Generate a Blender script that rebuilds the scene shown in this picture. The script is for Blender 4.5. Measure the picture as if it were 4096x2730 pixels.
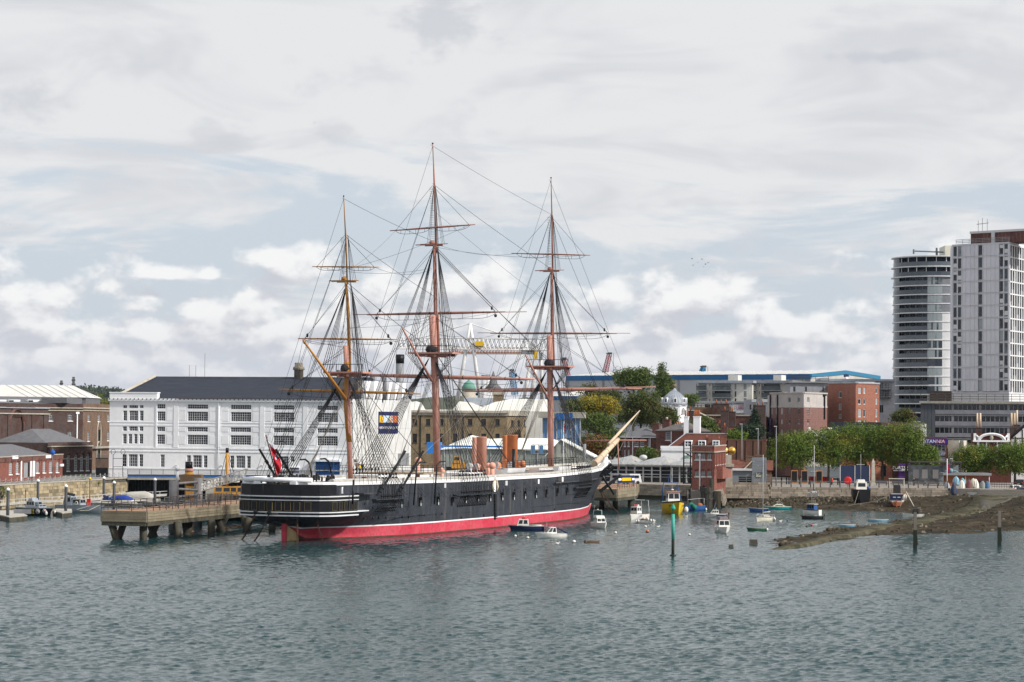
import bpy,bmesh,math,random
import numpy as np
from math import radians,sin,cos,pi,sqrt,atan2
from mathutils import Vector,Matrix,Euler
random.seed(7)
rng=np.random.default_rng(11)
sc=bpy.context.scene
for o in list(bpy.data.objects):
 bpy.data.objects.remove(o)
C=sc.collection
F,CX,CY,EYE=9672.0,2048.0,1365.0,16.0
PITCH,ROLL=math.atan(332.0/F),0.008
cam_d=bpy.data.cameras.new("camera")
cam=bpy.data.objects.new("camera",cam_d)
C.objects.link(cam)
cam_d.sensor_width=36.0
cam_d.lens=F/4096.0*36.0
cam_d.clip_start,cam_d.clip_end=1.0,30000.0
CAMR=Matrix.Rotation(radians(90)+PITCH,3,'X')@Matrix.Rotation(ROLL,3,'Z')
cam.matrix_world=Matrix.Translation((0,0,EYE))@CAMR.to_4x4()
sc.camera=cam
sc.view_settings.view_transform='Standard'
sc.view_settings.look='None'
sc.view_settings.gamma=1.0
sc.view_settings.use_curve_mapping=False
sc.view_settings.exposure=0.45
SUN_EL,SUN_AZ=radians(36),radians(116)
sun_d=bpy.data.lights.new("sun",'SUN')
sun_d.energy,sun_d.angle,sun_d.color=3.7,radians(3.0),(1.0,0.94,0.86)
sun=bpy.data.objects.new("sun",sun_d)
C.objects.link(sun)
sdir=Vector((sin(SUN_AZ)*cos(SUN_EL),cos(SUN_AZ)*cos(SUN_EL),sin(SUN_EL)))
sun.rotation_euler=sdir.to_track_quat('Z','Y').to_euler()
sun.location=sdir*800
world=bpy.data.worlds.new("World")
sc.world=world
world.use_nodes=True
class NT:
 def __init__(s,tree):s.t=tree;s.N=tree.nodes;s.L=tree.links
 def n(s,typ,**kw):
  nd=s.N.new(typ)
  for k,v in kw.items():setattr(nd,k,v)
  return nd
 def put(s,sock,v):
  if isinstance(v,bpy.types.NodeSocket):s.L.new(v,sock)
  elif v is not None:sock.default_value=v
 def m(s,op,a,b=None,c=None,clamp=False):
  nd=s.n('ShaderNodeMath',operation=op,use_clamp=clamp)
  for i,v in enumerate((a,b,c)):
   if v is not None:s.put(nd.inputs[i],v)
  return nd.outputs[0]
 def smooth(s,v,a,b):
  nd=s.n('ShaderNodeMapRange',interpolation_type='SMOOTHSTEP')
  s.put(nd.inputs[0],v);s.put(nd.inputs[1],a);s.put(nd.inputs[2],b)
  return nd.outputs[0]
 def lin(s,v,a,b,c=0.0,d=1.0):
  nd=s.n('ShaderNodeMapRange')
  for i,q in enumerate((v,a,b,c,d)):s.put(nd.inputs[i],q)
  return nd.outputs[0]
 def mix(s,f,a,b,blend='MIX'):
  nd=s.n('ShaderNodeMix',data_type='RGBA',blend_type=blend)
  s.put(nd.inputs[0],f)
  for i,v in((6,a),(7,b)):
   s.put(nd.inputs[i],v if isinstance(v,bpy.types.NodeSocket)or len(v)==4 else(*v,1.0))
  return nd.outputs[2]
 def noise(s,vec,scale,detail=4,rough=.55,dist=0.0,out=0):
  nd=s.n('ShaderNodeTexNoise',noise_dimensions='3D')
  if vec is not None:s.L.new(vec,nd.inputs['Vector'])
  nd.inputs['Scale'].default_value=scale;nd.inputs['Detail'].default_value=detail
  nd.inputs['Roughness'].default_value=rough;nd.inputs['Distortion'].default_value=dist
  return nd.outputs[out]
 def xyz(s,x,y,z):
  nd=s.n('ShaderNodeCombineXYZ')
  for i,v in enumerate((x,y,z)):s.put(nd.inputs[i],v)
  return nd.outputs[0]
HEAPS=[(650,1120,130,55),(1160,1112,190,125),(835,1120,60,40),(2000,1150,150,100),(2440,1180,130,95),(1250,1290,160,90),(980,1280,190,95),(2830,1240,260,160),(2620,1320,330,120),(3080,1330,200,75),(3200,1400,260,65),(2800,1420,260,75),(150,1330,280,85),(600,1360,330,80),(1150,1430,300,70),(2300,1300,250,120),(3480,1390,130,45),(2050,1420,260,90)]
grp=bpy.data.node_groups.new("heap_density",'ShaderNodeTree')
grp.interface.new_socket("Vector",in_out='INPUT',socket_type='NodeSocketVector')
grp.interface.new_socket("Density",in_out='OUTPUT',socket_type='NodeSocketFloat')
G_=NT(grp)
gi,go=G_.n('NodeGroupInput'),G_.n('NodeGroupOutput')
sep=G_.n('ShaderNodeSeparateXYZ');grp.links.new(gi.outputs[0],sep.inputs[0])
az,el=sep.outputs[0],sep.outputs[1]
best=None
for(px,py,w,h)in HEAPS:
 a0=math.atan((px-CX)/F);e0=math.atan((1697-py)/F)
 w,h=w/F,h/F
 dx=G_.m('DIVIDE',G_.m('SUBTRACT',az,a0),w)
 de=G_.m('SUBTRACT',el,e0)
 up=G_.m('DIVIDE',G_.m('MAXIMUM',de,0.0),h)
 dn=G_.m('DIVIDE',G_.m('MINIMUM',de,0.0),h*.42)
 r2=G_.m('ADD',G_.m('MULTIPLY',dx,dx),G_.m('ADD',G_.m('MULTIPLY',up,up),G_.m('MULTIPLY',dn,dn)))
 f=G_.m('SUBTRACT',1.0,G_.m('SQRT',r2))
 best=f if best is None else G_.m('SMOOTH_MAX',best,f,.25)
low=G_.noise(G_.xyz(G_.m('MULTIPLY',az,9.0),G_.m('MULTIPLY',el,22.0),3.3),1.0,2,.5)
far=G_.m('MULTIPLY',G_.m('SUBTRACT',low,.47),4.0)
far=G_.m('SUBTRACT',far,G_.smooth(G_.m('ABSOLUTE',el),.055,.12))
far=G_.m('SUBTRACT',far,G_.m('MULTIPLY',G_.smooth(G_.m('ABSOLUTE',az),.30,.2),1.0))
best=G_.m('MAXIMUM',best,far)
bank=G_.m('MULTIPLY',G_.m('SUBTRACT',.054,el),26.0)
bw=G_.noise(G_.xyz(G_.m('MULTIPLY',az,7.0),G_.m('MULTIPLY',el,9.0),5.1),1.0,3,.5)
bank=G_.m('MINIMUM',G_.m('ADD',bank,G_.m('MULTIPLY',G_.m('SUBTRACT',bw,.5),1.8)),.75)
best=G_.m('SMOOTH_MAX',best,bank,.3)
cv=G_.xyz(G_.m('MULTIPLY',az,1.0),G_.m('MULTIPLY',el,1.55),1.7)
fb=G_.noise(cv,40.0,7,.56,.1)
wob=G_.n('ShaderNodeVectorMath',operation='ADD');grp.links.new(cv,wob.inputs[0])
wn=G_.n('ShaderNodeVectorMath',operation='SCALE');nn=G_.n('ShaderNodeTexNoise');grp.links.new(cv,nn.inputs['Vector']);nn.inputs['Scale'].default_value=130.0;nn.inputs['Detail'].default_value=4
grp.links.new(nn.outputs['Color'],wn.inputs[0]);wn.inputs['Scale'].default_value=.010;grp.links.new(wn.outputs[0],wob.inputs[1])
vo=G_.n('ShaderNodeTexVoronoi',feature='SMOOTH_F1');grp.links.new(wob.outputs[0],vo.inputs['Vector']);vo.inputs['Scale'].default_value=52.0;vo.inputs['Smoothness'].default_value=.35
puff=G_.m('SUBTRACT',.55,vo.outputs['Distance'])
den=G_.m('ADD',best,G_.m('ADD',G_.m('MULTIPLY',G_.m('SUBTRACT',fb,.5),2.2),G_.m('MULTIPLY',puff,.75)))
grp.links.new(den,go.inputs[0])
W=NT(world.node_tree)
W.N.clear()
tc=W.n('ShaderNodeTexCoord')
sx=W.n('ShaderNodeSeparateXYZ');W.L.new(tc.outputs['Generated'],sx.inputs[0])
X,Y,Z=sx.outputs
AZ=W.m('ARCTAN2',X,Y)
EL=W.m('ARCSINE',Z)
sky=W.n('ShaderNodeTexSky',sky_type='NISHITA',sun_disc=False)
sky.sun_elevation,sky.sun_rotation=SUN_EL,SUN_AZ
sky.air_density,sky.dust_density,sky.ozone_density=1.0,2.5,1.0
blue=W.mix(.78,sky.outputs[0],(6.9,7.6,8.5))
inv=W.m('DIVIDE',1.0,W.m('ADD',W.m('MAXIMUM',Z,0.0),.13))
P=W.xyz(W.m('MULTIPLY',X,inv),W.m('MULTIPLY',Y,W.m('MULTIPLY',inv,1.0)),0.0)
n1=W.noise(P,1.5,6,.6,.5)
n2=W.noise(P,5.0,5,.6,.3)
hi=W.m('ADD',n1,W.m('MULTIPLY',W.m('SUBTRACT',n2,.5),.35))
cover=W.lin(EL,.06,.125,-.06,.26)
hi=W.smooth(W.m('ADD',hi,cover),.46,.66)
tone=W.noise(P,2.4,4,.55,.4)
hicol=W.mix(W.smooth(tone,.30,.55),(6.9,7.0,7.3),(8.15,8.2,8.3))
s1=W.mix(W.m('MULTIPLY',hi,.93),blue,hicol)
AE=W.xyz(W.m('MULTIPLY',AZ,1.0),W.m('MULTIPLY',EL,1.9),.4)
n3=W.noise(AE,13.0,6,.6,.4)
s2=W.mix(W.m('MULTIPLY',W.smooth(n3,.57,.72),.55),s1,(6.7,6.8,7.2))
for(px,py,w,h,k)in((1760,110,300,130,.8),(150,440,190,100,.7),(860,570,200,130,.5),(1340,545,120,60,.5),(3560,235,330,36,.9),(120,960,160,60,.4),(2950,985,90,40,.4)):
 dx=W.m('DIVIDE',W.m('SUBTRACT',AZ,(px-CX)/F),w/F);dy=W.m('DIVIDE',W.m('SUBTRACT',EL,(1697-py)/F),h/F)
 q=W.m('SUBTRACT',W.m('SUBTRACT',1.0,W.m('SQRT',W.m('ADD',W.m('MULTIPLY',dx,dx),W.m('MULTIPLY',dy,dy)))),W.m('MULTIPLY',W.m('SUBTRACT',W.noise(AE,45.0,5,.6),.45),2.4))
 s2=W.mix(W.m('MULTIPLY',W.smooth(q,-.1,.75),k),s2,(6.1,6.3,6.75))
V0=W.xyz(AZ,EL,0.0)
V1=W.xyz(W.m('ADD',AZ,.0045),W.m('ADD',EL,.0075),0.0)
def dens(v):
 g=W.n('ShaderNodeGroup');g.node_tree=grp;W.L.new(v,g.inputs[0]);return g.outputs[0]
d0,d1=dens(V0),dens(V1)
mask=W.m('MULTIPLY',W.smooth(d0,-.05,.60),W.smooth(EL,-.02,.004))
lit=W.smooth(W.m('ADD',W.m('SUBTRACT',d0,d1),W.m('MULTIPLY',W.m('SUBTRACT',W.m('MINIMUM',d0,1.0),.5),-.35)),-.42,.50)
cumcol=W.mix(lit,(6.0,6.1,6.65),(9.6,9.55,9.5))
cumcol=W.mix(W.smooth(EL,.055,.01),cumcol,W.mix(lit,(6.2,6.35,7.0),(8.2,8.25,8.45)))
s3=W.mix(W.m('MULTIPLY',mask,.92),s2,cumcol)
s4=W.mix(W.m('MULTIPLY',W.smooth(EL,.035,.0),.5),s3,(6.9,7.1,7.65))
bg=W.n('ShaderNodeBackground');bg.inputs[1].default_value=.073
W.L.new(s4,bg.inputs[0])
wo=W.n('ShaderNodeOutputWorld');W.L.new(bg.outputs[0],wo.inputs[0])
world.cycles.sampling_method='MANUAL'
world.cycles.sample_map_resolution=512
for tr in(world.node_tree,grp):
 for nd in tr.nodes:
  if nd.type=='TEX_NOISE':nd.noise_dimensions='2D'
  if nd.type=='TEX_VORONOI':nd.voronoi_dimensions='2D'
def ray(px,py):
 return CAMR@Vector(((px-CX)/F,-(py-CY)/F,-1.0))
def at(px,py,Yw):
 d=ray(px,py);t=Yw/d.y
 return Vector((d.x*t,Yw,EYE+d.z*t))
def atz(px,py,z=0.0):
 d=ray(px,py);t=(z-EYE)/d.z
 return Vector((d.x*t,d.y*t,z))
def onplane(px,py,o,n):
 d=ray(px,py);e=Vector((0,0,EYE))
 t=(Vector(o)-e).dot(n)/d.dot(n)
 return e+d*t
def crop(x0,y0,w,shown):
 k=w/shown
 return lambda x,y:(x0+x*k,y0+y*k)
cA=crop(0,1450,700,1463);cB=crop(400,1450,700,1463);cC=crop(900,1700,750,2352);cD=crop(1600,1700,900,2353)
cE=crop(1100,1200,600,1344);cG=crop(1600,1200,600,1344);cH=crop(2050,1200,650,1456);cI=crop(2200,1400,600,1882)
cJ=crop(2400,1600,600,1568);cK=crop(2750,1450,650,1853);cL=crop(2750,1900,750,2353);cM=crop(3300,1450,796,2080)
cN=crop(3300,1850,796,2353);cO=crop(3500,880,596,1074)
cT1=crop(1100,500,600,1176);cT2=crop(1500,500,700,1372);cT3=crop(1900,600,800,1568)
class MB:
 def __init__(s):s.v=[];s.f=[];s.mi=[];s.sm=[]
 def add(s,vs,fs,mi=0,smooth=False):
  b=len(s.v);s.v.extend([tuple(v)for v in vs])
  for f in fs:
   s.f.append([i+b for i in f]);s.mi.append(mi);s.sm.append(smooth)
  return s
 def box(s,x0,x1,y0,y1,z0,z1,mi=0,mat=None,top=None):
  tx,ty=top or(0,0)
  vs=[(x0,y0,z0),(x1,y0,z0),(x1,y1,z0),(x0,y1,z0),(x0+tx,y0+ty,z1),(x1-tx,y0+ty,z1),(x1-tx,y1-ty,z1),(x0+tx,y1-ty,z1)]
  if mat is not None:vs=[mat@Vector(v)for v in vs]
  return s.add(vs,[(3,2,1,0),(4,5,6,7),(0,1,5,4),(1,2,6,5),(2,3,7,6),(3,0,4,7)],mi)
 def tube(s,pts,r,n=6,mi=0,cap=True,r2=None,smooth=True):
  pts=[Vector(p)for p in pts];m=len(pts)
  rs=r if isinstance(r,(list,tuple))else([r+(r2-r)*i/max(1,m-1)for i in range(m)]if r2 is not None else[r]*m)
  b=len(s.v);a=None
  for i,p in enumerate(pts):
   d=(pts[min(i+1,m-1)]-pts[max(i-1,0)])
   if d.length<1e-9:d=Vector((0,0,1))
   d.normalize()
   if a is None:
    a=d.cross(Vector((0,0,1)))
    if a.length<.05:a=d.cross(Vector((1,0,0)))
   else:
    a=a-d*a.dot(d)
    if a.length<1e-4:a=d.orthogonal()
   a.normalize();c=d.cross(a)
   for k in range(n):
    t=2*pi*k/n
    s.v.append(tuple(p+(a*cos(t)+c*sin(t))*rs[i]))
  for i in range(m-1):
   for k in range(n):
    k2=(k+1)%n
    s.f.append([b+i*n+k,b+i*n+k2,b+(i+1)*n+k2,b+(i+1)*n+k]);s.mi.append(mi);s.sm.append(smooth and n>4)
  if cap:
   s.f.append([b+k for k in range(n)][::-1]);s.mi.append(mi);s.sm.append(False)
   s.f.append([b+(m-1)*n+k for k in range(n)]);s.mi.append(mi);s.sm.append(False)
  return s
 def lathe(s,prof,c=(0,0,0),n=16,mi=0,smooth=True,mat=None):
  b=len(s.v);c=Vector(c)
  for(r,z)in prof:
   for k in range(n):
    t=2*pi*k/n;p=Vector((r*cos(t),r*sin(t),z))
    if mat is not None:p=mat@p
    s.v.append(tuple(p+c))
  for i in range(len(prof)-1):
   for k in range(n):
    k2=(k+1)%n
    s.f.append([b+i*n+k,b+i*n+k2,b+(i+1)*n+k2,b+(i+1)*n+k]);s.mi.append(mi);s.sm.append(smooth)
  for i,fl in((0,True),(len(prof)-1,False)):
   if prof[i][0]>1e-4:
    q=[b+i*n+k for k in range(n)]
    s.f.append(q[::-1]if fl else q);s.mi.append(mi);s.sm.append(False)
  return s
 def ball(s,c,r,n=10,m=6,mi=0,sq=(1,1,1)):
  prof=[(max(1e-5,sin(pi*i/m))*r,-cos(pi*i/m)*r)for i in range(m+1)]
  return s.lathe(prof,c,n,mi,True,Matrix.Diagonal(sq))
 def prism(s,poly,y0,y1,mi=0,mat=None):
  n=len(poly);vs=[(x,y0,z)for x,z in poly]+[(x,y1,z)for x,z in poly]
  if mat is not None:vs=[mat@Vector(v)for v in vs]
  fs=[tuple(range(n)),tuple(range(2*n-1,n-1,-1))]
  fs+=[(i,i+n,(i+1)%n+n,(i+1)%n)for i in range(n)]
  return s.add(vs,fs,mi)
 def slab(s,poly,z0,z1,mi=0):
  n=len(poly);vs=[(x,y,z0)for x,y in poly]+[(x,y,z1)for x,y in poly]
  return s.add(vs,[tuple(range(n-1,-1,-1)),tuple(range(n,2*n))]+[(i,(i+1)%n,(i+1)%n+n,i+n)for i in range(n)],mi)
 def mesh(s,name):
  me=bpy.data.meshes.new(name)
  me.from_pydata(s.v,[],s.f)
  me.polygons.foreach_set('material_index',s.mi)
  me.polygons.foreach_set('use_smooth',s.sm)
  me.validate();me.update()
  return me
def setp(o,label=None,cat=None,group=None,kind=None):
 if label:o['label']=label
 if cat:o['category']=cat
 if group:o['group']=group
 if kind:o['kind']=kind
 return o
def obj(name,mb,mats,parent=None,loc=(0,0,0),rz=0.0,**kw):
 me=mb if isinstance(mb,bpy.types.Mesh)else mb.mesh(name)
 if not me.materials:
  for m in(mats if isinstance(mats,(list,tuple))else[mats]):me.materials.append(m)
 o=bpy.data.objects.new(name,me);C.objects.link(o)
 o.parent=parent;o.location=loc;o.rotation_euler=(0,0,rz)
 return setp(o,**kw)
def thing(name,label,cat,loc=(0,0,0),rz=0.0,group=None,kind=None):
 o=bpy.data.objects.new(name,None);C.objects.link(o)
 o.empty_display_size=.5
 o.location=loc;o.rotation_euler=(0,0,rz)
 return setp(o,label,cat,group,kind)
def copy_tree(o,parent=None,**kw):
 c=o.copy();C.objects.link(c);c.parent=parent
 for ch in list(o.children):copy_tree(ch,c)
 for k,v in kw.items():c[k]=v
 return c
MATS={}
def mat(name,c,c2=None,s=.6,rough=.75,metal=0.0,bump=0.0,bs=6.0,stretch=(1,1,1),streak=0.0,streakc=None,fine=.12,spec=.22,coat=0.0,rand=0.0):
 m=bpy.data.materials.new(name);m.use_nodes=True
 t=NT(m.node_tree);N=t.N;bs_=N['Principled BSDF']
 geo=t.n('ShaderNodeNewGeometry')
 mp=t.n('ShaderNodeMapping');t.L.new(geo.outputs['Position'],mp.inputs[0]);mp.inputs['Scale'].default_value=stretch
 P=mp.outputs[0]
 c2=c2 or tuple(x*.78 for x in c)
 col=t.mix(t.smooth(t.noise(P,s,5,.6),.32,.68),c,c2)
 if fine:
  g=t.noise(P,s*9,3,.6)
  col=t.mix(1.0,col,t.mix(t.lin(g,.3,.7),(1-fine,1-fine,1-fine),(1+fine,1+fine,1+fine)),'MULTIPLY')
 if streak:
  mp2=t.n('ShaderNodeMapping');t.L.new(geo.outputs['Position'],mp2 .inputs[0]);mp2 .inputs['Scale'].default_value=(1.6,1.6,.13)
  g=t.smooth(t.noise(mp2 .outputs[0],1.0,4,.6),.52,.75)
  col=t.mix(t.m('MULTIPLY',g,streak),col,streakc or tuple(x*.45 for x in c))
 if rand:
  oi=t.n('ShaderNodeObjectInfo')
  k=t.lin(oi.outputs['Random'],0,1,1-rand,1+rand)
  col=t.mix(1.0,col,t.xyz(k,k,k),'MULTIPLY')
 t.L.new(col,bs_.inputs['Base Color'])
 bs_.inputs['Roughness'].default_value=rough;bs_.inputs['Metallic'].default_value=metal
 bs_.inputs['Specular IOR Level'].default_value=spec;bs_.inputs['Coat Weight'].default_value=coat
 if bump:
  b=t.n('ShaderNodeBump');b.inputs['Strength'].default_value=1.0;b.inputs['Distance'].default_value=bump
  t.L.new(t.noise(P,bs,4,.6),b.inputs['Height']);t.L.new(b.outputs[0],bs_.inputs['Normal'])
 MATS[name]=m
 return m
def brick(name,c,c2,c3,s=.35):
 m=bpy.data.materials.new(name);m.use_nodes=True
 t=NT(m.node_tree);bs_=t.N['Principled BSDF']
 geo=t.n('ShaderNodeNewGeometry');P=geo.outputs['Position']
 sx=t.n('ShaderNodeSeparateXYZ');t.L.new(P,sx.inputs[0])
 u=t.m('ADD',t.m('MULTIPLY',sx.outputs[0],.9),t.m('MULTIPLY',sx.outputs[1],.75))
 bt=t.n('ShaderNodeTexBrick');t.L.new(t.xyz(u,sx.outputs[2],0.0),bt.inputs['Vector'])
 bt.inputs['Scale'].default_value=1.0;bt.inputs['Brick Width'].default_value=.33;bt.inputs['Row Height'].default_value=.11
 bt.inputs['Mortar Size'].default_value=.012;bt.inputs['Color1'].default_value=(*c,1);bt.inputs['Color2'].default_value=(*c2,1)
 bt.inputs['Mortar'].default_value=(*[(a+.25)*.6 for a in c],1)
 col=t.mix(t.smooth(t.noise(P,s,6,.62),.45,.72),bt.outputs[0],c3)
 g=t.noise(P,2.2,4,.7)
 col=t.mix(1.0,col,t.mix(t.lin(g,.3,.7),(.72,.72,.72),(1.25,1.22,1.2)),'MULTIPLY')
 t.L.new(col,bs_.inputs['Base Color']);bs_.inputs['Roughness'].default_value=.88
 bs_.inputs['Specular IOR Level'].default_value=.2
 MATS[name]=m
 return m
def glass(name,c=(.018,.022,.028),c2=(.10,.12,.14),rough=.06,share=.72):
 m=bpy.data.materials.new(name);m.use_nodes=True
 t=NT(m.node_tree);bs_=t.N['Principled BSDF']
 oi=t.n('ShaderNodeObjectInfo')
 geo=t.n('ShaderNodeNewGeometry')
 f=t.smooth(t.m('ADD',t.m('MULTIPLY',oi.outputs['Random'],.8),t.m('MULTIPLY',t.noise(geo.outputs['Position'],.7,2),.4)),share,share+.28)
 t.L.new(t.mix(f,c,c2),bs_.inputs['Base Color'])
 bs_.inputs['Roughness'].default_value=rough;bs_.inputs['Specular IOR Level'].default_value=.5
 MATS[name]=m
 return m
white=mat('white_paint',(.82,.835,.865),(.74,.755,.79),.15,.6,streak=.18,streakc=(.55,.55,.52),fine=.03)
black_paint=mat('black_paint',(.0055,.0065,.009),(.012,.013,.016),.8,.4)
grey_metal=mat('grey_metal',(.22,.23,.25),None,.8,.5)
dark_metal=mat('dark_metal',(.045,.045,.05),(.07,.06,.055),1.2,.6)
pale_metal=mat('pale_metal',(.55,.56,.58),None,.8,.45)
glass_dark=glass('window_glass',(.010,.013,.018),(.06,.08,.10),.07,.8)
glass_mix=glass('window_glass_mixed',(.02,.026,.034),(.30,.33,.34),.08,.45)
red_brick=brick('red_brick',(.125,.038,.026),(.085,.028,.02),(.058,.026,.02))
bright_brick=brick('bright_red_brick',(.21,.052,.03),(.155,.04,.025),(.13,.048,.036))
dark_brick=brick('sooty_brick',(.050,.022,.018),(.034,.016,.013),(.062,.026,.020))
buff_brick=brick('buff_brick',(.20,.145,.072),(.145,.105,.056),(.11,.086,.054))
brown_brick=brick('brown_brick',(.14,.078,.044),(.105,.058,.034),(.09,.058,.04))
slate=mat('slate',(.105,.11,.125),(.14,.14,.15),.8,.75,bump=.02,bs=5,stretch=(1,1,4))
tile_red=mat('roof_tile',(.17,.062,.04),(.10,.04,.03),.8,.85,bump=.03,bs=5,streak=.5,streakc=(.05,.028,.022))
lead=mat('lead_roof',(.32,.35,.40),(.25,.28,.33),.7,.5,streak=.3)
stone=mat('pale_stone',(.42,.39,.34),(.32,.29,.24),.8,.85,streak=.4,streakc=(.16,.14,.11))
concrete=mat('concrete',(.33,.32,.29),(.25,.24,.21),.5,.9,bump=.02,bs=4,streak=.5,streakc=(.14,.125,.10))
def water_mat():
 m=bpy.data.materials.new('harbour_water');m.use_nodes=True
 t=NT(m.node_tree);b=t.N['Principled BSDF']
 geo=t.n('ShaderNodeNewGeometry');P0=geo.outputs['Position']
 def sp(scale,rot=0.0,st=(1,1,1)):
  mp=t.n('ShaderNodeMapping');t.L.new(P0,mp.inputs[0]);mp.inputs['Rotation'].default_value=(0,0,rot)
  mp.inputs['Scale'].default_value=tuple(a*scale for a in st);return mp.outputs[0]
 a=t.noise(sp(.26,.25,(.8,1.1,1)),1.0,2,.55,.6)
 c=t.noise(sp(.85,-.25,(.6,1.2,1)),1.0,2,.6,.8)
 e=t.noise(sp(2.6,.1,(.5,1.1,1)),1.0,2,.6,.5)
 gust=t.smooth(t.noise(sp(.018,.2,(.6,1.5,1)),1.0,4,.6),.35,.65)
 hgt=t.m('ADD',a,t.m('ADD',t.m('MULTIPLY',c,W2),t.m('MULTIPLY',e,W3)))
 hgt=t.m('MULTIPLY',hgt,t.lin(gust,0,1,.6,1.25))
 bp=t.n('ShaderNodeBump');bp.inputs['Strength'].default_value=1.0;bp.inputs['Distance'].default_value=WAVE
 t.L.new(hgt,bp.inputs['Height']);t.L.new(bp.outputs[0],b.inputs['Normal'])
 b.inputs['Base Color'].default_value=(.038,.070,.068,1)
 t.L.new(t.mix(gust,(.012,.042,.048),(.018,.052,.058)),b.inputs['Base Color'])
 b.inputs['Roughness'].default_value=.12;b.inputs['IOR'].default_value=1.333
 return m
WAVE,W2,W3=.06,.6,.5
def water_mesh():
 n,m=640,1150;T=.30;y0,y1=125.0,540.0
 v=np.linspace(0,1,m);Yg=y0*(y1/y0)**v;u=np.linspace(-T,T,n)
 Y,X=Yg[:,None]*np.ones(n),Yg[:,None]*u[None,:]
 r=np.random.default_rng(21);Z=np.zeros_like(X);DX=np.zeros_like(X);DY=np.zeros_like(X)
 for lam in np.geomspace(.34,1.05,72):
  th=radians(78)+r.normal()*.38;k=2*pi/lam;a=.0068*lam**.65*(.6+.8*r.random());ph=r.random()*7
  q=k*(cos(th)*X+sin(th)*Y)+ph;fade=np.clip((lam/(Y*.0016))-.6,0,1)
  Z+=a*fade*np.cos(q);s_=.9*a*fade*np.sin(q);DX-=cos(th)*s_;DY-=sin(th)*s_
 g=0
 for lam,w in((38,.5),(75,.6),(140,.6)):
  for _ in range(3):th=r.random()*6;g=g+w*np.cos(2*pi/lam*(cos(th)*X+1.6*sin(th)*Y)+r.random()*7)
 g=np.clip(1+.09*g,.5,1.5);edge=np.minimum(1,np.minimum(np.minimum(v,1-v)[:,None]*40,(np.minimum(u+T,T-u)/T)[None,:]*25));g=g*edge
 P=np.stack([X+DX*g,Y+DY*g,Z*g],-1).reshape(-1,3)
 idx=np.arange(n*m).reshape(m,n);f=np.stack([idx[:-1,:-1],idx[:-1,1:],idx[1:,1:],idx[1:,:-1]],-1).reshape(-1,4)
 B=[(-T*y0,y0,0),(T*y0,y0,0),(T*y1,y1,0),(-T*y1,y1,0)];O=[(-9000,-400,0),(9000,-400,0),(9000,12000,0),(-9000,12000,0)]
 b=len(P);P=np.concatenate([P,np.array(B+O)]);q=[[b+i,b+4+i,b+4+(i+1)%4,b+(i+1)%4]for i in range(4)]
 f=np.concatenate([f,np.array(q)]).astype(np.int32);me=bpy.data.meshes.new('water')
 me.vertices.add(len(P));me.vertices.foreach_set('co',P.astype(np.float32).ravel());me.loops.add(f.size);me.loops.foreach_set('vertex_index',f.ravel())
 me.polygons.add(len(f));me.polygons.foreach_set('loop_start',np.arange(0,f.size,4,dtype=np.int32));me.polygons.foreach_set('loop_total',np.full(len(f),4,dtype=np.int32));me.polygons.foreach_set('use_smooth',np.ones(len(f),bool));me.update(calc_edges=True);return me
water=obj('water',water_mesh(),water_mat(),kind='structure')
def rotz(a):return Matrix.Rotation(a,4,'Z')
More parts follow.
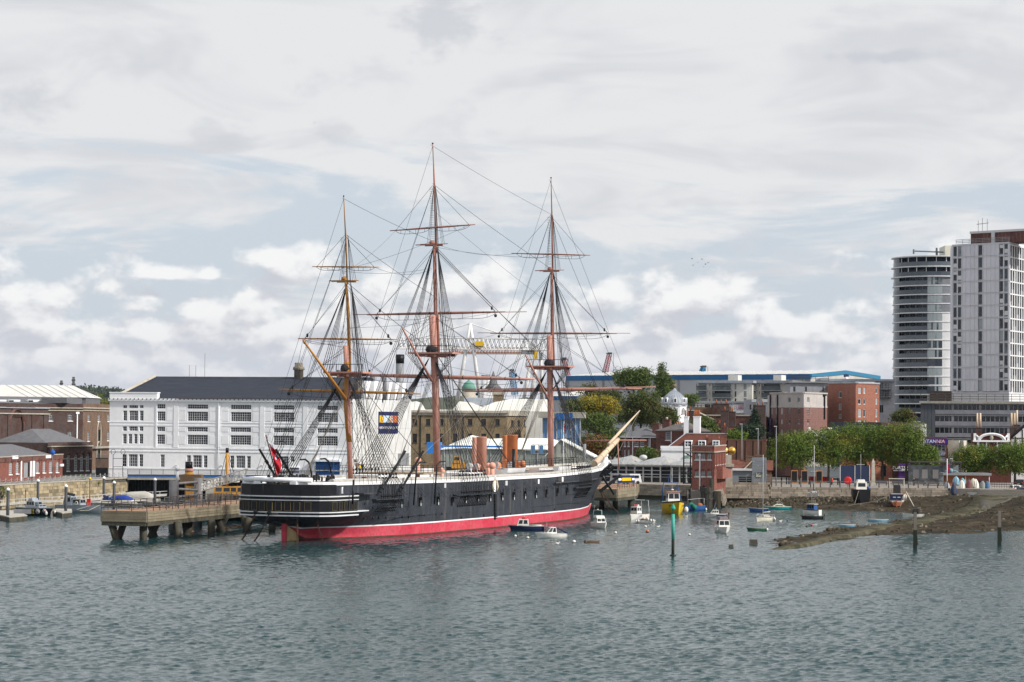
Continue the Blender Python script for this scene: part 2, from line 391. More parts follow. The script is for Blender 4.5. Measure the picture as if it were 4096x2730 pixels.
class Face:
 def __init__(s,root,A,B):
  s.root=root;s.A=Vector((A[0],A[1],0));d=Vector((B[0]-A[0],B[1]-A[1],0));s.L=d.length;s.d=d.normalized()
  s.n=Vector((s.d.y,-s.d.x,0));s.M=Matrix.Translation(s.A)@rotz(atan2(s.d.y,s.d.x));s.holes=[]
  s.W=Matrix.Translation(root.location)@rotz(root.rotation_euler.z)
 def uz(s,px,py):
  p=onplane(px,py,s.A,s.n);return(p-s.A).dot(s.d),p.z
 def rect(s,cr,x0,x1,y0,y1):
  a=s.uz(*cr(x0,y1));b=s.uz(*cr(x1,y0));c=s.uz(*cr(x0,y0));d=s.uz(*cr(x1,y1))
  return((a[0]+c[0])/2,(b[0]+d[0])/2,(a[1]+d[1])/2,(b[1]+c[1])/2)
 def place(s,name,mb,mats,parent=None,loc=(0,0,0),**kw):
  o=obj(name,mb,mats,None,**kw);o.parent=parent or s.root
  if parent is None or parent is s.root:o.matrix_local=s.W.inverted()@s.M@Matrix.Translation(loc)
  else:o.location=loc
  return o
 def wall(s,m,z0,z1,th=.22,u0=0.0,u1=None,name='wall',mb=None,extra=None,top=None):
  u1=s.L if u1 is None else u1
  hs=[(max(a,u0),min(b,u1),max(c,z0),min(d,z1))for a,b,c,d in s.holes if b>u0 and a<u1 and d>z0 and c<z1]
  U=sorted({round(q,3)for q in[u0,u1]+[h[0]for h in hs]+[h[1]for h in hs]})
  Zs=sorted({round(q,3)for q in[z0,z1]+[h[2]for h in hs]+[h[3]for h in hs]})
  mb=MB()
  for zi in range(len(Zs)-1):
   run=None
   for ui in range(len(U)):
    inside=True
    if ui<len(U)-1:
     cu,cz=(U[ui]+U[ui+1])/2,(Zs[zi]+Zs[zi+1])/2
     inside=any(h[0]<cu<h[1]and h[2]<cz<h[3]for h in hs)
    if not inside and run is None:run=U[ui]
    if inside and run is not None:
     mb.add([(run,0,Zs[zi]),(U[ui],0,Zs[zi]),(U[ui],0,Zs[zi+1]),(run,0,Zs[zi+1])],[(0,1,2,3)]);run=None
  for a,b,c,d in hs:
   mb.add([(a,0,c),(b,0,c),(b,0,d),(a,0,d),(a,th,c),(b,th,c),(b,th,d),(a,th,d)],[(0,4,5,1),(3,2,6,7),(0,3,7,4),(1,5,6,2)])
  if top:mb.add([(u,0,z)for u,z in top],[tuple(range(len(top)))])
  return s.place(name,mb,m)
 def window(s,r,nx=2,ny=2,fm=None,gm=None,fr=.07,br=.035,recess=.14,sill=None,name='window',frame_out=0.0):
  u0,u1,z0,z1=r
  s.holes.append(r)
  w,h=round(u1-u0,2),round(z1-z0,2)
  fm=fm or white;gm=gm or glass_dark
  key=(w,h,nx,ny,fr,br,fm.name,gm.name,bool(sill),frame_out)
  if key not in Face.cache:
   mb=MB()
   y0,y1=-frame_out,.07
   for a in((0,w,0,fr),(0,w,h-fr,h),(0,fr,fr,h-fr),(w-fr,w,fr,h-fr)):mb.box(a[0],a[1],y0,y1,a[2],a[3])
   for i in range(1,nx):x=w*i/nx;mb.box(x-br/2,x+br/2,.0,.05,fr,h-fr)
   for j in range(1,ny):z=h*j/ny;mb.box(fr,w-fr,.003,.053,z-br/2,z+br/2)
   if sill:mb.box(-.12,w+.12,-recess-.1,.05,-.16,-.002)
   g=MB().box(fr*.5,w-fr*.5,.055,.12,fr*.5,h-fr*.5)
   a,b=mb.mesh('window_frame'),g.mesh('window_pane')
   a.materials.append(fm);b.materials.append(gm);Face.cache[key]=(a,b)
  a,b=Face.cache[key]
  wn=s.place(name,a,[],None,(u0,recess,z0))
  obj('pane',b,[],wn)
  return wn
 cache={}
 def grid(s,cr,xs,ys,**kw):
  for y0,y1 in ys:
   for x0,x1 in xs:s.window(s.rect(cr,x0,x1,y0,y1),**kw)
 def box(s,name,m,u0,u1,z0,z1,out=.1,inn=.02,mb=None,parent=None,**kw):
  return s.place(name,MB().box(u0,u1,-out,inn,z0,z1),m,parent,**kw)
 def pbox(s,name,m,cr,x0,x1,y0,y1,out=.1,inn=.02,**kw):
  return s.box(name,m,*s.rect(cr,x0,x1,y0,y1),out=out,inn=inn,**kw)
def pxy(px,Yw,py=1750):
 p=at(px,py,Yw);return Vector((p.x,p.y,0))
def building(name,label,A,B,cat='building',group=None):
 d=Vector(B)-Vector(A)
 r=thing(name,label,cat,(A[0],A[1],0),atan2(d.y,d.x),group)
 f=Face(r,A,B);return r,f
def zpx(px,py,Yw):return at(px,py,Yw).z
def gable_x(L,z0,D,h,o=.3,th=.18,y0=0.0):
 return MB().prism([(0,0)],0,0)if False else MB().add([(-o,y0-o,z0),(L+o,y0-o,z0),(L+o,y0+D/2,z0+h),(-o,y0+D/2,z0+h),(-o,y0+D+o,z0),(L+o,y0+D+o,z0),(-o,y0-o,z0-th),(L+o,y0-o,z0-th),(L+o,y0+D+o,z0-th),(-o,y0+D+o,z0-th)],[(0,1,2,3),(3,2,5,4),(6,7,1,0),(8,9,4,5),(6,0,3,4,9),(7,8,5,2,1),(9,8,7,6)])
def hip(L,D,z0,h,o=.35,x0=0,y0=0,k=1.0):
 i=min(L,D)/2*k;r=D/2
 a=[(x0-o,y0-o,z0),(x0+L+o,y0-o,z0),(x0+L+o,y0+D+o,z0),(x0-o,y0+D+o,z0),(x0+i,y0+r,z0+h),(x0+L-i,y0+r,z0+h)]
 b=[(p[0],p[1],z0-.2)for p in a[:4]]
 return MB().add(a+b,[(0,1,5,4),(1,2,5),(2,3,4,5),(3,0,4),(6,7,1,0),(7,8,2,1),(8,9,3,2),(9,6,0,3),(9,8,7,6)])
def shell(L,D,z0,z1,skip_front=True,inset=.25):
 mb=MB();i=inset
 return mb.box(i,L-i,i,D,z0,z1)
def core_block(root,pts,back,z0,z1,m):
 P=[(p.x-root.location.x,p.y+.45-root.location.y)for p in pts]+[(p.x-root.location.x,p.y-root.location.y)for p in back]
 M4=rotz(-root.rotation_euler.z);P=[(M4@Vector((x,y,0))).to_2d()for x,y in P]
 return obj('core',MB().slab([tuple(p)for p in P],z0,z1),m,root)
def rail_mesh(pts,h=1.1,step=1.8,r=.035,rails=3,post=None):
 mb=MB();P=[Vector(p)for p in pts]
 for a,b in zip(P,P[1:]):
  n=max(1,round((b-a).length/step))
  for i in range(n+1):p=a.lerp(b,i/n);mb.tube([p,p+Vector((0,0,h))],post or r,4)
  for j in range(rails):z=Vector((0,0,h*(j+1)/rails-.02));mb.tube([a+z,b+z],r,4)
 return mb
def chimney_mb(x,y,z0,z1,w,d,pots=2,mbm=None):
 mb=mbm or MB();mb.box(x-w/2,x+w/2,y-d/2,y+d/2,z0,z1);mb.box(x-w/2-.08,x+w/2+.08,y-d/2-.08,y+d/2+.08,z1,z1+.2)
 return mb
pot_m=mat('clay_pot',(.36,.12,.05),None,2,.8)
def chimney(root,x,y,z0,z1,w,d,m,pots=2,ph=.7,pr=.16,pm=None):
 c=obj('chimney',chimney_mb(x,y,z0,z1,w,d),m,root)
 for i in range(pots):
  px=x+(i-(pots-1)/2)*w*.8/max(1,pots-.3)
  obj('chimney_pot',MB().lathe([(pr,z1+.2),(pr*.8,z1+.2+ph),(pr*.6,z1+.2+ph)],(px,y,0),8),pm or pot_m,c)
 return c
def leaf_mat(name,c,c2,c3=None):
 m=bpy.data.materials.new(name);m.use_nodes=True
 t=NT(m.node_tree);b=t.N['Principled BSDF'];geo=t.n('ShaderNodeNewGeometry');P=geo.outputs['Position']
 col=t.mix(t.smooth(t.noise(P,.45,4,.6),.35,.65),c,c2)
 if c3:col=t.mix(t.smooth(t.noise(P,.22,3,.6),.52,.66),col,c3)
 k=t.lin(geo.outputs['Random Per Island'],0,1,.55,1.45)
 col=t.mix(1.0,col,t.xyz(k,k,k),'MULTIPLY')
 t.L.new(col,b.inputs['Base Color']);b.inputs['Roughness'].default_value=.6;b.inputs['Specular IOR Level'].default_value=.25
 tr=t.n('ShaderNodeBsdfTranslucent');t.L.new(col,tr.inputs[0])
 mx=t.n('ShaderNodeMixShader');mx.inputs[0].default_value=.25
 out=t.N['Material Output'];t.L.new(b.outputs[0],mx.inputs[1]);t.L.new(tr.outputs[0],mx.inputs[2]);t.L.new(mx.outputs[0],out.inputs[0])
 return m
def leaves(blobs,n,size,seed,clump=.55,per=26,up=.35):
 r=np.random.default_rng(seed)
 vol=np.array([b[1][0]*b[1][1]+b[1][2]*b[1][0]for b in blobs]);pick=r.choice(len(blobs),n,p=vol/vol.sum())
 cen=np.array([b[0]for b in blobs])[pick];rad=np.array([b[1]for b in blobs])[pick]
 d=r.normal(size=(n,3));d/=np.linalg.norm(d,axis=1)[:,None]
 rr=(.72+.30*r.random(n)**.6)*np.where(r.random(n)<.18,.6,1)
 cc=cen+d*rad*rr[:,None]
 keep=np.ones(n,bool)
 cc=cc[keep];d=d[keep]
 N=len(cc)*per
 p=np.repeat(cc,per,0)+r.normal(size=(N,3))*clump*np.array([1,1,.7])
 nr=np.repeat(d,per,0)*.6+r.normal(size=(N,3))*.7+np.array([0,0,up]);nr/=np.linalg.norm(nr,axis=1)[:,None]
 a=np.cross(nr,r.normal(size=(N,3)));a/=np.linalg.norm(a,axis=1)[:,None];b=np.cross(nr,a)
 s=(size*(.6+.8*r.random(N)))[:,None]
 v=np.stack([p-a*s,p-b*s*.55,p+a*s,p+b*s*.55],1).reshape(-1,3)
 me=bpy.data.meshes.new('crown');me.vertices.add(len(v));me.vertices.foreach_set('co',v.astype(np.float32).ravel())
 me.loops.add(len(v));me.loops.foreach_set('vertex_index',np.arange(len(v),dtype=np.int32))
 me.polygons.add(N);me.polygons.foreach_set('loop_start',np.arange(0,4*N,4,dtype=np.int32));me.polygons.foreach_set('loop_total',np.full(N,4,dtype=np.int32))
 me.update(calc_edges=True);return me
bark_m=mat('bark',(.085,.065,.05),(.05,.04,.032),1.5,.9,bump=.03)
TREE_N=[0]
def tree(label,base,h,blobs,lm,n=220,size=.22,clump=.6,per=24,tr=.25,name='broadleaf_tree',group=None,lean=0.0,trunk_h=None):
 TREE_N[0]+=1
 t=thing(name,label,'tree',base,0,group)
 th=trunk_h or h*.35
 mb=MB();mb.tube([(0,0,-.3),(lean*.3,0,th*.5),(lean,0,th)],[tr*1.25,tr,tr*.8],8)
 for(c,r)in blobs[:9]:
  m=Vector((lean,0,th)).lerp(Vector(c),.5)+Vector((0,0,-.15*r[2]))
  mb.tube([(lean,0,th*.92),m,c],[tr*.55,tr*.35,tr*.12],5,cap=False)
 obj('trunk',mb,bark_m,t)
 obj('crown',leaves(blobs,n,size,100+TREE_N[0],clump,per),lm,t)
 return t
def rblobs(w,d,z0,z1,n,seed,rr=(.2,.3)):
 r=random.Random(seed);B=[];h=z1-z0
 for i in range(n):
  R=r.uniform(*rr);rx,ry,rz=w*R,d*R,h*R*.95
  z=z0+rz+(h-2*rz)*((i+.5)/n);k=1-.55*max(0,(z-z0)/h-.45)/.55
  a=i*2.4+r.random();q=(.45+.55*sqrt(r.random()))*k
  B.append(((max(0,w/2-rx)*q*cos(a),max(0,d/2-ry)*q*sin(a),z),(rx,ry,rz)))
 return B+[((0,0,z0+h*.5),(w*.27,d*.27,h*.34))]
plane_leaf=leaf_mat('plane_tree_leaf',(.085,.14,.020),(.12,.175,.024),(.19,.19,.028))
dark_leaf=leaf_mat('dark_leaf',(.062,.092,.022),(.092,.108,.026),(.115,.092,.028))
mid_leaf=leaf_mat('green_leaf',(.070,.11,.026),(.10,.135,.030))
gold_leaf=leaf_mat('yellowing_leaf',(.34,.26,.026),(.24,.21,.028),(.12,.14,.025))
rust_leaf=leaf_mat('russet_leaf',(.10,.09,.024),(.21,.09,.022),(.075,.10,.025))
ever_leaf=leaf_mat('evergreen_leaf',(.022,.042,.024),(.032,.055,.028))
def shrub(label,base,w,h,lm,n=22,name='shrub',group=None,cat='shrub',size=.10):
 t=thing(name,label,cat,base,0,group)
 mb=MB()
 for i in range(5):a=i*1.3;mb.tube([(0,0,-.1),(w*.25*cos(a),w*.25*sin(a),h*.6)],.04,4)
 obj('stem',mb,bark_m,t)
 TREE_N[0]+=1
 obj('foliage',leaves([((0,0,h*.5),(w/2,w/2,h*.5)),((w*.18,0,h*.62),(w*.3,w*.3,h*.36))],n,size,300+TREE_N[0],.16*w,22),lm,t)
 return t
S0=Vector((-30.4,326.5,0));FW=Vector((.374,.927,0)).normalized();ST=Vector((FW.y,-FW.x,0))
SROT=atan2(FW.y,FW.x)
ship=thing('sailing_warship','long black three masted warship with pink masts, white rail and red boot topping','ship',S0,SROT)
def sl(p):
 d=Vector(p)-S0
 return Vector((d.dot(FW),d.dot(ST),p[2]))
def St(px,py,t):return sl(onplane(px,py,S0+ST*t,ST))
def Ss(px,py,s):return sl(onplane(px,py,S0+FW*s,FW))
def L3(s,t,z):return Vector((s,-t,z))
def Lv(v):return Vector((v.x,-v.y,v.z))
def lerp_tab(tab,x):
 for(a,va),(b,vb)in zip(tab,tab[1:]):
  if x<=b:
   k=max(0.0,(x-a)/(b-a));return va+(vb-va)*k
 return tab[-1][1]
hull_m=mat('hull_black',(.024,.028,.038),(.036,.041,.052),.35,.42,bump=.035,bs=1.3,stretch=(1,1,.6),streak=.7,streakc=(.12,.115,.11),fine=.3)
boot_m=mat('boot_red',(.48,.036,.068),(.53,.080,.110),.25,.55,bump=.02,bs=1.2,streak=.75,streakc=(.40,.16,.13),fine=.22)
pink_m=mat('mast_pink',(.50,.265,.22),(.44,.215,.175),.5,.55,fine=.08,streak=.2)
spar_p=mat('spar_brown_pink',(.37,.175,.14),(.31,.145,.115),.5,.55,fine=.08)
spar_b=mat('spar_dark_buff',(.36,.175,.04),(.30,.145,.035),.5,.55,fine=.08)
buff_m=mat('mast_buff',(.46,.215,.045),(.40,.18,.04),.5,.5,fine=.06)
fun_m=mat('funnel_pink',(.68,.36,.275),(.62,.31,.235),.4,.6,fine=.06,streak=.25,streakc=(.45,.19,.13))
fun_o=mat('funnel_orange',(.56,.20,.085),(.50,.17,.07),.4,.6,fine=.06,streak=.25)
cream_m=mat('bowsprit_cream',(.62,.48,.35),(.56,.43,.31),.5,.6,fine=.05)
rope_m=mat('tarred_rope',(.020,.022,.027),(.035,.035,.04),1.0,.8)
hemp_m=mat('hemp_rope',(.30,.27,.22),None,1.0,.9)
canvas_m=mat('grey_canvas',(.43,.42,.39),(.34,.33,.30),.9,.9,bump=.03,bs=2.5,streak=.3)
deck_m=mat('deck_planks',(.34,.27,.19),(.28,.22,.16),.8,.85,stretch=(.2,2,1))
gold_m=mat('gilding',(.20,.15,.065),None,1,.45)
rust_m=mat('rusty_chain',(.055,.035,.028),(.10,.05,.035),1.5,.8)
WL=[(-4,.2),(0,.25),(4,.55),(8,3.2),(13,5.6),(20,7.5),(30,8.6),(45,8.9),(72,8.9),(85,8.4),(95,7.0),(104,4.8),(111,2.7),(116,.95),(118.6,.12),(130,.10)]
DK=[(-3.4,1.6),(-2.8,3.6),(-1.6,5.4),(0,6.5),(4,7.1),(14,8.0),(30,8.7),(45,8.95),(75,8.95),(90,8.5),(100,7.5),(110,5.6),(118,3.2),(123,1.5),(126,.55),(127,.12)]
TOP=[(-4,7.75),(0,7.6),(40,7.35),(75,7.4),(100,7.8),(118,8.2),(127,8.55)]
KEEL=[(-3.4,3.5),(-1.5,2.9),(0,2.2),(3,.9),(4.5,-1),(117,-1),(119,.2),(121,3.4),(124,6.0),(127,7.6)]
def top_z(s):return lerp_tab(TOP,s)
def half(s,z):
 w,d=lerp_tab(WL,s),lerp_tab(DK,s)
 if s<20:
  zt=3.4+2.2*max(0,(s-8)/12);p=2.2-.8*min(1,max(0,s)/20)
 else:
  k=min(1,max(0,(s-80)/35));zt=4.5+4*k;p=1.0+.5*k
 g=max(0.0,min(1.0,z/zt))**p
 return w+(d-w)*g
ZLV=[-1.0,0.0,.22,.8,1.62,1.80,2.5,3.3,4.2,5.3,6.4,None]
stn=[-3.4,-2.8,-1.6,-.6,.4,1.5,3,4.5,6,8,10,13,16,20,25,30,38,46,54,62,70,78,85,90,95,99,102,105,108,111,113.5,116,118,120,122,124,126,127]
mb=MB()
for side in(1,-1):
 rows=[]
 for s in stn:
  k=lerp_tab(KEEL,s);tz=top_z(s);row=[]
  for z in ZLV:
   zz=tz if z is None else z
   zz=max(zz,min(k,tz-.05));h=half(s,zz)
   if zz<=k+1e-6 and k>-.9:h=min(h,.12 if s>100 else .12+(1.2 if s<-1 else 0))
   row.append(L3(s,side*max(h,.06),zz))
  rows.append(row)
 b=len(mb.v);nz=len(ZLV)
 for r in rows:mb.v.extend([tuple(p)for p in r])
 for i in range(len(stn)-1):
  for j in range(nz-1):
   q=[b+i*nz+j,b+(i+1)*nz+j,b+(i+1)*nz+j+1,b+i*nz+j+1]
   mb.f.append(q if side==1 else q[::-1]);mb.sm.append(True)
   mb.mi.append(3 if j<2 else 1 if j<4 else(2 if j==4 else 0))
st_row=[L3(-3.4,t,z)for t in(-1,1)for z in(0,)]
n0=len(ZLV)
for j in range(n0-1):
 off=len(stn)*n0
 mb.f.append([j,j+1,off+j+1,off+j]);mb.mi.append(0);mb.sm.append(False)
for i in range(len(stn)-1):
 off=len(stn)*n0
 if stn[i]<6 or stn[i]>116:
  mb.f.append([i*n0,off+i*n0,off+(i+1)*n0,(i+1)*n0]);mb.mi.append(0);mb.sm.append(False)
hull=obj('hull',mb,[hull_m,boot_m,white,mat('waterline_scum',(.14,.045,.04),(.055,.045,.03),1.2,.8,fine=.4)],ship)
def rail_path(ds,dz,s0=-3.0,s1=126.5):
 ss=[s0+(s1-s0)*i/60 for i in range(61)]
 return ss,[(s,half(s,top_z(s))+ds,top_z(s)+dz)for s in ss]
def strip_section(name,prof,mats,s0=-3.0,s1=126.6,sides=(1,-1),n=60,mi=None):
 mb=MB()
 for sd in sides:
  b=len(mb.v);m=len(prof)
  for i in range(n+1):
   s=s0+(s1-s0)*i/n;h=half(s,top_z(s))
   for(o,z)in prof:mb.v.append(tuple(L3(s,sd*max(.03,h+o),top_z(s)+z)))
  for i in range(n):
   for k in range(m):
    k2=(k+1)%m
    q=[b+i*m+k,b+i*m+k2,b+(i+1)*m+k2,b+(i+1)*m+k]
    mb.f.append(q[::-1]if sd==1 else q);mb.mi.append(mi[k]if mi else 0);mb.sm.append(False)
  mb.f.append([b+k for k in range(m)]);mb.mi.append(0);mb.sm.append(False)
  mb.f.append([b+n*m+k for k in range(m)]);mb.mi.append(0);mb.sm.append(False)
 return obj(name,mb,mats,ship)
strip_section('rail',[(-.75,-.02),(.16,-.02),(.18,.42),(-.75,.42)],white)
strip_section('hammock_netting',[(-.62,.42),(.10,.42),(.12,.60),(.02,.76),(-.2,.84),(-.45,.80),(-.62,.62)],canvas_m,1.0,122)
for zz in(-3.2,-4.6):strip_section('plate_seam',[(-.05,zz),(.022,zz),(.022,zz+.05),(-.05,zz+.05)],hull_m,14,108)
strip_section('rubbing_strake',[(-.05,-1.45),(.05,-1.45),(.05,-1.36),(-.05,-1.36)],hull_m,6,118)
mb=MB();b=0
for i in range(61):
 s=-3.0+128.5*i/60;h=half(s,6)-.05
 mb.v+=[tuple(L3(s,h,6.15)),tuple(L3(s,-h,6.15))]
for i in range(60):
 mb.f.append([2*i,2*i+2,2*i+3,2*i+1]);mb.mi.append(0);mb.sm.append(False)
obj('deck',mb,deck_m,ship)
mb=MB()
mb.tube([L3(-2.0,-5.0,8.3),L3(1.5,-5.8,8.3)],.28,10);mb.tube([L3(1.8,-5.9,8.3),L3(9,-6.6,8.3)],.28,10)
mb.tube([L3(-2.6,-4.8,8.3),L3(-3.0,0,8.3),L3(-2.4,5.2,8.3)],.32,8)
obj('hammock_cover',mb,white,ship)
GP=[(9.0,8.05),(5.5,8.2),(0,7.75),(-1.3,7.2),(-2.3,6.3),(-3.2,4.0),(-3.7,0),(-3.2,-3.6),(-2.3,-5.5),(-1.3,-6.2),(0,-6.8),(5.5,-7.4),(9,-7.6)]
def gal(path,z0,z1,o0,o1):
 mb=MB();m=len(path)
 def off(i,o):
  a=Vector(path[max(0,i-1)]);c=Vector(path[min(m-1,i+1)]);d=(c-a).normalized()
  nrm=Vector((d.y,-d.x))
  p=Vector(path[i]);
  if nrm.dot(p-Vector((8,0)))<0:nrm=-nrm
  return p+nrm*o
 vs=[]
 for i in range(m):
  q,r=off(i,o0),off(i,o1);inn=off(i,-.9)
  vs+=[L3(inn.x,inn.y,z0),L3(q.x,q.y,z0),L3(r.x,r.y,z1),L3(inn.x,inn.y,z1)]
 fs=[]
 for i in range(m-1):
  for k in range(4):
   fs.append((4*i+k,4*i+(k+1)%4,4*i+4+(k+1)%4,4*i+4+k))
 fs+=[(0,1,2,3),tuple(4*(m-1)+k for k in(3,2,1,0))]
 return mb.add(vs,fs)
gallery=obj('stern_gallery',gal(GP[1:-1],3.45,6.2,-.05,.02),black_paint,ship)
for(z,h,a,b_)in((6.12,.15,1,-1),(5.62,.12,1,-1),(4.0,.14,0,13),(3.55,.17,1,-1)):
 obj('moulding',gal(GP[a:b_],z-h/2,z+h/2,.14,.19),white,gallery)
obj('counter_board',gal(GP[2:-2],6.3,7.7,-.08,-.10),black_paint,ship)
seg=[(Vector(GP[i]),Vector(GP[i+1]))for i in range(len(GP)-1)]
def gwin(p,d,w,lean=0.0):
 nrm=Vector((d.y,-d.x))
 if nrm.dot(p-Vector((8,0)))<0:nrm=-nrm
 fr,pn=MB(),MB();g=.028
 def q(u,z,o):
  r=p+d*(u+lean*(z-4.2))+nrm*(.06+o);return L3(r.x,r.y,z)
 def bar(mb,u0,u1,z0,z1,o0,o1):
  mb.add([q(u0,z0,o0),q(u1,z0,o0),q(u1,z1,o0),q(u0,z1,o0),q(u0,z0,o1),q(u1,z0,o1),q(u1,z1,o1),q(u0,z1,o1)],[(0,1,2,3),(4,5,6,7),(0,1,5,4),(1,2,6,5),(2,3,7,6),(3,0,4,7)])
 z0,z1=4.22,5.42
 for a in((-w,w,z0,z0+g),(-w,w,z1-g,z1),(-w,-w+g,z0,z1),(w-g,w,z0,z1)):bar(fr,*a,-.05,.04)
 bar(pn,-w+g,w-g,z0+g,z1-g,-.05,.01)
 f=obj('window',fr,gold_m,gallery)
 obj('pane',pn,black_paint,f)
for t in(-5.3,-4.15,-2.9,-1.65,-.4,.85,2.15,3.45,4.85):
 for a,c in seg:
  if min(a.y,c.y)<=t<=max(a.y,c.y)and abs(a.y-c.y)>.01:
   k=(t-a.y)/(c.y-a.y);p=a.lerp(c,k);d=(c-a).normalized();gwin(p,d,.44);break
for s in(-.4,.9,2.2,3.5,4.7):
 for a,c in seg[:4]:
  if min(a.x,c.x)<=s<=max(a.x,c.x):
   k=(s-a.x)/(c.x-a.x);gwin(a.lerp(c,k),(c-a).normalized(),.40);break
def letters(name,body,size,mtx,m,parent=None,depth=.01,align='CENTER',**kw):
 cu=bpy.data.curves.new(name,'FONT');cu.body=body;cu.size=size;cu.extrude=depth;cu.align_x=align;cu.align_y='CENTER'
 cu.resolution_u=2
 tmp=bpy.data.objects.new('tmp_text',cu);C.objects.link(tmp)
 me=bpy.data.meshes.new_from_object(tmp.evaluated_get(bpy.context.evaluated_depsgraph_get()))
 bpy.data.objects.remove(tmp);bpy.data.curves.remove(cu)
 me.materials.clear();me.materials.append(m);me.transform(mtx)
 o=bpy.data.objects.new(name,me);C.objects.link(o);o.parent=parent
 return setp(o,**kw)
def basis(o,x,z):
 x=Vector(x).normalized();z=Vector(z).normalized();n=x.cross(z)
 return Matrix(((x.x,z.x,n.x,o[0]),(x.y,z.y,n.y,o[1]),(x.z,z.z,n.z,o[2]),(0,0,0,1)))
letters('name_lettering','W A R R I O R',.30,basis(L3(-3.83,0,3.79),(0,-1,0),(0,0,1)),gold_m,ship,.03)
mb=MB();mb.box(-1.1,-.3,-.32,.32,-1,2.3,mat=Matrix.Rotation(.35,4,'Z'));obj('rudder',mb,boot_m,ship)
mb=MB();mb.box(-.32,.12,-.24,.24,-1,2.6);obj('rudder_post',mb,mat('rudder_yellow',(.6,.30,.03),(.42,.08,.03),1.5,.6),ship)
mb=MB()
pf=[(.2,-1),(.2,2.2),(.7,2.75),(1.8,2.85),(3.0,2.3),(3.7,1.2),(3.8,.2),(3.4,-1)]
mb.prism(pf,-.25,.25);obj('propeller_frame',mb,mat('weathered_cream',(.58,.48,.30),(.50,.36,.14),.7,.7),ship)
def chain(mb,a,b,n,r=.045,w=.16,sag=.4):
 a,b=Vector(a),Vector(b)
 pts=[a.lerp(b,i/n)-Vector((0,0,sag*sin(pi*i/n)))for i in range(n+1)]
 for i in range(n):
  p,q=pts[i],pts[i+1];d=(q-p);L=d.length;d.normalize()
  sd=d.cross(Vector((0,0,1))).normalized();up=sd.cross(d)
  x=sd if i%2 else up
  o=[p-d*.06+x*w*.5,p-d*.06-x*w*.5,q+d*.06-x*w*.5,q+d*.06+x*w*.5]
  mb.tube([o[0],o[3]],r,4);mb.tube([o[1],o[2]],r,4);mb.tube([o[0],o[1]],r,4);mb.tube([o[3],o[2]],r,4)
for(a,b)in(((385,1098),(195,1440)),((555,1108),(345,1460)),((905,1110),(912,1478)),((1130,1110),(1250,1472))):
 A=sl(at(*cC(*a),322.6));w=atz(*cC(*b),0);B=sl(w)
 mb=MB();chain(mb,Lv(A),Lv(B)-Vector((0,0,.3)),22);obj('stern_chain',mb,rust_m,ship)
 mb=MB();mb.ball(Lv(A),.42,10,6,sq=(.5,1,.6));obj('hawse_lip',mb,black_paint,ship)
def spar(name,pts,rs,m,parent,n=10):return obj(name,MB().tube(pts,rs,n),m,parent)
def ring(mb,c,r,h,n=12):mb.lathe([(r,-h/2),(r,h/2)],c,n)
masts={}
def build_mast(key,s0,low,topm,tg,m_low,m_top,plat,cross_h,low_r,label,low2=None):
 root=obj('mast',MB().tube([Lv(Ss(*p,s0))for p in low],[low_r,low_r*.97,low_r*.86][:len(low)]if len(low)<4 else low_r,14),m_low,ship,label=label)
 pl=[Lv(Ss(*p,s0))for p in low]
 masts[key]=dict(root=root,s=s0,low=pl)
 tm=[Lv(Ss(*p,s0))+Vector((low_r*1.25,0,0))for p in topm]
 obj('topmast',MB().tube(tm,low_r*.68,12,r2=low_r*.5),m_top,root)
 tgp=[Lv(Ss(*p,s0))+Vector((low_r*1.9,0,0))for p in tg]
 n=len(tgp)
 obj('topgallant_mast',MB().tube(tgp,low_r*.34,10,r2=low_r*.13),m_top,root)
 mb=MB();mb.lathe([(low_r*.2,-.12),(low_r*.3,0),(low_r*.2,.1)],tgp[-1],8);obj('truck',mb,black_paint,root)
 masts[key].update(tm=tm,tg=tgp)
 (lx,ly),(rx,ry)=plat
 a,b=Ss(lx,ly,s0),Ss(rx,ry,s0);zc=(a.z+b.z)/2;c=(a.y+b.y)/2;hw=(b.y-a.y)/2
 c0=pl[-1]
 mb=MB();o=[(-2.0,-hw),(1.4,-hw),(2.6,-hw*.55),(2.6,hw*.55),(1.4,hw),(-2.0,hw)]
 mb.slab([(s0+x,y)for x,y in o],zc-.12,zc+.12);obj('fighting_top',mb,m_low,root)
 mb=MB()
 for x in(-.9,.9):mb.box(s0+x-.16,s0+x+.16,-hw*.8,hw*.8,zc-.5,zc-.12)
 for y in(-1,1):mb.box(s0-1.9,s0+2.3,y*.75-.16,y*.75+.16,zc-.62,zc-.3)
 obj('trestle_tree',mb,m_low,root)
 mb=MB()
 for y in np.linspace(-hw,hw,7):mb.tube([(s0-1.9,y,zc),(s0-1.9,y,zc+1.15)],.05,4)
 mb.tube([(s0-1.9,-hw,zc+1.15),(s0-1.9,hw,zc+1.15)],.05,4)
 obj('guard_rail',mb,rope_m,root)
 mb=MB();mb.lathe([(low_r*1.5,zc+.12),(low_r*1.9,zc+.5),(low_r*1.6,zc+1.0),(low_r*.95,zc+1.2)],(s0,pl[-1].y,0),12)
 obj('rigging_bundle',mb,rope_m,root)
 masts[key].update(ztop=zc,hw=hw)
 (lx,ly),(rx,ry)=cross_h
 a,b=Ss(lx,ly,s0),Ss(rx,ry,s0)
 mb=MB();mb.tube([Lv(a)+Vector((.5,0,0)),Lv(b)+Vector((.5,0,0))],[.08,.08],6)
 zc2=(a.z+b.z)/2;yc=-(a.y+b.y)/2
 for x in(-.35,1.4):mb.box(s0+x-.1,s0+x+.1,yc-1.5,yc+1.5,zc2-.22,zc2+.02)
 mb.ball((s0+.7,yc,zc2+.25),.5,8,5,sq=(1,1,.8))
 obj('crosstrees',mb,m_top,root)
 masts[key].update(zx=zc2,hx=(b.y-a.y)/2)
 return root
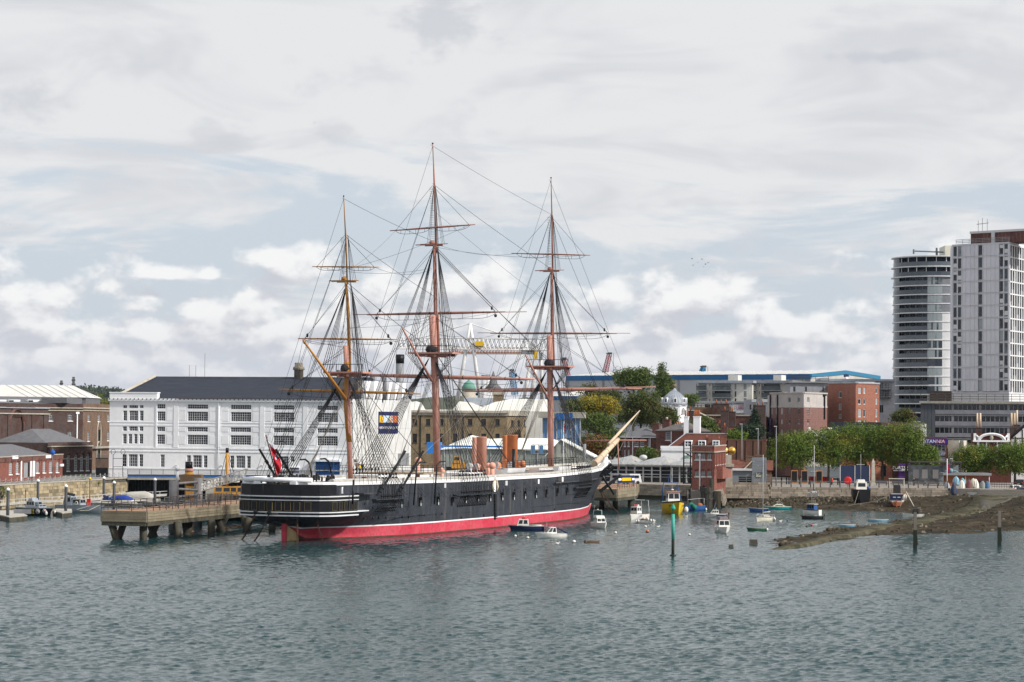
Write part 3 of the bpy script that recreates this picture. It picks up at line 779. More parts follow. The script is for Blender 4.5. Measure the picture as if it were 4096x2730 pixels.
build_mast('mizzen',19.2,[cC(1575,690),cC(1556,200),cE(648,660),cE(632,410)],[cE(655,640),cE(650,340),cE(636,0),cT1(541,1200)],[cT1(549,1250),cT1(538,850),cT1(521,555)],pink_m,spar_b,(cE(428,652),cE(772,655)),(cT1(413,1222),cT1(643,1219)),.38,'buff topped mizzen mast nearest the stern')
build_mast('main',49.7,[cG(335,1568),cG(318,800),cG(305,480),cG(290,140)],[cG(322,480),cG(315,140),cT2(462,1480),cT2(452,940)],[cT2(458,1000),cT2(445,460),cT2(431,140)],pink_m,spar_p,(cG(70,482),cG(462,478)),(cT2(308,941),cT2(560,930)),.55,'tall pink main mast amidships')
build_mast('fore',99.4,[cH(345,1500),cH(342,1100),cH(336,620),cH(332,320)],[cH(352,610),cH(345,300),cT3(594,1250),cT3(592,950)],[cT3(594,1000),cT3(586,500),cT3(580,215)],pink_m,spar_p,(cH(108,600),cH(480,598)),(cT3(462,947),cT3(690,941)),.52,'pink fore mast behind the funnels')
q=masts['mizzen']
pz=[Lv(Ss(*p,19.2))for p in(cC(1558,215),cE(640,950),cE(648,640),cE(640,560))]
obj('painted_sleeve',MB().tube(pz,.41,14),buff_m,q['root'])
yards={}
def yard(key,mk,l,r,rad,m,boom=None,bands=True):
 M=masts[mk];s=M['s']+.95
 a,b=Lv(Ss(*l,s)),Lv(Ss(*r,s));c=(a+b)/2
 pts=[a.lerp(b,k)for k in(0,.1,.3,.5,.7,.9,1)]
 y=obj('yard',MB().tube(pts,[rad*k for k in(.45,.62,.92,1,.92,.62,.45)],10),m,M['root'])
 yards[key]=(a,b,y)
 if boom:
  A,B=Lv(Ss(*boom[0],s)),Lv(Ss(*boom[1],s))
  obj('studding_sail_boom',MB().tube([A,B],rad*.30,6),m,y)
 if bands:
  mb=MB()
  for k in np.linspace(.08,.92,12 if rad>.2 else 8):
   p=a.lerp(b,k);d=(b-a).normalized()*.05;rr=rad*(1-abs(k-.5)*.9)*1.13
   mb.tube([p-d,p+d],rr,8)
  obj('yard_bands',mb,rope_m,y,kind='stuff')
  mb=MB()
  for h in(0,1):
   p0,p1=(a.lerp(b,.06),a.lerp(b,.48))if h==0 else(a.lerp(b,.52),a.lerp(b,.94))
   L=[p0 .lerp(p1,i/12)-Vector((0,0,.9*(1-(2*i/12-1)**4)*min(1,(b-a).length/20)+.05))for i in range(13)]
   mb.tube(L,.035,3,cap=False)
   for i in(2,5,7,10):mb.tube([p0 .lerp(p1,i/12),L[i]],.03,3,cap=False)
  obj('footrope',mb,rope_m,y)
 return y
yard('main_course','main',cE(700,672),cG(1205,713),.34,pink_m)
yard('main_tops','main',cE(825,134),cG(945,108),.22,spar_p,(cE(700,133),cG(1134,107)))
yard('main_gal','main',cT2(117,831),cT2(786,782),.15,spar_p)
yard('fore_course','fore',cG(580,820),cI(1150,487),.29,pink_m,(cG(480,803),cI(1327,467)))
yard('fore_tops','fore',cG(808,300),cH(935,302),.19,spar_p,(cG(696,296),cH(1055,300)))
yard('fore_gal','fore',cT3(285,812),cT3(903,827),.14,spar_p)
yard('mizzen_course','mizzen',cE(38,804),cE(1302,843),.22,buff_m,bands=True)
yard('mizzen_tops','mizzen',cE(206,348),cE(1103,356),.14,buff_m)
yard('mizzen_gal','mizzen',cT1(292,1112),cT1(815,1116),.11,buff_m)
for k,mk,hi_,lo_,m in(('mizzen','mizzen',cE(250,358),cE(632,890),buff_m),('main','main',cG(20,252),cG(284,724),pink_m),('fore','fore',cH(115,492),cH(326,903),pink_m)):
 M=masts[mk]
 o=obj('gaff',MB().tube([Lv(St(*lo_,.1)),Lv(St(*hi_,.1))],.26 if k=='mizzen'else .22,8,r2=.12),m,M['root'])
 M['gaff']=Lv(St(*hi_,.1))
B0,B1,B2=Lv(St(*cI(560,1430),0)),Lv(St(*cI(852,1128),0)),Lv(St(*cI(1127,762),0))
J0=Lv(St(*cI(735,1185),0))
bs=obj('bowsprit',MB().tube([B0,B1],.56,14,r2=.44),cream_m,ship)
obj('jib_boom',MB().tube([J0,J0 .lerp(B2,.35),B2],[.27,.26,.09],10),cream_m,bs)
for k in(.25,.5,.75,.97):
 p=B0 .lerp(B1,k);d=(B1-B0).normalized()*.06
 obj('bowsprit_band',MB().tube([p-d,p+d],.61-.14*k,12),hemp_m,bs)
a,b=Lv(Ss(*cI(450,1140),B1 .x-.4)),Lv(Ss(*cI(1210,1135),B1 .x-.4))
obj('spritsail_yard',MB().tube([a,(a+b)/2,b],[.09,.16,.09],8),pink_m,bs)
dsk=Lv(St(*cI(866,1510),0))
obj('dolphin_striker',MB().tube([B1-Vector((.2,0,.2)),dsk],.12,6),pink_m,bs)
def rope(parent,a,b,r=.045,m=None,sag=0.0,name='stay'):
 a,b=Vector(a),Vector(b);n=1 if sag==0 else 10
 pts=[a.lerp(b,i/n)-Vector((0,0,sag*4*(i/n)*(1-i/n)))for i in range(n+1)]
 return obj(name,MB().tube(pts,r*.8,4,cap=False),m or rope_m,parent)
def chan(s,sd,z=6.3):return L3(s,sd*(half(s,6.3)+.55),z)
for mk,M in masts.items():
 R=M['root'];s0=M['s'];zt,zx=M['ztop'],M['zx'];ym=M['low'][-1].y
 ztr=M['tg'][-1].z;zg=M['tg'][1].z
 sc_={'mizzen':.75,'main':1,'fore':1}[mk]
 hw,hx=M['hw'],M['hx']
 nsh={'mizzen':6,'main':9,'fore':8}[mk]
 for sd in(1,-1):
  hounds=Vector((s0,ym-sd*.45,zt-.7))
  feet=[chan(s0-1.2-1.05*i*(1.1 if mk!='mizzen'else .95),sd,7.7)for i in range(nsh)]
  for f in feet:rope(R,hounds,f,.062,name='shroud')
  mb=MB()
  for q in range(1,26):
   k=q/27;l=[f.lerp(hounds,k)for f in(feet[0],feet[-1])]
   if(l[0]-l[1]).length>.35:mb.tube([l[0],l[1]],.008,3,cap=False)
  obj('ratlines',mb,rope_m,R,kind='stuff')
  edge=[Vector((s0-1.7+.8*i,ym-sd*hw,zt))for i in range(5)]
  for e in edge:rope(R,e,Vector((s0,ym-sd*.5,zt-4.2)),.05,name='futtock_shroud')
  xh=Vector((s0+.9,ym-sd*.3,zx-.4))
  for e in edge:rope(R,e,xh,.052,name='topmast_shroud')
  mb=MB()
  for q in range(1,22):
   k=q/23;l=[f.lerp(xh,k)for f in(edge[0],edge[-1])]
   if(l[0]-l[1]).length>.25:mb.tube([l[0],l[1]],.007,3,cap=False)
  obj('ratlines',mb,rope_m,R,kind='stuff')
  xe=[Vector((s0+.3+.6*i,M['tg'][0].y-sd*hx*.45,zx))for i in range(3)]
  gh=Vector((s0+1.1,M['tg'][1].y-sd*.12,zg-.2))
  for e in xe:rope(R,e,gh,.034,name='topgallant_shroud')
  for i,(top_,off,r)in enumerate(((xh,10.5,.055),(xh,12.2,.055),(xh,13.6,.05),(gh,15.2,.042),(gh,16.6,.04),(M['tg'][-1]-Vector((0,0,.4)),18.5,.034))):
   s_=max(-2.6,s0-off*sc_)
   rope(R,top_,chan(s_,sd,7.6),r,name='backstay')
 mb=MB()
 for q in range(30):
  z=zx+1+(zg-zx-1.6)*q/29
  c0=M['tg'][0].lerp(M['tg'][1],(z-M['tg'][0].z)/(zg-M['tg'][0].z))
  mb.tube([c0+Vector((0,.25,0)),c0+Vector((0,.85,0))],.025,3,cap=False)
 obj('mast_ladder',mb,rope_m,R,kind='stuff')
mz,mn,fo=masts['mizzen'],masts['main'],masts['fore']
def pt(M,z,dx=.3):
 P=M['low']+M['tm']+M['tg'];y=min(P,key=lambda q:abs(q.z-z)).y
 return Vector((M['s']+dx,y,z))
ST_=[(mn,mn['ztop']+.3,L3(84,0,7.5),.085),(mn,mn['ztop']+.3,L3(82.6,.8,7.5),.085),(mn,mn['zx'],pt(fo,fo['ztop']+.6,-.6),.06),(mn,mn['zx']-.4,pt(fo,fo['ztop']+1,-.6),.06),(mn,mn['tg'][1].z,pt(fo,fo['zx']+.3,0),.045),(mn,mn['tg'][-1].z-.3,pt(fo,fo['tg'][1].z,0),.034),(mn,mn['tg'][1].z-4,pt(fo,fo['zx']-6,0),.03),(mz,mz['ztop']+.3,L3(46.5,0,10),.075),(mz,mz['zx'],pt(mn,mn['ztop']+.5,-.6),.055),(mz,mz['tg'][1].z,pt(mn,mn['zx']-8,-.4),.042),(mz,mz['tg'][-1].z-.3,pt(mn,mn['zx']+.5,-.4),.034),(fo,fo['ztop']+.3,B1 .lerp(B0,.35),.085),(fo,fo['ztop']+.3,B1 .lerp(B0,.5),.085),(fo,fo['zx'],B1,.06),(fo,fo['zx']-.3,B1+Vector((0,.4,0)),.06),(fo,fo['zx']-.6,J0 .lerp(B2,.7),.05),(fo,fo['tg'][1].z,J0 .lerp(B2,.85),.042),(fo,fo['tg'][-1].z-.4,B2,.034)]
for M,z,b,r in ST_:rope(M['root'],pt(M,z),b,r,sag=.25,name='stay')
for key,mk in(('main_course','main'),('main_tops','main'),('main_gal','main'),('fore_course','fore'),('fore_tops','fore'),('fore_gal','fore'),('mizzen_course','mizzen'),('mizzen_tops','mizzen'),('mizzen_gal','mizzen')):
 a,b,y=yards[key];M=masts[mk]
 head={'course':M['low'][-1].z,'tops':M['zx']-.5,'gal':M['tg'][1].z-.3}[key.split('_')[1]]
 for e,k in((a.lerp(b,.07),0),(a.lerp(b,.93),1)):
  rope(M['root'],e,pt(M,head),.036,name='lift')
  if 'tops'in key or 'course'in key:
   rope(M['root'],e+Vector((0,0,.1)),pt(M,head-.5),.03,name='lift')
   mb=MB();mb.ball(e.lerp(pt(M,head),.06),.26,8,5,sq=(.7,.7,1.2));mb.ball(e-Vector((0,0,.55)),.26,8,5);obj('block',mb,rope_m,y)
  if mk=='fore':tgt=pt(mn,(e.z+3)if 'course'in key else e.z-2,.6)
  elif mk=='main':tgt=pt(mz,e.z*.62+9,.4)if 'course'not in key else L3(12,(1 if k else-1)*7.2,8.2)
  else:tgt=pt(mn,e.z+1.5,-.6)
  rope(M['root'],e,tgt,.026,sag=.9 if mk!='main'else .5,name='brace')
for M in masts.values():
 g=M['gaff'];s0=M['s']
 rope(M['root'],g,pt(M,M['low'][-1].z-.3,-.5),.035,name='span');rope(M['root'],g.lerp(pt(M,M['ztop']-6,-.5),.35),pt(M,M['low'][-1].z-1,-.5),.035,name='span')
 for sd in(1,-1):
  rope(M['root'],g,L3(s0-8,sd*7.4,8.0),.03,name='vang');rope(M['root'],g.lerp(pt(M,M['ztop']-6,-.5),.2),L3(s0-5,sd*7.8,8.0),.028,name='vang')
  for j in range(8):
   rope(M['root'],pt(M,M['ztop']-.6-j*.4,-.2),L3(s0+3.4-j*1.3,sd*(8.1-.5*j),7.7),.028,hemp_m if j%2 else rope_m,name='fall')
   rope(M['root'],pt(M,M['zx']-1-j,.5),L3(s0+1.2-j*.9,sd*(3+.9*j),7.4),.022,hemp_m if j%3==0 else rope_m,name='fall')
rope(mn['root'],Lv(Ss(*cG(1010,625),85)),Lv(St(*cG(190,1400),8.3)),.03,hemp_m,name='fall')
for sd in(1,-1):
 rope(bs,B2,L3(124,sd*2.2,8.2),.032,hemp_m,name='guy');rope(bs,B1,L3(121,sd*3,7.6),.045,name='guy')
rope(bs,dsk,B2,.035,name='guy');rope(bs,dsk,L3(124,0,5.2),.045,name='guy');rope(bs,dsk,J0 .lerp(B2,.6),.035,name='guy')
def cyl(name,s,t,z0,z1,r,m,parent=None,n=18,lip=True):
 prof=[(r,z0),(r,z1-.12),(r*1.04,z1-.1),(r*1.04,z1),(r*.86,z1),(r*.84,z1-.5),(.001,z1-.5)]if lip else[(r,z0),(r,z1)]
 return obj(name,MB().lathe(prof,L3(s,t,0),n),m,parent or ship)
f1=cyl('funnel',68.4,0,6.2,13.9,.88,fun_m);cyl('steam_pipe',66.2,-.3,6.2,13.85,.36,fun_m,f1)
f2=cyl('funnel',81.6,0,6.2,14.2,.98,fun_o);cyl('steam_pipe',79.2,-.3,6.2,14.1,.40,fun_o,f2)
def cowl(px,py,r,s,m,mouth,pipe=.62,head=0.9):
 c=Ss(*cD(px,py),s);p=L3(c.x,c.y,c.z)
 k=r/2.6144*(S0 .y+FW.y*s)/F
 mb=MB();mb.lathe([(k*pipe,6.2),(k*pipe,c.z-k*.6)],(p.x,p.y,0),12)
 mb.ball(p,k,14,9)
 v=obj('ventilator',mb,m,ship)
 if mouth is not None:
  d=Vector((cos(mouth),sin(mouth),.05)).normalized()
  d=Vector((d.x,d.y,d.z));
  mb2=MB();q=d.to_track_quat('Z','Y').to_matrix().to_4x4()
  mb2 .lathe([(k*.55,k*.2),(k*1.06,k*.78),(k*1.1,k*.98),(k*1.0,k*1.0),(.001,k*.92)],p,16,mat=q)
  obj('ventilator_mouth',mb2,pale_metal,v)
aft=pi+.25
cowl(188,372,36,41,fun_m,None);cowl(440,485,30,53,fun_m,None);cowl(735,432,31,64,pale_metal,aft-.6);cowl(815,436,31,66,fun_m,aft-.6)
cowl(965,430,38,72,fun_m,None);cowl(925,425,28,74,fun_m,None);cowl(1028,424,33,76,fun_o,aft-.6);cowl(1172,424,35,79.5,fun_o,aft-.6)
cowl(1284,410,36,85,fun_o,None);cowl(1250,408,30,87,fun_o,None)
cyl('galley_pipe',77.4,2.0,6.2,11.9,.27,black_paint,lip=False)
obj('deckhouse',MB().box(75,80.5,-3.5,3.0,6.15,8.6),white,ship)
obj('deckhouse',MB().box(86,95,-3.2,3.2,6.15,8.75),white,ship)
obj('deckhouse',MB().box(56,62,-3.0,3.0,6.15,8.3),white,ship)
obj('chart_house',MB().box(24,29,-2.6,2.6,6.15,8.5),white,ship)
def guard(name,pts,h,n,r=.04,rails=3):
 mb=MB();L=[Vector(p)for p in pts]
 for a,b in zip(L,L[1:]):
  k=max(1,int((b-a).length/n))
  for i in range(k+1):p=a.lerp(b,i/k);mb.tube([p,p+Vector((0,0,h))],r,4)
  for j in range(rails):z=Vector((0,0,h*(j+1)/rails));mb.tube([a+z,b+z],r*.8,4)
 return mb
obj('bridge_rail',guard('',[L3(66,4.6,8.9),L3(100,4.6,9.3)],1.1,1.7),black_paint,ship)
obj('bridge_rail',guard('',[L3(34,-5,8.7),L3(34,5.2,8.7),L3(42,5.2,8.7)],1.1,1.5),black_paint,ship)
obj('bridge_rail',guard('',[L3(22,-6.6,8.6),L3(34,-6.6,8.6)],1.1,1.5),black_paint,ship)
obj('bridge_deck',MB().box(33.8,42.2,-5.3,5.1,8.5,8.7).box(66,100,-5,-4,8.75,8.9),deck_m,ship)
def skiff(L,bm,d,rake=.35,trans=.55,n=9):
 mb=MB();ring_n=7;rows=[]
 for i in range(n+1):
  u=i/n;x=L*u
  b=bm/2*(trans+(1-trans)*min(1,u/.4))*max(.03,(1-max(0,(u-.45)/.55)**2.2))
  sh=d*(1+.28*max(0,u-.45)**1.5*2+.05*(1-u));kz=d*.0+d*.75*max(0,(u-.8)/.2)**2
  row=[]
  for k in range(ring_n):
   a=-1+2*k/(ring_n-1);y=b*(abs(a)**.6)*(1 if a>0 else-1);z=kz+(sh-kz)*(abs(a)**2.2)
   row.append((x+rake*(z/d)*max(0,(u-.6)/.4),y,z))
  rows.append(row)
 for r in rows:mb.v+=r
 for i in range(n):
  for k in range(ring_n-1):
   q=i*ring_n+k;mb.f.append([q,q+1,q+ring_n+1,q+ring_n]);mb.mi.append(0);mb.sm.append(True)
 mb.f.append(list(range(ring_n))[::-1]);mb.mi.append(0);mb.sm.append(False)
 b0=len(mb.v)
 for r in rows:
  l,rr=r[0],r[-1]
  mb.v+=[l,rr,(l[0],l[1]*.86,l[2]-.02),(rr[0],rr[1]*.86,rr[2]-.02),(l[0],l[1]*.6,l[2]*.45),(rr[0],rr[1]*.6,rr[2]*.45)]
 for i in range(n):
  p,q=b0+6*i,b0+6*i+6
  for(a,c,mi)in((0,2,1),(3,1,1),(2,4,2),(5,3,2),(4,5,2)):
   mb.f.append([p+a,p+c,q+c,q+a]);mb.mi.append(mi);mb.sm.append(False)
 return mb
wood_m=mat('varnished_wood',(.26,.13,.05),(.20,.10,.04),1.2,.5)
for(s,t,L,b,rz)in((66,5.0,9,2.4,0),(55,-5.0,9,2.4,0),(88,5.4,7,2,0)):
 bt=obj('ships_boat',skiff(L,b,1.0),[white,black_paint,dark_metal],ship,L3(s,t,7.9))
def boom(a,b,sA,sB,r=.2,name='boat_davit'):
 A,B=Lv(sA),Lv(sB)
 o=obj(name,MB().tube([A,B],r,4,smooth=False),black_paint,ship)
 mb=MB();d=(B-A).normalized()
 for k in(.42,.6,.9):
  p=A.lerp(B,k);mb.tube([p-d*.12,p+d*.12],r*1.5,4)
 mb.ball(A.lerp(B,.9),r*1.35,8,5)
 obj('davit_fitting',mb,black_paint,o)
 return A,B
for hi_,lo_,t in((cC(433,310),cC(650,680),-6.2),(cC(640,312),cC(860,680),-5.4),(cC(2262,330),cC(1945,845),8.4),(cD(243,275),cD(-2,700),8.7)):
 boom(0,0,St(*hi_,t+(0 if t<0 else 1.6)),St(*lo_,t),.21)
for hi_,mid_,lo_ in((cC(950,438),cC(1050,470),cC(1088,640)),(cC(1200,428),cC(1300,460),cC(1330,600))):
 A,B,D_=[Lv(St(*p,-6.5))for p in(hi_,mid_,lo_)]
 obj('quarter_davit',MB().tube([A,A.lerp(B,.55)+Vector((0,0,.25)),B,D_.lerp(B,.5)+Vector((.12,0,0)),D_],.13,6),black_paint,ship)
for hi_,mid_,lo_ in((cD(470,383),cD(385,430),cD(358,830)),(cD(265,395),cD(175,430),cD(142,840))):
 A,B,D_=[Lv(St(*p,9.2))for p in(hi_,mid_,lo_)]
 obj('side_davit',MB().tube([A,A.lerp(B,.6)+Vector((0,0,.35)),B,B.lerp(D_,.15),D_],.12,6),black_paint,ship)
obj('side_davit',MB().tube([Lv(St(*cC(1612,690),8.6)),Lv(St(*cC(1600,1000),8.8))],.13,6),black_paint,ship)
F0,F1=Lv(St(*cC(668,742),.2)),Lv(St(*cC(513,128),.2))
obj('ensign_staff',MB().tube([F0,F1],.09,6),mat('dark_wood',(.07,.028,.02),None,1,.6),ship)
flag_r=mat('flag_red',(.42,.015,.03),(.34,.012,.025),.8,.8,fine=.05)
flag_b=mat('flag_blue',(.012,.02,.11),None,1,.8)
mb=MB();nu,nv=14,9
fl={}
ol=[cC(*p)for p in((545,215),(560,300),(590,380),(640,450),(690,480),(640,560),(655,630))]
top_pts=[Vector((545,205)),Vector((640,330)),Vector((690,430)),Vector((712,500)),Vector((695,590))]
bot_pts=[Vector((566,290)),Vector((596,400)),Vector((615,500)),Vector((640,580)),Vector((655,636))]
def poly_at(P,k):
 x=k*(len(P)-1);i=min(int(x),len(P)-2);return P[i].lerp(P[i+1],x-i)
for i in range(nu+1):
 for j in range(nv+1):
  p=poly_at(top_pts,i/nu).lerp(poly_at(bot_pts,i/nu),j/nv)
  w=.3*sin(j/nv*7+i*.5)*min(1,i/3)
  mb.v.append(tuple(Lv(St(*cC(p.x,p.y),.25+w))))
for i in range(nu):
 for j in range(nv):
  q=i*(nv+1)+j;mb.f.append([q,q+1,q+nv+2,q+nv+1])
  u,v=i/nu,j/nv
  cross=u<.42 and v<.55
  mi=0
  if cross:
   cu,cv=(u+.5/nu)/.42,(v+.5/nv)/.55
   mi=1
   if abs(cu-.5)<.13 or abs(cv-.5)<.13:mi=0
   elif abs(cu-cv)<.12 or abs(cu+cv-1)<.12:mi=2
  mb.mi.append(mi);mb.sm.append(True)
obj('ensign',mb,[flag_r,flag_b,white],ship)
def side_pt(px,py,off=0.0):
 t=8.9
 for _ in range(12):
  p=St(px,py,t);t=half(min(max(p.x,-3),126),p.z)+off
 return p
gp_m=mat('gunport_recess',(.010,.010,.011),None,1,.8)
for x,y in((205,805),(390,795),(540,800),(680,775),(808,770),(935,758),(1062,750),(1183,745),(1300,735),(1415,725),(1525,715),(1640,705),(1740,695),(5,820)):
 c=side_pt(*cD(x+3,y));s,z=c.x,c.z;t=c.y
 d=MB();d.box(s-.32,s+.32,-t-.10,-t+.3,z-.62,z+.55);gp=obj('gun_port',d,gp_m,ship)
 o=MB();o.tube([(s+.62*cos(a),-t-.07,z+.62+.5*sin(a))for a in np.linspace(0,pi,7)],.06,4);o.tube([(s-.62,-t-.07,z+.6),(s-.62,-t-.07,z-.2)],.05,4);o.tube([(s+.62,-t-.07,z+.6),(s+.62,-t-.07,z-.2)],.05,4)
 obj('port_surround',o,hull_m,gp)
 l=MB();l.box(s+.0,s+.24,-t-.14,-t-.10,z-.6,z+.2);obj('gun_muzzle_plug',l,pale_metal if x not in(540,1525,1640,1740)else dark_metal,gp)
 ld=MB();ld.add([(s-.5,-t-.1,z+.75),(s+.5,-t-.1,z+.75),(s+.62,-t-1.15,z+.55),(s-.38,-t-1.15,z+.55)],[(0,1,2,3),(3,2,1,0)])
 ld.tube([(s-.4,-t-1.1,z+.57),(s-.9,-t-.05,z+2.0)],.035,3);ld.tube([(s+.6,-t-1.1,z+.57),(s+.1,-t-.05,z+2.0)],.035,3)
 obj('port_lid',ld,hull_m,gp)
for mk,M in masts.items():
 s0=M['s'];n={'mizzen':6,'main':9,'fore':8}[mk]
 for sd in(1,-1):
  a,b_=s0-.2,s0-1.6-1.15*n*(1.1 if mk!='mizzen'else .95)
  L_=[(s,half(s,5.5))for s in np.linspace(b_,a,9)]
  mb=MB()
  for(s1,h1),(s2,h2)in zip(L_,L_[1:]):
   mb.add([L3(s1,sd*(h1-.05),5.35),L3(s2,sd*(h2-.05),5.35),L3(s2,sd*(h2+.62),5.35),L3(s1,sd*(h1+.62),5.35),L3(s1,sd*(h1-.05),5.5),L3(s2,sd*(h2-.05),5.5),L3(s2,sd*(h2+.62),5.5),L3(s1,sd*(h1+.62),5.5)],[(0,1,2,3),(4,5,6,7),(3,2,6,7),(0,3,7,4),(1,2,6,5)])
  ch=obj('channel',mb,hull_m,ship)
  mb=MB()
  for i in range(n*2):
   s=s0-.8-.56*i*(1.1 if mk!='mizzen'else .95);h=half(s,5.5)
   mb.tube([L3(s,sd*(h+.6),5.45),L3(s,sd*(h+.6),6.7),L3(s,sd*(h+.4),7.9)],.045,4)
   mb.tube([L3(s,sd*(h+.6),5.4),L3(s-.15,sd*(half(s,4)+.06),3.9)],.045,4)
   mb.tube([L3(s,sd*(h+.6),5.75),L3(s,sd*(h+.6),6.0)],.14,6)
   mb.tube([L3(s-.15,sd*(half(s,4)+.06),3.7),L3(s-.15,sd*(half(s,4)+.06),3.95)],.12,6)
  obj('chain_plates',mb,black_paint,ch,kind='stuff')
  mb=MB()
  for i in range(n):
   s=s0-1.2-1.05*i*(1.1 if mk!='mizzen'else .95);h=half(s,7)
   for z in(8.35,8.9):mb.ball(L3(s,sd*(h-.05),z),.19,7,5)
   mb.ball(L3(s-.4,sd*(h-1.0),8.0),.34,7,5)
  obj('deadeyes',mb,rope_m,ship,kind='stuff')
A=side_pt(*cD(985,560));s,t=A.x,A.y
ent=obj('entry_port',MB().box(s-.35,s+.35,-t-.16,-t+.2,5.6,7.3),white,ship)
for k in(-1,1):
 mb=MB();mb.tube([(s+k*.75,-t-.12,5.7),(s+k*.95,-t-.16,6.3),(s+k*.7,-t-.16,6.9),(s+k*.55,-t-.14,7.35)],[.12,.22,.2,.12],7);mb.ball((s+k*.62,-t-.16,7.3),.2,7,5)
 obj('carved_figure',mb,mat('gilt_white',(.62,.56,.45),(.45,.33,.15),4,.6)if k==-1 else MATS['gilt_white'],ent)
mb=MB();mb.lathe([(.42,-.02),(.42,.1),(.3,.16),(.001,.16)],(s,-t-.1,7.7),12,mat=Matrix.Rotation(radians(90),4,'X'));obj('entry_crest',mb,pale_metal,ent)
for i in range(17):
 z=5.3-i*.235;a=side_pt(*cD(992+i*1.9,680))
 s2=A.x+.25+i*.02;h=half(s2,z)
 obj('side_step',MB().box(s2-.5,s2+.35,-h-.28,-h,z-.07,z+.05),black_paint,ship)
for x,y in((22,965),(88,965),(205,945),(255,945),(375,935),(435,930),(640,968),(875,945),(1155,930),(1395,905),(1615,880)):
 p=side_pt(*cD(x,y));mb=MB();mb.lathe([(.16,-.05),(.16,.1),(.1,.1),(.1,.02),(.001,.02)],(p.x,-p.y,p.z),8,mat=Matrix.Rotation(radians(90),4,'X'));obj('scuttle',mb,black_paint,ship)
for x,y in((1750,1165),(1855,1160),(1935,1158),(2022,1155),(2122,1155),(2222,1150),(2305,1148),(1755,990),(1860,1035),(1650,1000)):
 p=side_pt(*cC(x,y));mb=MB();mb.lathe([(.2,-.05),(.2,.1),(.12,.1),(.12,.02),(.001,.02)],(p.x,-p.y,p.z),8,mat=Matrix.Rotation(radians(90),4,'X'));obj('scuttle',mb,black_paint,ship)
for x0,x1,y0,y1,m in((1355,1420,780,862,white),(1460,1485,780,865,white)):
 a,b_=side_pt(*cC(x0,y1)),side_pt(*cC(x1,y0));obj('bulwark_port',MB().box(a.x,b_.x,-a.y-.06,-a.y+.1,a.z,b_.z),m,ship)
for x0,x1,y0,y1,m in((460,480,612,660,pale_metal),(1440,1455,570,618,white),(1650,1685,545,595,dark_metal),(1690,1705,545,595,white),(1100,1122,585,635,pale_metal)):
 a,b_=side_pt(*cD(x0,y1)),side_pt(*cD(x1,y0));obj('bulwark_port',MB().box(a.x,b_.x,-a.y-.06,-a.y+.1,a.z,b_.z),m,ship)
p,q=side_pt(*cD(1625,612),.35),side_pt(*cD(2060,568),.35)
obj('swinging_boom',MB().tube([L3(p.x,p.y,p.z),L3((p.x+q.x)/2,half((p.x+q.x)/2,6)+.4,(p.z+q.z)/2),L3(q.x,q.y,q.z)],.17,8),hull_m,ship)
p=side_pt(*cC(1720,850));obj('boat_platform',MB().box(p.x-2.2,p.x+2.0,-p.y-1.3,-p.y,p.z-.2,p.z),hull_m,ship)
def bar(a,b,t0,t1,r,name='cat_davit',taper=None):
 obj(name,MB().tube([Lv(St(*a,t0)),Lv(St(*b,t1))],r,4 if name=='cat_davit'else 8,smooth=False,r2=taper),black_paint,ship)
bar(cJ(8,765),cJ(120,672),3.0,4.6,.26);bar(cJ(0,960),cJ(212,788),3.0,6.0,.34,'anchor_shank',.24);bar(cJ(20,800),cJ(140,975),4.5,5.2,.2,'anchor_arm')
bar(cJ(40,790),cJ(145,700),3.5,5.0,.34);bar(cJ(0,800),cJ(60,720),3.0,3.8,.3)
p=Lv(St(*cJ(142,970),5.2));obj('anchor_fluke',MB().ball(p,.45,8,5,sq=(1,.5,1)),black_paint,ship)
for a,b_ in((cJ(5,960),cJ(125,1175)),(cJ(20,950),cJ(222,1190))):
 A=Lv(St(*a,1.0));Bw=sl(atz(*b_,0));mb=MB();chain(mb,A,Lv(Bw)-Vector((0,0,.3)),40,sag=.5);obj('anchor_chain',mb,rust_m,ship)
c=Lv(St(*cI(700,1400),0));mb=MB()
mb.tube([c+Vector((-1.6,0,-1.2)),c+Vector((-.6,0,-.5)),c+Vector((0,0,.1)),c+Vector((.25,0,.75))],[.45,.62,.55,.28],10);mb.ball(c+Vector((.35,0,1.1)),.36,10,7)
mb.tube([c+Vector((0,.5,.2)),c+Vector((.5,.65,-.2)),c+Vector((.9,.4,.2))],.16,6);mb.tube([c+Vector((0,-.5,.2)),c+Vector((.4,-.7,-.3)),c+Vector((.7,-.5,-.9))],.16,6)
obj('figurehead',mb,white,ship)
obj('poop_ladder',MB().box(13.5,13.8,-5.6,-4.9,6.2,8.5).box(13.5,13.8,-4.0,-3.9,6.2,8.5),wood_m,ship)
mb=MB()
for i in range(60):
 s,t=random.uniform(3,15),random.uniform(-6.2,2);z=8.0+random.random()*.6;h=random.uniform(.1,.3);mb.box(s-h,s+h,-t-h,-t+h*.6,z-.5,z+h,top=(h*.3,h*.3))
obj('deck_tackle',mb,rope_m,ship,kind='stuff')
land_m=mat('quay_ground',(.24,.235,.22),(.17,.165,.155),.4,.9)
mb=MB()
ql=[pxy(-600,355),pxy(0,431),pxy(512,494)]
qr=[pxy(1240,500),pxy(1700,520),pxy(1900,528)]
LZ=4.3
poly=[ql[0],ql[1],ql[2],pxy(520,520),pxy(1230,520),qr[0],qr[1],qr[2],pxy(2050,545),pxy(2300,560),Vector((40,580,0)),Vector((60,9000,0)),Vector((-4000,9000,0)),Vector((-900,355,0))]
mb.slab([(p.x,p.y)for p in poly],-2,LZ-.02);obj('quay_ground',mb,land_m,kind='structure')
quay_st=mat('quay_stone',(.33,.265,.165),(.25,.21,.145),.5,.9,bump=.04,bs=3,streak=.6,streakc=(.13,.105,.07),rand=.38)
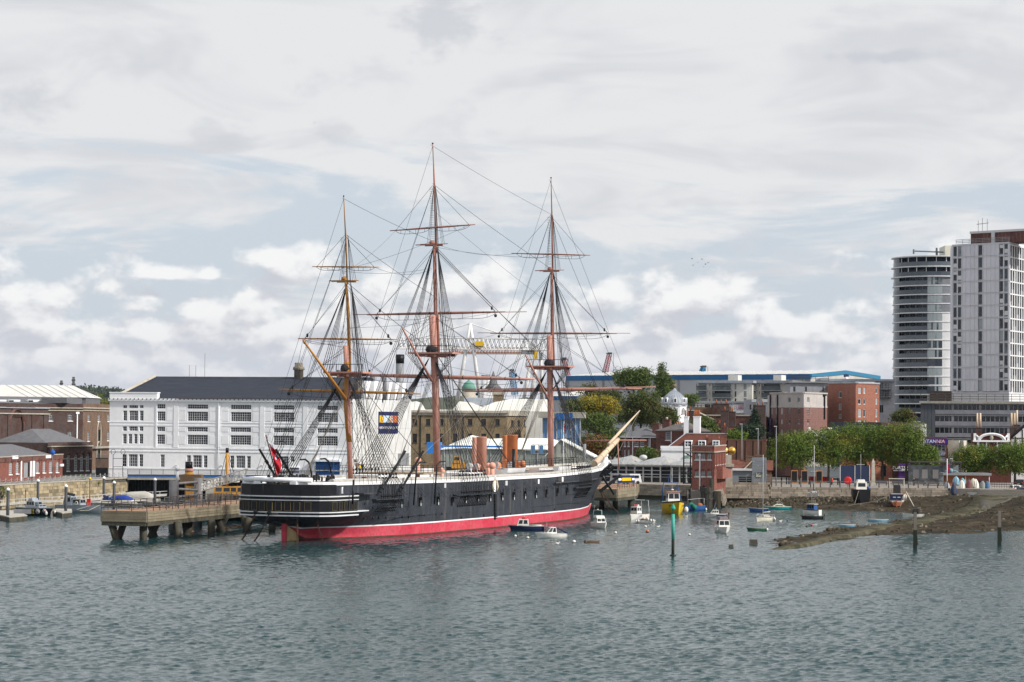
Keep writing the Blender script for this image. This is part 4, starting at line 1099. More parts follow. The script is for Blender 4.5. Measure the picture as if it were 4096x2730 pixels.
quay_core=mat('quay_joint',(.10,.085,.06),None,1,.95)
qroot=thing('quay_wall','long quay wall of yellow stone blocks behind the moored grey boats','quay wall',(ql[0].x,ql[0].y,0),0,kind='structure')
stone_meshes=[]
for i in range(6):
 w=(1.15,1.35,1.5,1.62,1.75,1.9)[i];mbs=MB();j=[random.uniform(-.03,.03)for _ in range(8)]
 mbs.box(.02,w-.02,-.10+j[0],.3,.015,.605,top=(.02,.03));me=mbs.mesh('stone_block');me.materials.append(quay_st);stone_meshes.append((w,me))
cnt=0
for a,b in((ql[0].lerp(ql[1],.90),ql[1]),(ql[1],ql[2])):
 d=(b-a);L=d.length;d.normalize();ang=atan2(d.y,d.x);n=Vector((d.y,-d.x,0))
 core=MB().box(0,L,0,.8,-2,LZ);o=obj('quay_core',core,quay_core,qroot,a-qroot.location,ang)
 for c in range(7):
  x=-random.random();z=-.1+c*.62
  while x<L:
   w,me=random.choice(stone_meshes);x0=x;x+=w
   if x0<0 or x>L or cnt>=300:continue
   o=bpy.data.objects.new('stone_block',me);C.objects.link(o);o.parent=qroot;cnt+=1
   o.location=a+d*x0+n*random.uniform(0,.06)+Vector((0,0,z))-qroot.location;o.rotation_euler=(0,0,ang)
   o.scale=(1,1,1.0)
cop=MB()
for a,b in zip(ql,ql[1:]):
 d=b-a;L=d.length;
 M4=Matrix.Translation(a)@rotz(atan2(d.y,d.x));cop.box(0,L,-.18,.7,LZ-.02,LZ+.16,mat=M4)
obj('coping',cop,stone,qroot,-qroot.location)
post_m=mat('bollard_grey',(.35,.36,.37),None,1,.6)
fr=thing('chain_fence','grey posts with drooping chains along the stone quay edge','fence',ql[0])
pts=[]
for a,b in zip(ql,ql[1:]):
 n=round((b-a).length/2.6);pts+=[a.lerp(b,i/n)for i in range(n)]
pts.append(ql[-1])
pm=MB().tube([(0,0,0),(0,0,1.05)],.055,6).ball((0,0,1.1),.09,6,4).mesh('post');pm.materials.append(post_m)
for p in pts:
 o=bpy.data.objects.new('post',pm);C.objects.link(o);o.parent=fr;o.location=p+Vector((0,.5,LZ+.1))-ql[0]
for zz in(1.0,.55):
 cm=MB()
 for a,b in zip(pts,pts[1:]):cm.tube([a.lerp(b,k)+Vector((0,.5,LZ+.1+zz-.8*.35*4*k*(1-k)))-ql[0]for k in(0,.25,.5,.75,1)],.03,4,cap=False)
 obj('chain',cm,post_m,fr)
for k,(x,y,w)in enumerate(((25,1080,1.9),(415,1045,.9),(448,1040,.8),(702,1022,1.7),(808,1018,1.1),(938,1025,1.2))):
 px,py=cA(x,y);t=px/512;Yq=431+63*t-.6;p=at(px,py,Yq)
 shrub(('round green plant rooted in the quay wall beside the black boat','tiny plant in the quay wall above the grey cabin','second tiny plant in the quay wall above the grey cabin','tall green plant hanging on the pale quay stones','small plant on the pale stones beyond the tall one','narrow plant by the two white topped posts')[k],p-Vector((0,0,w*.5)),w,w*(1.5 if k in(3,5)else 1),plane_leaf,16,'wall_plant','plants rooted in the quay wall','plant')
A,Bp=pxy(cB(74,900)[0],505,1880),pxy(1408,495,1880)
wb,f=building('white_boathouse','long white three storey boathouse with black gridded windows and slate roof',A,Bp)
def zz_(face,cr,x,y):return face.uz(*cr(x,y))[1]
zb,ze=4.5,zz_(f,cB,900,318)
upper=[(733,903,352,390),(733,903,412,492),(731,901,541,581),(731,901,606,688)]
for off in(0,361,720,1086):
 for(x0,x1,y0,y1)in upper:
  dy=off/361*3.6
  f.window(f.rect(cB,x0+off,x1+off,y0+dy,y1+dy),9,2 if y1-y0<60 else 4,br=.034,fr=.06)
for(x0,x1,y0,y1)in((479,547,348,388),(479,547,410,490),(477,544,538,578),(477,543,603,685)):f.window(f.rect(cB,x0,x1,y0,y1),4,2 if y1-y0<60 else 4,br=.034)
for(x0,x1,n)in((192,226,2),(243,318,5),(331,364,2)):
 f.window(f.rect(cB,x0,x1,357,385),n,1,br=.034);f.window(f.rect(cB,x0,x1,403,488),n,4,br=.034);f.window(f.rect(cB,x0-2,x1-2,535,575),n,2,br=.034)
 f.window(f.rect(cB,x0-4,x1-4,768,872),n,4,br=.034)
for(x0,x1,n)in((190,223,2),(238,268,2),(284,313,2),(328,361,2)):f.window(f.rect(cB,x0,x1,598,681),n,4,br=.034)
f.window(f.rect(cB,504,540,770,876),3,4,br=.034)
for(x0,x1,y0,y1,n)in((725,759,776,880,3),(776,850,776,880,5),(865,898,778,881,2),(1088,1121,780,884,2),(1137,1213,780,885,5),(1227,1260,783,886,2)):f.window(f.rect(cB,x0,x1,y0,y1),n,4,br=.034)
f.window(f.rect(cC,705,797,395,550),3,5,br=.034);f.window(f.rect(cC,820,870,395,465),2,2,br=.034)
blue_m=mat('blue_door',(.012,.10,.33),(.010,.085,.28),.6,.5,streak=.1)
r=f.rect(cC,1135,1440,460,648);f.holes.append(r)
dr=f.box('door',blue_m,*r,out=-.15,inn=.25)
for i in range(1,6):f.place('door_rib',MB().box(r[0]+(r[1]-r[0])*i/6-.04,r[0]+(r[1]-r[0])*i/6+.04,.11,.16,r[2],r[3]),blue_m)
r=f.rect(cC,820,928,540,608);f.holes.append(r);f.box('door',blue_m,*r,out=-.12,inn=.25);
f.box('door_opening',glass_dark,r[0],r[0]+1.0,r[2],r[3],out=-.10,inn=.1)
f.pbox('door_canopy',white,cC,1112,1452,436,462,out=.9);f.pbox('door_canopy',white,cC,812,935,526,541,out=.5)
f.wall(white,zb-.6,ze,.3)
f.place('back',shell(f.L,22,zb,ze-.1),white)
for x0,x1 in((466,477),(617,656),(976,1011),(1338,1376),(1697,1737)):
 u0,u1,z0,z1=f.rect(cB,x0,x1,345,712);f.box('pilaster',white,u0,u1,z0,z1+.05,.12)
for y0,y1,o in((712,722,.10),(741,749,.10),(498,505,.07),(522,532,.06),(884,892,.08)):
 _,_,z0,z1=f.rect(cB,440,480,y0,y1);f.box('string_course',white,0,f.L,z0,z1,o)
for k in range(4):
 for x0,x1 in((560,612),(660,715))if k==0 else((916+(k-1)*361,968+(k-1)*361),(1016+(k-1)*361,1074+(k-1)*361)):
  for y0,y1 in((355,405),(414,488),(545,578),(612,684)):
   u0,u1,z0,z1=f.rect(cB,x0,x1,y0+k*3,y1+k*3)
   f.place('wall_panel',MB().box(u0,u1,-.05,.02,z0,z1,top=None),white)
f.box('cornice',white,-.2,f.L+.1,ze-.25,ze+.30,.45,.3)
mbg=MB()
for i in range(58):mbg.box(i*f.L/58+.1,i*f.L/58+.22,-.62,-.44,ze+.02,ze+.34)
mbg.box(f.L*.29,f.L,-.60,-.30,ze+.30,ze+.42);f.place('gutter',mbg,dark_metal,kind='stuff')
u0,u1,z0,z1=f.rect(cB,85,482,258,305);f.box('parapet',white,u0,u1,ze+.3,z1,.32,1.2);f.box('parapet_cap',white,u0-.1,u1+.12,z1,z1+.22,.42,1.3)
f.place('drainpipe',MB().tube([(f.rect(cB,993,995,330,900)[0],-.16,zb),(f.rect(cB,993,995,330,900)[0],-.16,ze)],.09,6),white)
rz=at(*cB(500,124),519).z-ze
roof=MB().add([(.6,.2,ze+.25),(f.L,.2,ze+.25),(f.L,16,ze+rz),(4.2,16,ze+rz),(4.2,32,ze+.25),(f.L,32,ze+.25),(.6,32,ze+.25)],[(0,1,2,3),(3,2,5,4),(0,3,4,6),(1,5,2)])
roof_m=mat('boathouse_slate',(.022,.027,.042),(.034,.040,.055),.6,.7,stretch=(.6,1,7),fine=.25,spec=.15)
rf=f.place('roof',roof,roof_m)
obj('ridge',MB().box(4.1,f.L,15.8,16.2,ze+rz-.05,ze+rz+.16),slate,rf);obj('verge',MB().tube([(.6,.2,ze+.42),(4.2,16,ze+rz+.12)],.35,4),stone,rf)
for x in(540,595,672):
 u=f.uz(*cB(x,100))[0];obj('roof_mast',MB().tube([(u,16,ze+rz),(u,16,ze+rz+(2.6 if x!=672 else 5.2))],.05,4),grey_metal,rf)
u=f.uz(*cE(20,640))[0];obj('chimney',MB().lathe([(1.0,ze+rz-1),(1.0,ze+rz+1.6),(1.3,ze+rz+1.7),(1.2,ze+rz+2.3),(.9,ze+rz+2.4),(.9,ze+rz+3.2)],(u,16,0),14),mat('old_stone_stack',(.26,.23,.19),(.15,.13,.11),1,.9,streak=.6),rf)
for x in(380,):
 u=f.uz(*cE(x,680))[0];obj('roof_vent',MB().lathe([(.5,ze+rz-1),(.5,ze+rz+1.7)],(u,17,0),12),slate,rf)
for x in(640,1018,1352):
 r_=f.rect(cB,x-8,x+8,858,866);f.box('wall_lamp',pale_metal,*r_,out=.3)
A2,B2_=pxy(1409,495,1880),pxy(1643,530,1880)
eb,g=building('sawtooth_shed','white sheeted shed end with saw tooth rooflights and a blue banner',A2,B2_)
zt=zz_(g,cE,1000,900);zk=zz_(g,cE,940,738)
r=g.rect(cE,1100,1202,1378,1490);g.holes.append(r);g.box('door',grey_metal,*r,out=-.1,inn=.3)
shw=mat('sheeted_white',(.60,.605,.60),(.52,.525,.52),.4,.6,streak=.35,streakc=(.40,.38,.34),fine=.06);g.wall(shw,zb-.6,zt,.2);g.place('back',shell(g.L,20,zb,zt-.1),shw)
for i in range(9):
 u=g.L*(i+.5)/9;g.box('sheet_joint',MATS['pale_metal'],u-.06,u+.06,zb,zt,.03)
for z in(zb+5,zb+10.4):g.box('sheet_joint',MATS['pale_metal'],0,g.L,z-.03,z+.03,.03)
us=[g.uz(*cE(x,800))[0]for x in(776,846,914,980,1042,1102,1165)]
for a,b in zip(us,us[1:]):
 mbt=MB().prism([(a,zt-.4),(b,zt-.4),(b,zk),(a,zk+.1)],.9,5)
 o=g.place('rooflight',mbt,mat('old_glazing',(.10,.10,.10),(.19,.17,.15),.8,.4,streak=.6)if 'old_glazing'not in MATS else MATS['old_glazing'])
 w=(b-a)
 g.place('white_fin',MB().prism([(b-w*.42,zk+.1),(b+w*.10,zk+.1),(a+w*.35,zt-1.6)],-.15,.85),white)
lastu=us[-1]
g.place('end_gable',MB().prism([(lastu,zt-.3),(g.L,zt-.3),(g.L,zt),(lastu,zk)],.1,5),white)
navy=mat('banner_navy',(.012,.018,.085),None,1,.6,fine=.03)
u0,u1,z0,z1=g.rect(cE,925,1097,1003,1197)
bn=g.place('banner',MB().box(u0,u1,-.16,-.06,z0,z1),navy)
bw,bh=u1-u0,z1-z0
flat=lambda nm,c:MATS[nm]if nm in MATS else mat(nm,c,c,1,.6,fine=0)
for(a,b,c,d,col)in((.03,.25,.50,.82,(.75,.42,.02)),(.25,.50,.50,.82,(.40,.55,.72)),(.50,.58,.50,.82,(.75,.42,.02)),(.58,.72,.50,.82,(.75,.75,.75)),(.72,.98,.50,.82,(.62,.12,.06))):
 g.place('banner_stripe',MB().box(u0+a*bw,u0+b*bw,-.19,-.16,z0+c*bh,z0+d*bh),flat('print_%d_%d'%(int(col[0]*100),int(col[2]*100)),col),bn)if False else g.place('banner_stripe',MB().box(u0+a*bw,u0+b*bw,-.19,-.161,z0+c*bh,z0+d*bh),flat('print_%d_%d'%(int(col[0]*100),int(col[2]*100)),col))
for(a,c,txt,s_,cc)in((.17,.66,'D',1.9,navy),(.40,.66,'H',1.8,white),(.66,.66,'X',1.8,flat('print_62_6',(.62,.12,.06))),(.85,.66,'A',1.8,flat('print_75_2',(.75,.42,.02)))):
 p=g.A+g.d*(u0+a*bw)+g.n*.21;letters('banner_lettering',txt,s_,basis((p.x,p.y,z0+c*bh),g.d,(0,0,1)),cc,None,.01)
for o in[q for q in C.objects if q.name.startswith('banner_lettering')]:o.parent=eb;o.matrix_local=g.W.inverted()
p=g.A+g.d*(u0+.5*bw)+g.n*.18;o=letters('banner_lettering','PORTSMOUTH HISTORIC QUARTER',.72,basis((p.x,p.y,z0+.25*bh),g.d,(0,0,1)),white,None,.01)
o.scale=(1,1,1);o.parent=eb;o.matrix_local=g.W.inverted()
g.place('wall_lamp',MB().box(*g.rect(cE,705,730,1428,1442)[:2],-.4,0,*g.rect(cE,705,730,1428,1442)[2:]),grey_metal)
stk=thing('boiler_flue','black topped steel flue standing behind the saw tooth shed','chimney',pxy(1597,560))
obj('flue',MB().tube([(0,0,10),(0,0,at(*cE(1110,495),560).z)],.95,14),grey_metal,stk);obj('flue_band',MB().tube([(0,0,at(*cE(1110,570),560).z),(0,0,at(*cE(1110,490),560).z)],1.0,14),black_paint,stk)
for k,x in enumerate((868,972)):
 v=thing('roof_ventilator',('short slate grey ventilator left on the shed roof','short slate grey ventilator right of its twin on the shed roof')[k],'ventilator',pxy(cE(x,0)[0],512));obj('pipe',MB().tube([(0,0,zt),(0,0,zk+1.4)],.55,12),slate,v);obj('cap',MB().tube([(0,0,zk+1.4),(0,0,zk+1.6)],.65,12),slate,v)
bA,bB=pxy(512,493),pxy(1640,498)
br,bf=building('quay_bridge','grey railed bridge deck with a blue beam in front of the white boathouse',bA,bB,'bridge')
bf.box('deck',concrete,0,bf.L,4.05,4.62,0,9);bf.box('beam',blue_m,0,bf.L,4.66,5.05,.12,.05);bf.box('beam_flange',grey_metal,0,bf.L,5.05,5.2,.22,.1)
rl=rail_mesh([(0,.3,5.2),(bf.L,.3,5.2)],1.0,2.4,.045,4,.07);bf.place('railing',rl,grey_metal)
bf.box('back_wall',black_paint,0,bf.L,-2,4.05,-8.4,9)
for u0,u1 in((15.8,17.6),(40,42)):bf.box('pier',concrete,u0,u1,-2,4.05,-.6,6)
for i in range(26):u=.8+i*.6;bf.box('sheet_pile',black_paint,u,u+.3,-1,3.9,-8.0,8.6)
def brick_bld(name,label,A,B,m,z0,z1,D):
 r_,f_=building(name,label,A,B);return r_,f_
a,b=pxy(cA(-60,0)[0],448),pxy(cA(526,0)[0],500)
r1,f1_=building('red_brick_lodge','low bright red brick lodge with arched white windows on the quay',a,b)
ztop=zz_(f1_,cA,250,785)
for x0,x1,y0,y1 in((75,102,835,938),(132,158,833,932),(300,327,828,925),(357,382,826,924),(410,436,826,921),(467,492,828,920)):
 w=f1_.rect(cA,x0,x1,y0,y1);f1_.window(w,4,6,sill=True)
 u=(w[0]+w[1])/2;R_=(w[1]-w[0])/2+.15
 f1_.place('brick_arch',MB().tube([(u+R_*cos(t),-.02,w[3]-.25+R_*.7*sin(t))for t in np.linspace(0,pi,8)],.15,4),bright_brick)
rr_=f1_.rect(cA,200,246,835,966);f1_.holes.append(rr_);f1_.box('door',mat('grey_door',(.30,.32,.34),None,1,.6),*rr_,out=-.15,inn=.3);f1_.box('door',black_paint,rr_[1]-.7,rr_[1],rr_[2],rr_[3],out=-.1,inn=.2)
f1_.pbox('shutter',white,cA,252,290,825,955,out=.06)
f1_.wall(bright_brick,3.6,ztop,.2);f1_.place('back',shell(f1_.L,14,4,ztop-.1),red_brick)
f1_.box('parapet_band',red_brick,-.1,f1_.L+.1,ztop-.9,ztop,.12,.3);f1_.box('coping',stone,-.15,f1_.L+.15,ztop,ztop+.16,.2,.4)
f1_.place('roof',hip(f1_.L-4,13,ztop-.1,2.3,.1,0,.8,1.3),slate)
for x0,x1,y0,y1 in((97,145,780,808),(377,420,773,801)):f1_.pbox('notice_board',white,cA,x0,x1,y0,y1,out=.2)
f1_.pbox('drainpipe',white,cA,171,178,825,990,out=.15)
f1_.pbox('notice_board',white,cA,500,526,850,870,out=.2)
a,b=pxy(cA(400,0)[0],512),pxy(cA(772,0)[0],535)
r2,f2_=building('hip_roofed_lodge','dark red brick lodge with low hipped slate roof and tall arched windows',a,b)
ztop=zz_(f2_,cA,640,666)
for x0,x1,y0,y1 in((557,585,780,910),(620,648,775,907),(669,696,775,905),(718,747,772,905)):
 w=f2_.rect(cA,x0,x1,y0,y1);f2_.window(w,3,6,sill=True)
 u=(w[0]+w[1])/2;R_=(w[1]-w[0])/2+.18
 f2_.place('brick_arch',MB().tube([(u+R_*cos(t),-.03,w[3]-.3+R_*.9*sin(t))for t in np.linspace(0,pi,8)],.18,4),red_brick)
f2_.wall(dark_brick,3.6,ztop,.2);f2_.place('back',shell(f2_.L,14,4,ztop-.1),dark_brick)
_,_,z0,z1=f2_.rect(cA,530,560,700,707);f2_.box('cornice',stone,0,f2_.L,z0,z1+.05,.3);_,_,z0,z1=f2_.rect(cA,530,560,803,812)
for x0,x1 in((522,560),(585,620),(648,670),(696,720),(747,774)):q=f2_.rect(cA,x0,x1,803,812);f2_.box('string_course',stone,*q,out=.12)
f2_.place('roof',hip(f2_.L-1,13,ztop-.2,3.0,.0,.5,.5,1.0),slate)
a,b=pxy(cA(-60,0)[0],515),pxy(cA(402,0)[0],540)
r3,f3_=building('blind_arch_house','sooty brick house front with a large blind arch and pilasters',a,b)
ztop=zz_(f3_,cA,200,385);zc_=zz_(f3_,cA,200,425)
aw=f3_.rect(cA,78,192,455,660);f3_.holes.append(aw);f3_.wall(dark_brick,4,ztop,.5);f3_.box('arch_infill',red_brick,*aw,out=-.45,inn=.7)
u=(aw[0]+aw[1])/2;R_=(aw[1]-aw[0])/2+.25
f3_.place('brick_arch',MB().tube([(u+R_*cos(t),-.05,aw[3]-R_*.55+R_*sin(t))for t in np.linspace(0,pi,12)],.35,4),red_brick)
for x0,x1 in((-20,18),(60,80),(190,240),(262,330),(360,400)):q=f3_.rect(cA,x0,x1,430,660);f3_.box('pilaster',dark_brick,*q,out=.18)
f3_.box('cornice',stone,0,f3_.L+.2,zc_-.25,zc_,.4);f3_.box('coping',lead,0,f3_.L+.2,ztop,ztop+.2,.3,.5);f3_.place('back',shell(f3_.L,10,4,ztop-.1),dark_brick)
_,_,z0,z1=f3_.rect(cA,100,200,660,672);f3_.box('string_course',stone,0,f3_.L,z0,z1,.25)
f3_.pbox('parapet_block',dark_brick,cA,85,285,374,390,out=.2,inn=1)
a,b=pxy(cA(-60,0)[0],556),pxy(cA(691,0)[0],566)
r4,f4_=building('brick_storehouse','long dark brick storehouse with slate roof and small dormers',a,b)
zt4=zz_(f4_,cA,400,345)
for x0,x1,y0,y1 in((404,440,430,490),(569,606,430,490),(402,438,578,636),(567,603,578,636)):f4_.window(f4_.rect(cA,x0,x1,y0,y1),3,4,sill=True)
f4_.wall(dark_brick,4,zt4,.2);f4_.place('back',shell(f4_.L,25,4,zt4-.2),dark_brick)
for y0,y1 in((376,384),(398,406)):_,_,z0,z1=f4_.rect(cA,300,400,y0,y1);f4_.box('cornice',stone,0,f4_.L,z0,z1,.25)
f4_.pbox('drainpipe',white,cA,640,648,430,640,out=.2);f4_.pbox('rainwater_head',white,cA,633,661,415,432,out=.3)
zr=at(*cA(300,288),574).z
f4_.place('roof',MB().add([(0,0.2,zt4),(f4_.L,.2,zt4),(f4_.L-3.6,14,zr),(0,14,zr),(f4_.L-3.6,24,zr),(0,24,zr),(f4_.L,38,zt4)],[(0,1,2,3),(3,2,4,5),(1,6,4,2)]),slate)
for x0 in(-5,112,275,437):
 q=f4_.rect(cA,x0,x0+38,317,338);d_=f4_.box('dormer',white,q[0]-.1,q[1]+1.6,q[2]-.1,q[3]+.15,-3.5,7.5);f4_.box('dormer_window',glass_dark,q[0],q[1],q[2],q[3],-3.4,4)
a,b=pxy(cA(691,0)[0],566),pxy(cA(960,0)[0],600)
f5_=Face(r4,a,b)
z5=zz_(f5_,cA,750,346)
for x0,x1,y0,y1 in((733,751,436,494),(817,835,436,494),(899,916,436,494),(730,749,580,660),(896,913,580,655)):f5_.window(f5_.rect(cA,x0,x1,y0,y1),2,4,sill=True)
for x0,x1,y0,y1 in((812,840,565,690),(808,838,735,805)):
 q=f5_.rect(cA,x0,x1,y0,y1);f5_.window(q,2,6,fm=black_paint);u=(q[0]+q[1])/2;R_=(q[1]-q[0])/2+.12
 f5_.place('arch_surround',MB().tube([(q[0]-.12,-.05,q[2])]+[(u-R_*cos(t),-.05,q[3]-.3+R_*1.2*sin(t))for t in np.linspace(0,pi,8)]+[(q[1]+.12,-.05,q[2])],.16,4),stone)
f5_.wall(brown_brick,4,z5,.2,name='side_wall')
for y0,y1 in((376,386),(400,407)):_,_,z0,z1=f5_.rect(cA,700,750,y0,y1);f5_.box('cornice',stone,0,f5_.L,z0,z1,.25)
f5_.pbox('balcony_slab',concrete,cA,772,916,702,718,out=.8);f5_.place('side_back',MB().box(0,f5_.L,.3,14,4,z5-.1),brown_brick)
f5_.pbox('roof_plant',slate,cA,665,790,300,345,out=-3,inn=9)
a,b=pxy(cA(-80,0)[0],640),pxy(cA(720,0)[0],640)
r6,f6_=building('white_tensile_hall','hall with a long white ribbed roof behind the slate storehouse',a,b)
zl=zz_(f6_,cA,400,292);zh=at(*cA(400,192),652).z;Lx=f6_.uz(*cA(568,192))[0]
f6_.place('roof',MB().add([(0,0,zl),(f6_.L,0,zl),(Lx-1,12,zh),(0,12,zh),(f6_.L,24,zl),(0,24,zl)],[(0,1,2,3),(1,4,2),(3,2,4,5)]),mat('white_roof',(.62,.62,.59),(.54,.54,.51),.3,.7,fine=.02))
for i in range(9):
 u=Lx*(i+.6)/9;f6_.place('roof_rib',MB().tube([(u+8.5,-.0,zl+.05),(u,12,zh+.05)],.07,4),pale_metal)
f6_.place('wall',MB().box(.2,f6_.L-.3,.4,23,4,zl-.05),slate)
gt=thing('iron_gate','black iron gate with coiled wire between brick lodge and white boathouse','gate',pxy(cA(805,0)[0],505))
w=pxy(cA(905,0)[0],505)-pxy(cA(805,0)[0],505)
for i in range(14):obj('bar',MB().tube([(w.x*i/13,0,4.3),(w.x*i/13,0,8.3)],.05,4),black_paint,gt)
mb=MB().box(0,w.x,-.05,.05,4.4,4.6).box(0,w.x,-.05,.05,8.1,8.25).box(0,w.x,-.02,.02,4.6,6.2);obj('frame',mb,black_paint,gt,kind='stuff')
mb=MB();mb.tube([(w.x*i/90,.25*cos(i*.9),8.7+.38*sin(i*.9))for i in range(91)],.025,3);obj('coiled_wire',mb,grey_metal,gt)
lp=thing('twin_lamp','black frame with two curled lamp heads beside the boathouse corner','lamp',pxy(cA(948,0)[0],493))
for x in(0,2.0):obj('post',MB().tube([(x,0,4.6),(x,0,9.2)],.07,5),black_paint,lp);obj('lamp_head',MB().tube([(x+.45*cos(t),0,9.7+.55*sin(t))for t in np.linspace(-1.6,4.2,10)],.05,4),black_paint,lp)
obj('cross_bar',MB().box(0,2,-.04,.04,8.3,8.4).box(0,2,-.04,.04,6.6,6.7),black_paint,lp)
sg=thing('road_sign','round blue road sign on a pole by the brick lodge','sign',pxy(cA(443,0)[0],482))
obj('pole',MB().tube([(0,0,4.3),(0,0,10.4)],.06,6),grey_metal,sg);obj('disc',MB().lathe([(.001,-.03),(.5,-.03),(.5,.03),(.001,.03)],(0,-.1,9.6),16,mat=Matrix.Rotation(radians(90),4,'X')),flat('sign_blue',(.02,.10,.42)),sg)
mp=thing('rusty_flagpole','thin rusty pole rising from the stone quay steps','pole',pxy(cA(273,0)[0],452));obj('pole',MB().tube([(0,0,0),(0,0,at(*cA(272,785),452).z)],.08,6),rust_m,mp)
tk=thing('timber_dolphin','weathered dark timber fender against the stone quay','fender',pxy(cA(228,0)[0],449))
for x in(-.9,.9):obj('post',MB().box(x-.45,x+.45,-.4,.4,-1,at(*cA(228,1022),449).z),mat('weathered_timber',(.13,.11,.09),(.07,.06,.05),1,.9,streak=.5)if 'weathered_timber'not in MATS else MATS['weathered_timber'],tk)
timber_m=MATS['weathered_timber']
hill_m=mat('hill_woods',(.040,.052,.030),(.075,.080,.045),.012,.9,fine=.3)
mb=MB();n=90
Yh=5200.0
prof=[(-400,1600),(150,1590),(330,1560),(400,1557),(440,1560),(500,1572),(700,1596),(1300,1610),(1650,1590),(1720,1592),(1800,1590),(2100,1598),(2500,1640),(4500,1660)]
for i in range(n+1):
 px=-400+4900*i/n;py=lerp_tab(prof,px)+5*(sin(px*.02)+sin(px*.047));p=at(px,py,Yh)
 mb.v+=[(p.x,Yh-900,-5),(p.x,Yh-350,p.z*.55),(p.x,Yh,p.z),(p.x,Yh+900,-5)]
for i in range(n):
 for k in range(3):q=4*i+k;mb.f.append([q,q+4,q+5,q+1]);mb.mi.append(0);mb.sm.append(True)
obj('hill',mb,hill_m,kind='structure')
lv=leaves([(((at(px,1600,Yh).x),Yh-120,at(px,lerp_tab(prof,px),Yh).z-16),(70,60,16))for px in range(200,620,14)],2500,4.0,5,5,8);obj('hill_trees',lv,leaf_mat('hill_leaf',(.035,.055,.03),(.06,.075,.035)),kind='stuff')
def lattice(mb,p0,p1,w0,w1,n,r,tri=False):
 p0,p1=Vector(p0),Vector(p1);d=(p1-p0).normalized();a=d.orthogonal().normalized();c=d.cross(a)
 K=3 if tri else 4
 def cor(k,i):
  w=(w0+(w1-w0)*i/n)/2*(1.15 if tri else 1.4);t=2*pi*(k+.5)/K;return p0 .lerp(p1,i/n)+(a*cos(t)+c*sin(t))*w
 for k in range(K):mb.tube([cor(k,0),cor(k,n)],r,4,cap=False)
 for i in range(n):
  for k in range(K):mb.tube([cor(k,i),cor((k+1)%K,i+1)],r*.7,3,cap=False);mb.tube([cor(k,i),cor((k+1)%K,i)],r*.6,3,cap=False)
 return mb
for k,(x,y0,y1)in enumerate(((608,122,230),(507,152,200))):
 b0=pxy(cA(x,0)[0],2600);t=thing('radio_mast',('taller lattice radio mast above the white roof','shorter lattice radio mast above the white roof')[k],'radio mast',b0)
 h1=at(*cA(x,y0),2600).z;m_=MB();lattice(m_,(0,0,0),(0,0,h1),2.6,1.6,26,.28);obj('lattice',m_,dark_metal,t);m_=MB()
 for z in(.78,.86,.93):m_.box(-1.9,1.9,-1,1,h1*z,h1*z+1.6)
 obj('aerials',m_,dark_metal,t,kind='stuff')
p0=pxy(cA(830,0)[0],720);tree('dark bush topped tree showing between storehouse roof and boathouse',p0,17,[((0,0,at(*cA(815,320),720).z-1),(2.6,3,2.4)),((3,0,at(*cA(840,335),720).z-1),(3,3,1.6)),((7,0,at(*cA(890,340),720).z-1.2),(3,3,1.5))],plane_leaf,120,.3,trunk_h=14)
fas_m=mat('jetty_fascia',(.235,.205,.145),(.175,.15,.105),.5,.9,bump=.02,streak=.6,streakc=(.13,.11,.075),rand=.15)
wet_m=mat('weedy_pile',(.085,.08,.062),(.05,.048,.036),.9,.8,bump=.04,streak=.5,streakc=(.16,.145,.11))
jdeck_m=mat('jetty_deck',(.33,.20,.13),(.27,.17,.115),.8,.85)
def jetty(name,label,pts_px,zd,back,piles,ext=0,boards=4,zb=2.45):
 P=[atz(*p,zd)for p in pts_px]
 if ext:P.append(P[-1]+(P[-1]-P[-2]).normalized()*ext)
 r=thing(name,label,'jetty',P[0])
 o=-Vector((P[0].x,P[0].y,0));r.location=-o
 poly=[(p+o).to_2d()for p in P]+[(b+o).to_2d()for b in back(P)]
 obj('deck',MB().slab(poly,zd-.25,zd),jdeck_m,r);obj('underside',MB().slab(poly,zb-.1,zd-.26),concrete,r)
 cen=sum((Vector((q[0],q[1]))for q in poly),Vector((0,0)))/len(poly)
 loop=[Vector((q[0],q[1],0))for q in poly]
 for a,b in zip(loop,loop[1:]+loop[:1]):
  d=b-a;L=d.length;M4=Matrix.Translation(a)@rotz(atan2(d.y,d.x));n=max(1,round(L/9));hb=(zd-zb)/boards
  for i in range(n):
   for k in range(boards):obj('fascia_board',MB().box(L*i/n+.01,L*(i+1)/n-.01,-.12-.02*(k%2),.2,zb+k*hb+.02,zb+(k+1)*hb-.02),fas_m,r,M4 .to_translation(),atan2(d.y,d.x))
  obj('fender_beam',MB().box(.2,L-.2,-.05,.5,zb-.55,zb),wet_m,r,M4 .to_translation(),atan2(d.y,d.x))
 for p,top_off in piles:
  w=atz(*p,0);b=w+o
  if top_off is None:obj('pile',MB().tube([b-Vector((0,0,1)),Vector((b.x,b.y,zb-.3))],.52,8),wet_m,r)
  else:obj('raking_pile',MB().tube([b-Vector((0,0,1)),Vector((b.x+top_off[0],b.y+top_off[1],zb-.3))],.5,8),wet_m,r)
 return r,P,o,loop
def backA(P):return[P[-1]+P[0]-P[1]]
pl=[(cA(992,1482),(-1.0,0)),(cA(968,1475),(1.0,.5)),(cA(1197,1484),None),(cB(395,1458),(1.4,.5)),(cB(480,1458),(-1.3,.5)),(cB(650,1465),None),(cB(705,1440),(.7,1)),(cB(733,1440),(-.6,1)),(cB(930,1445),None),(cB(965,1415),(1.4,.5)),(cB(1045,1418),(-1.2,.5)),(cB(1205,1412),(.8,0)),(cB(1245,1410),(-.8,0)),(cC(590,1335),None)]
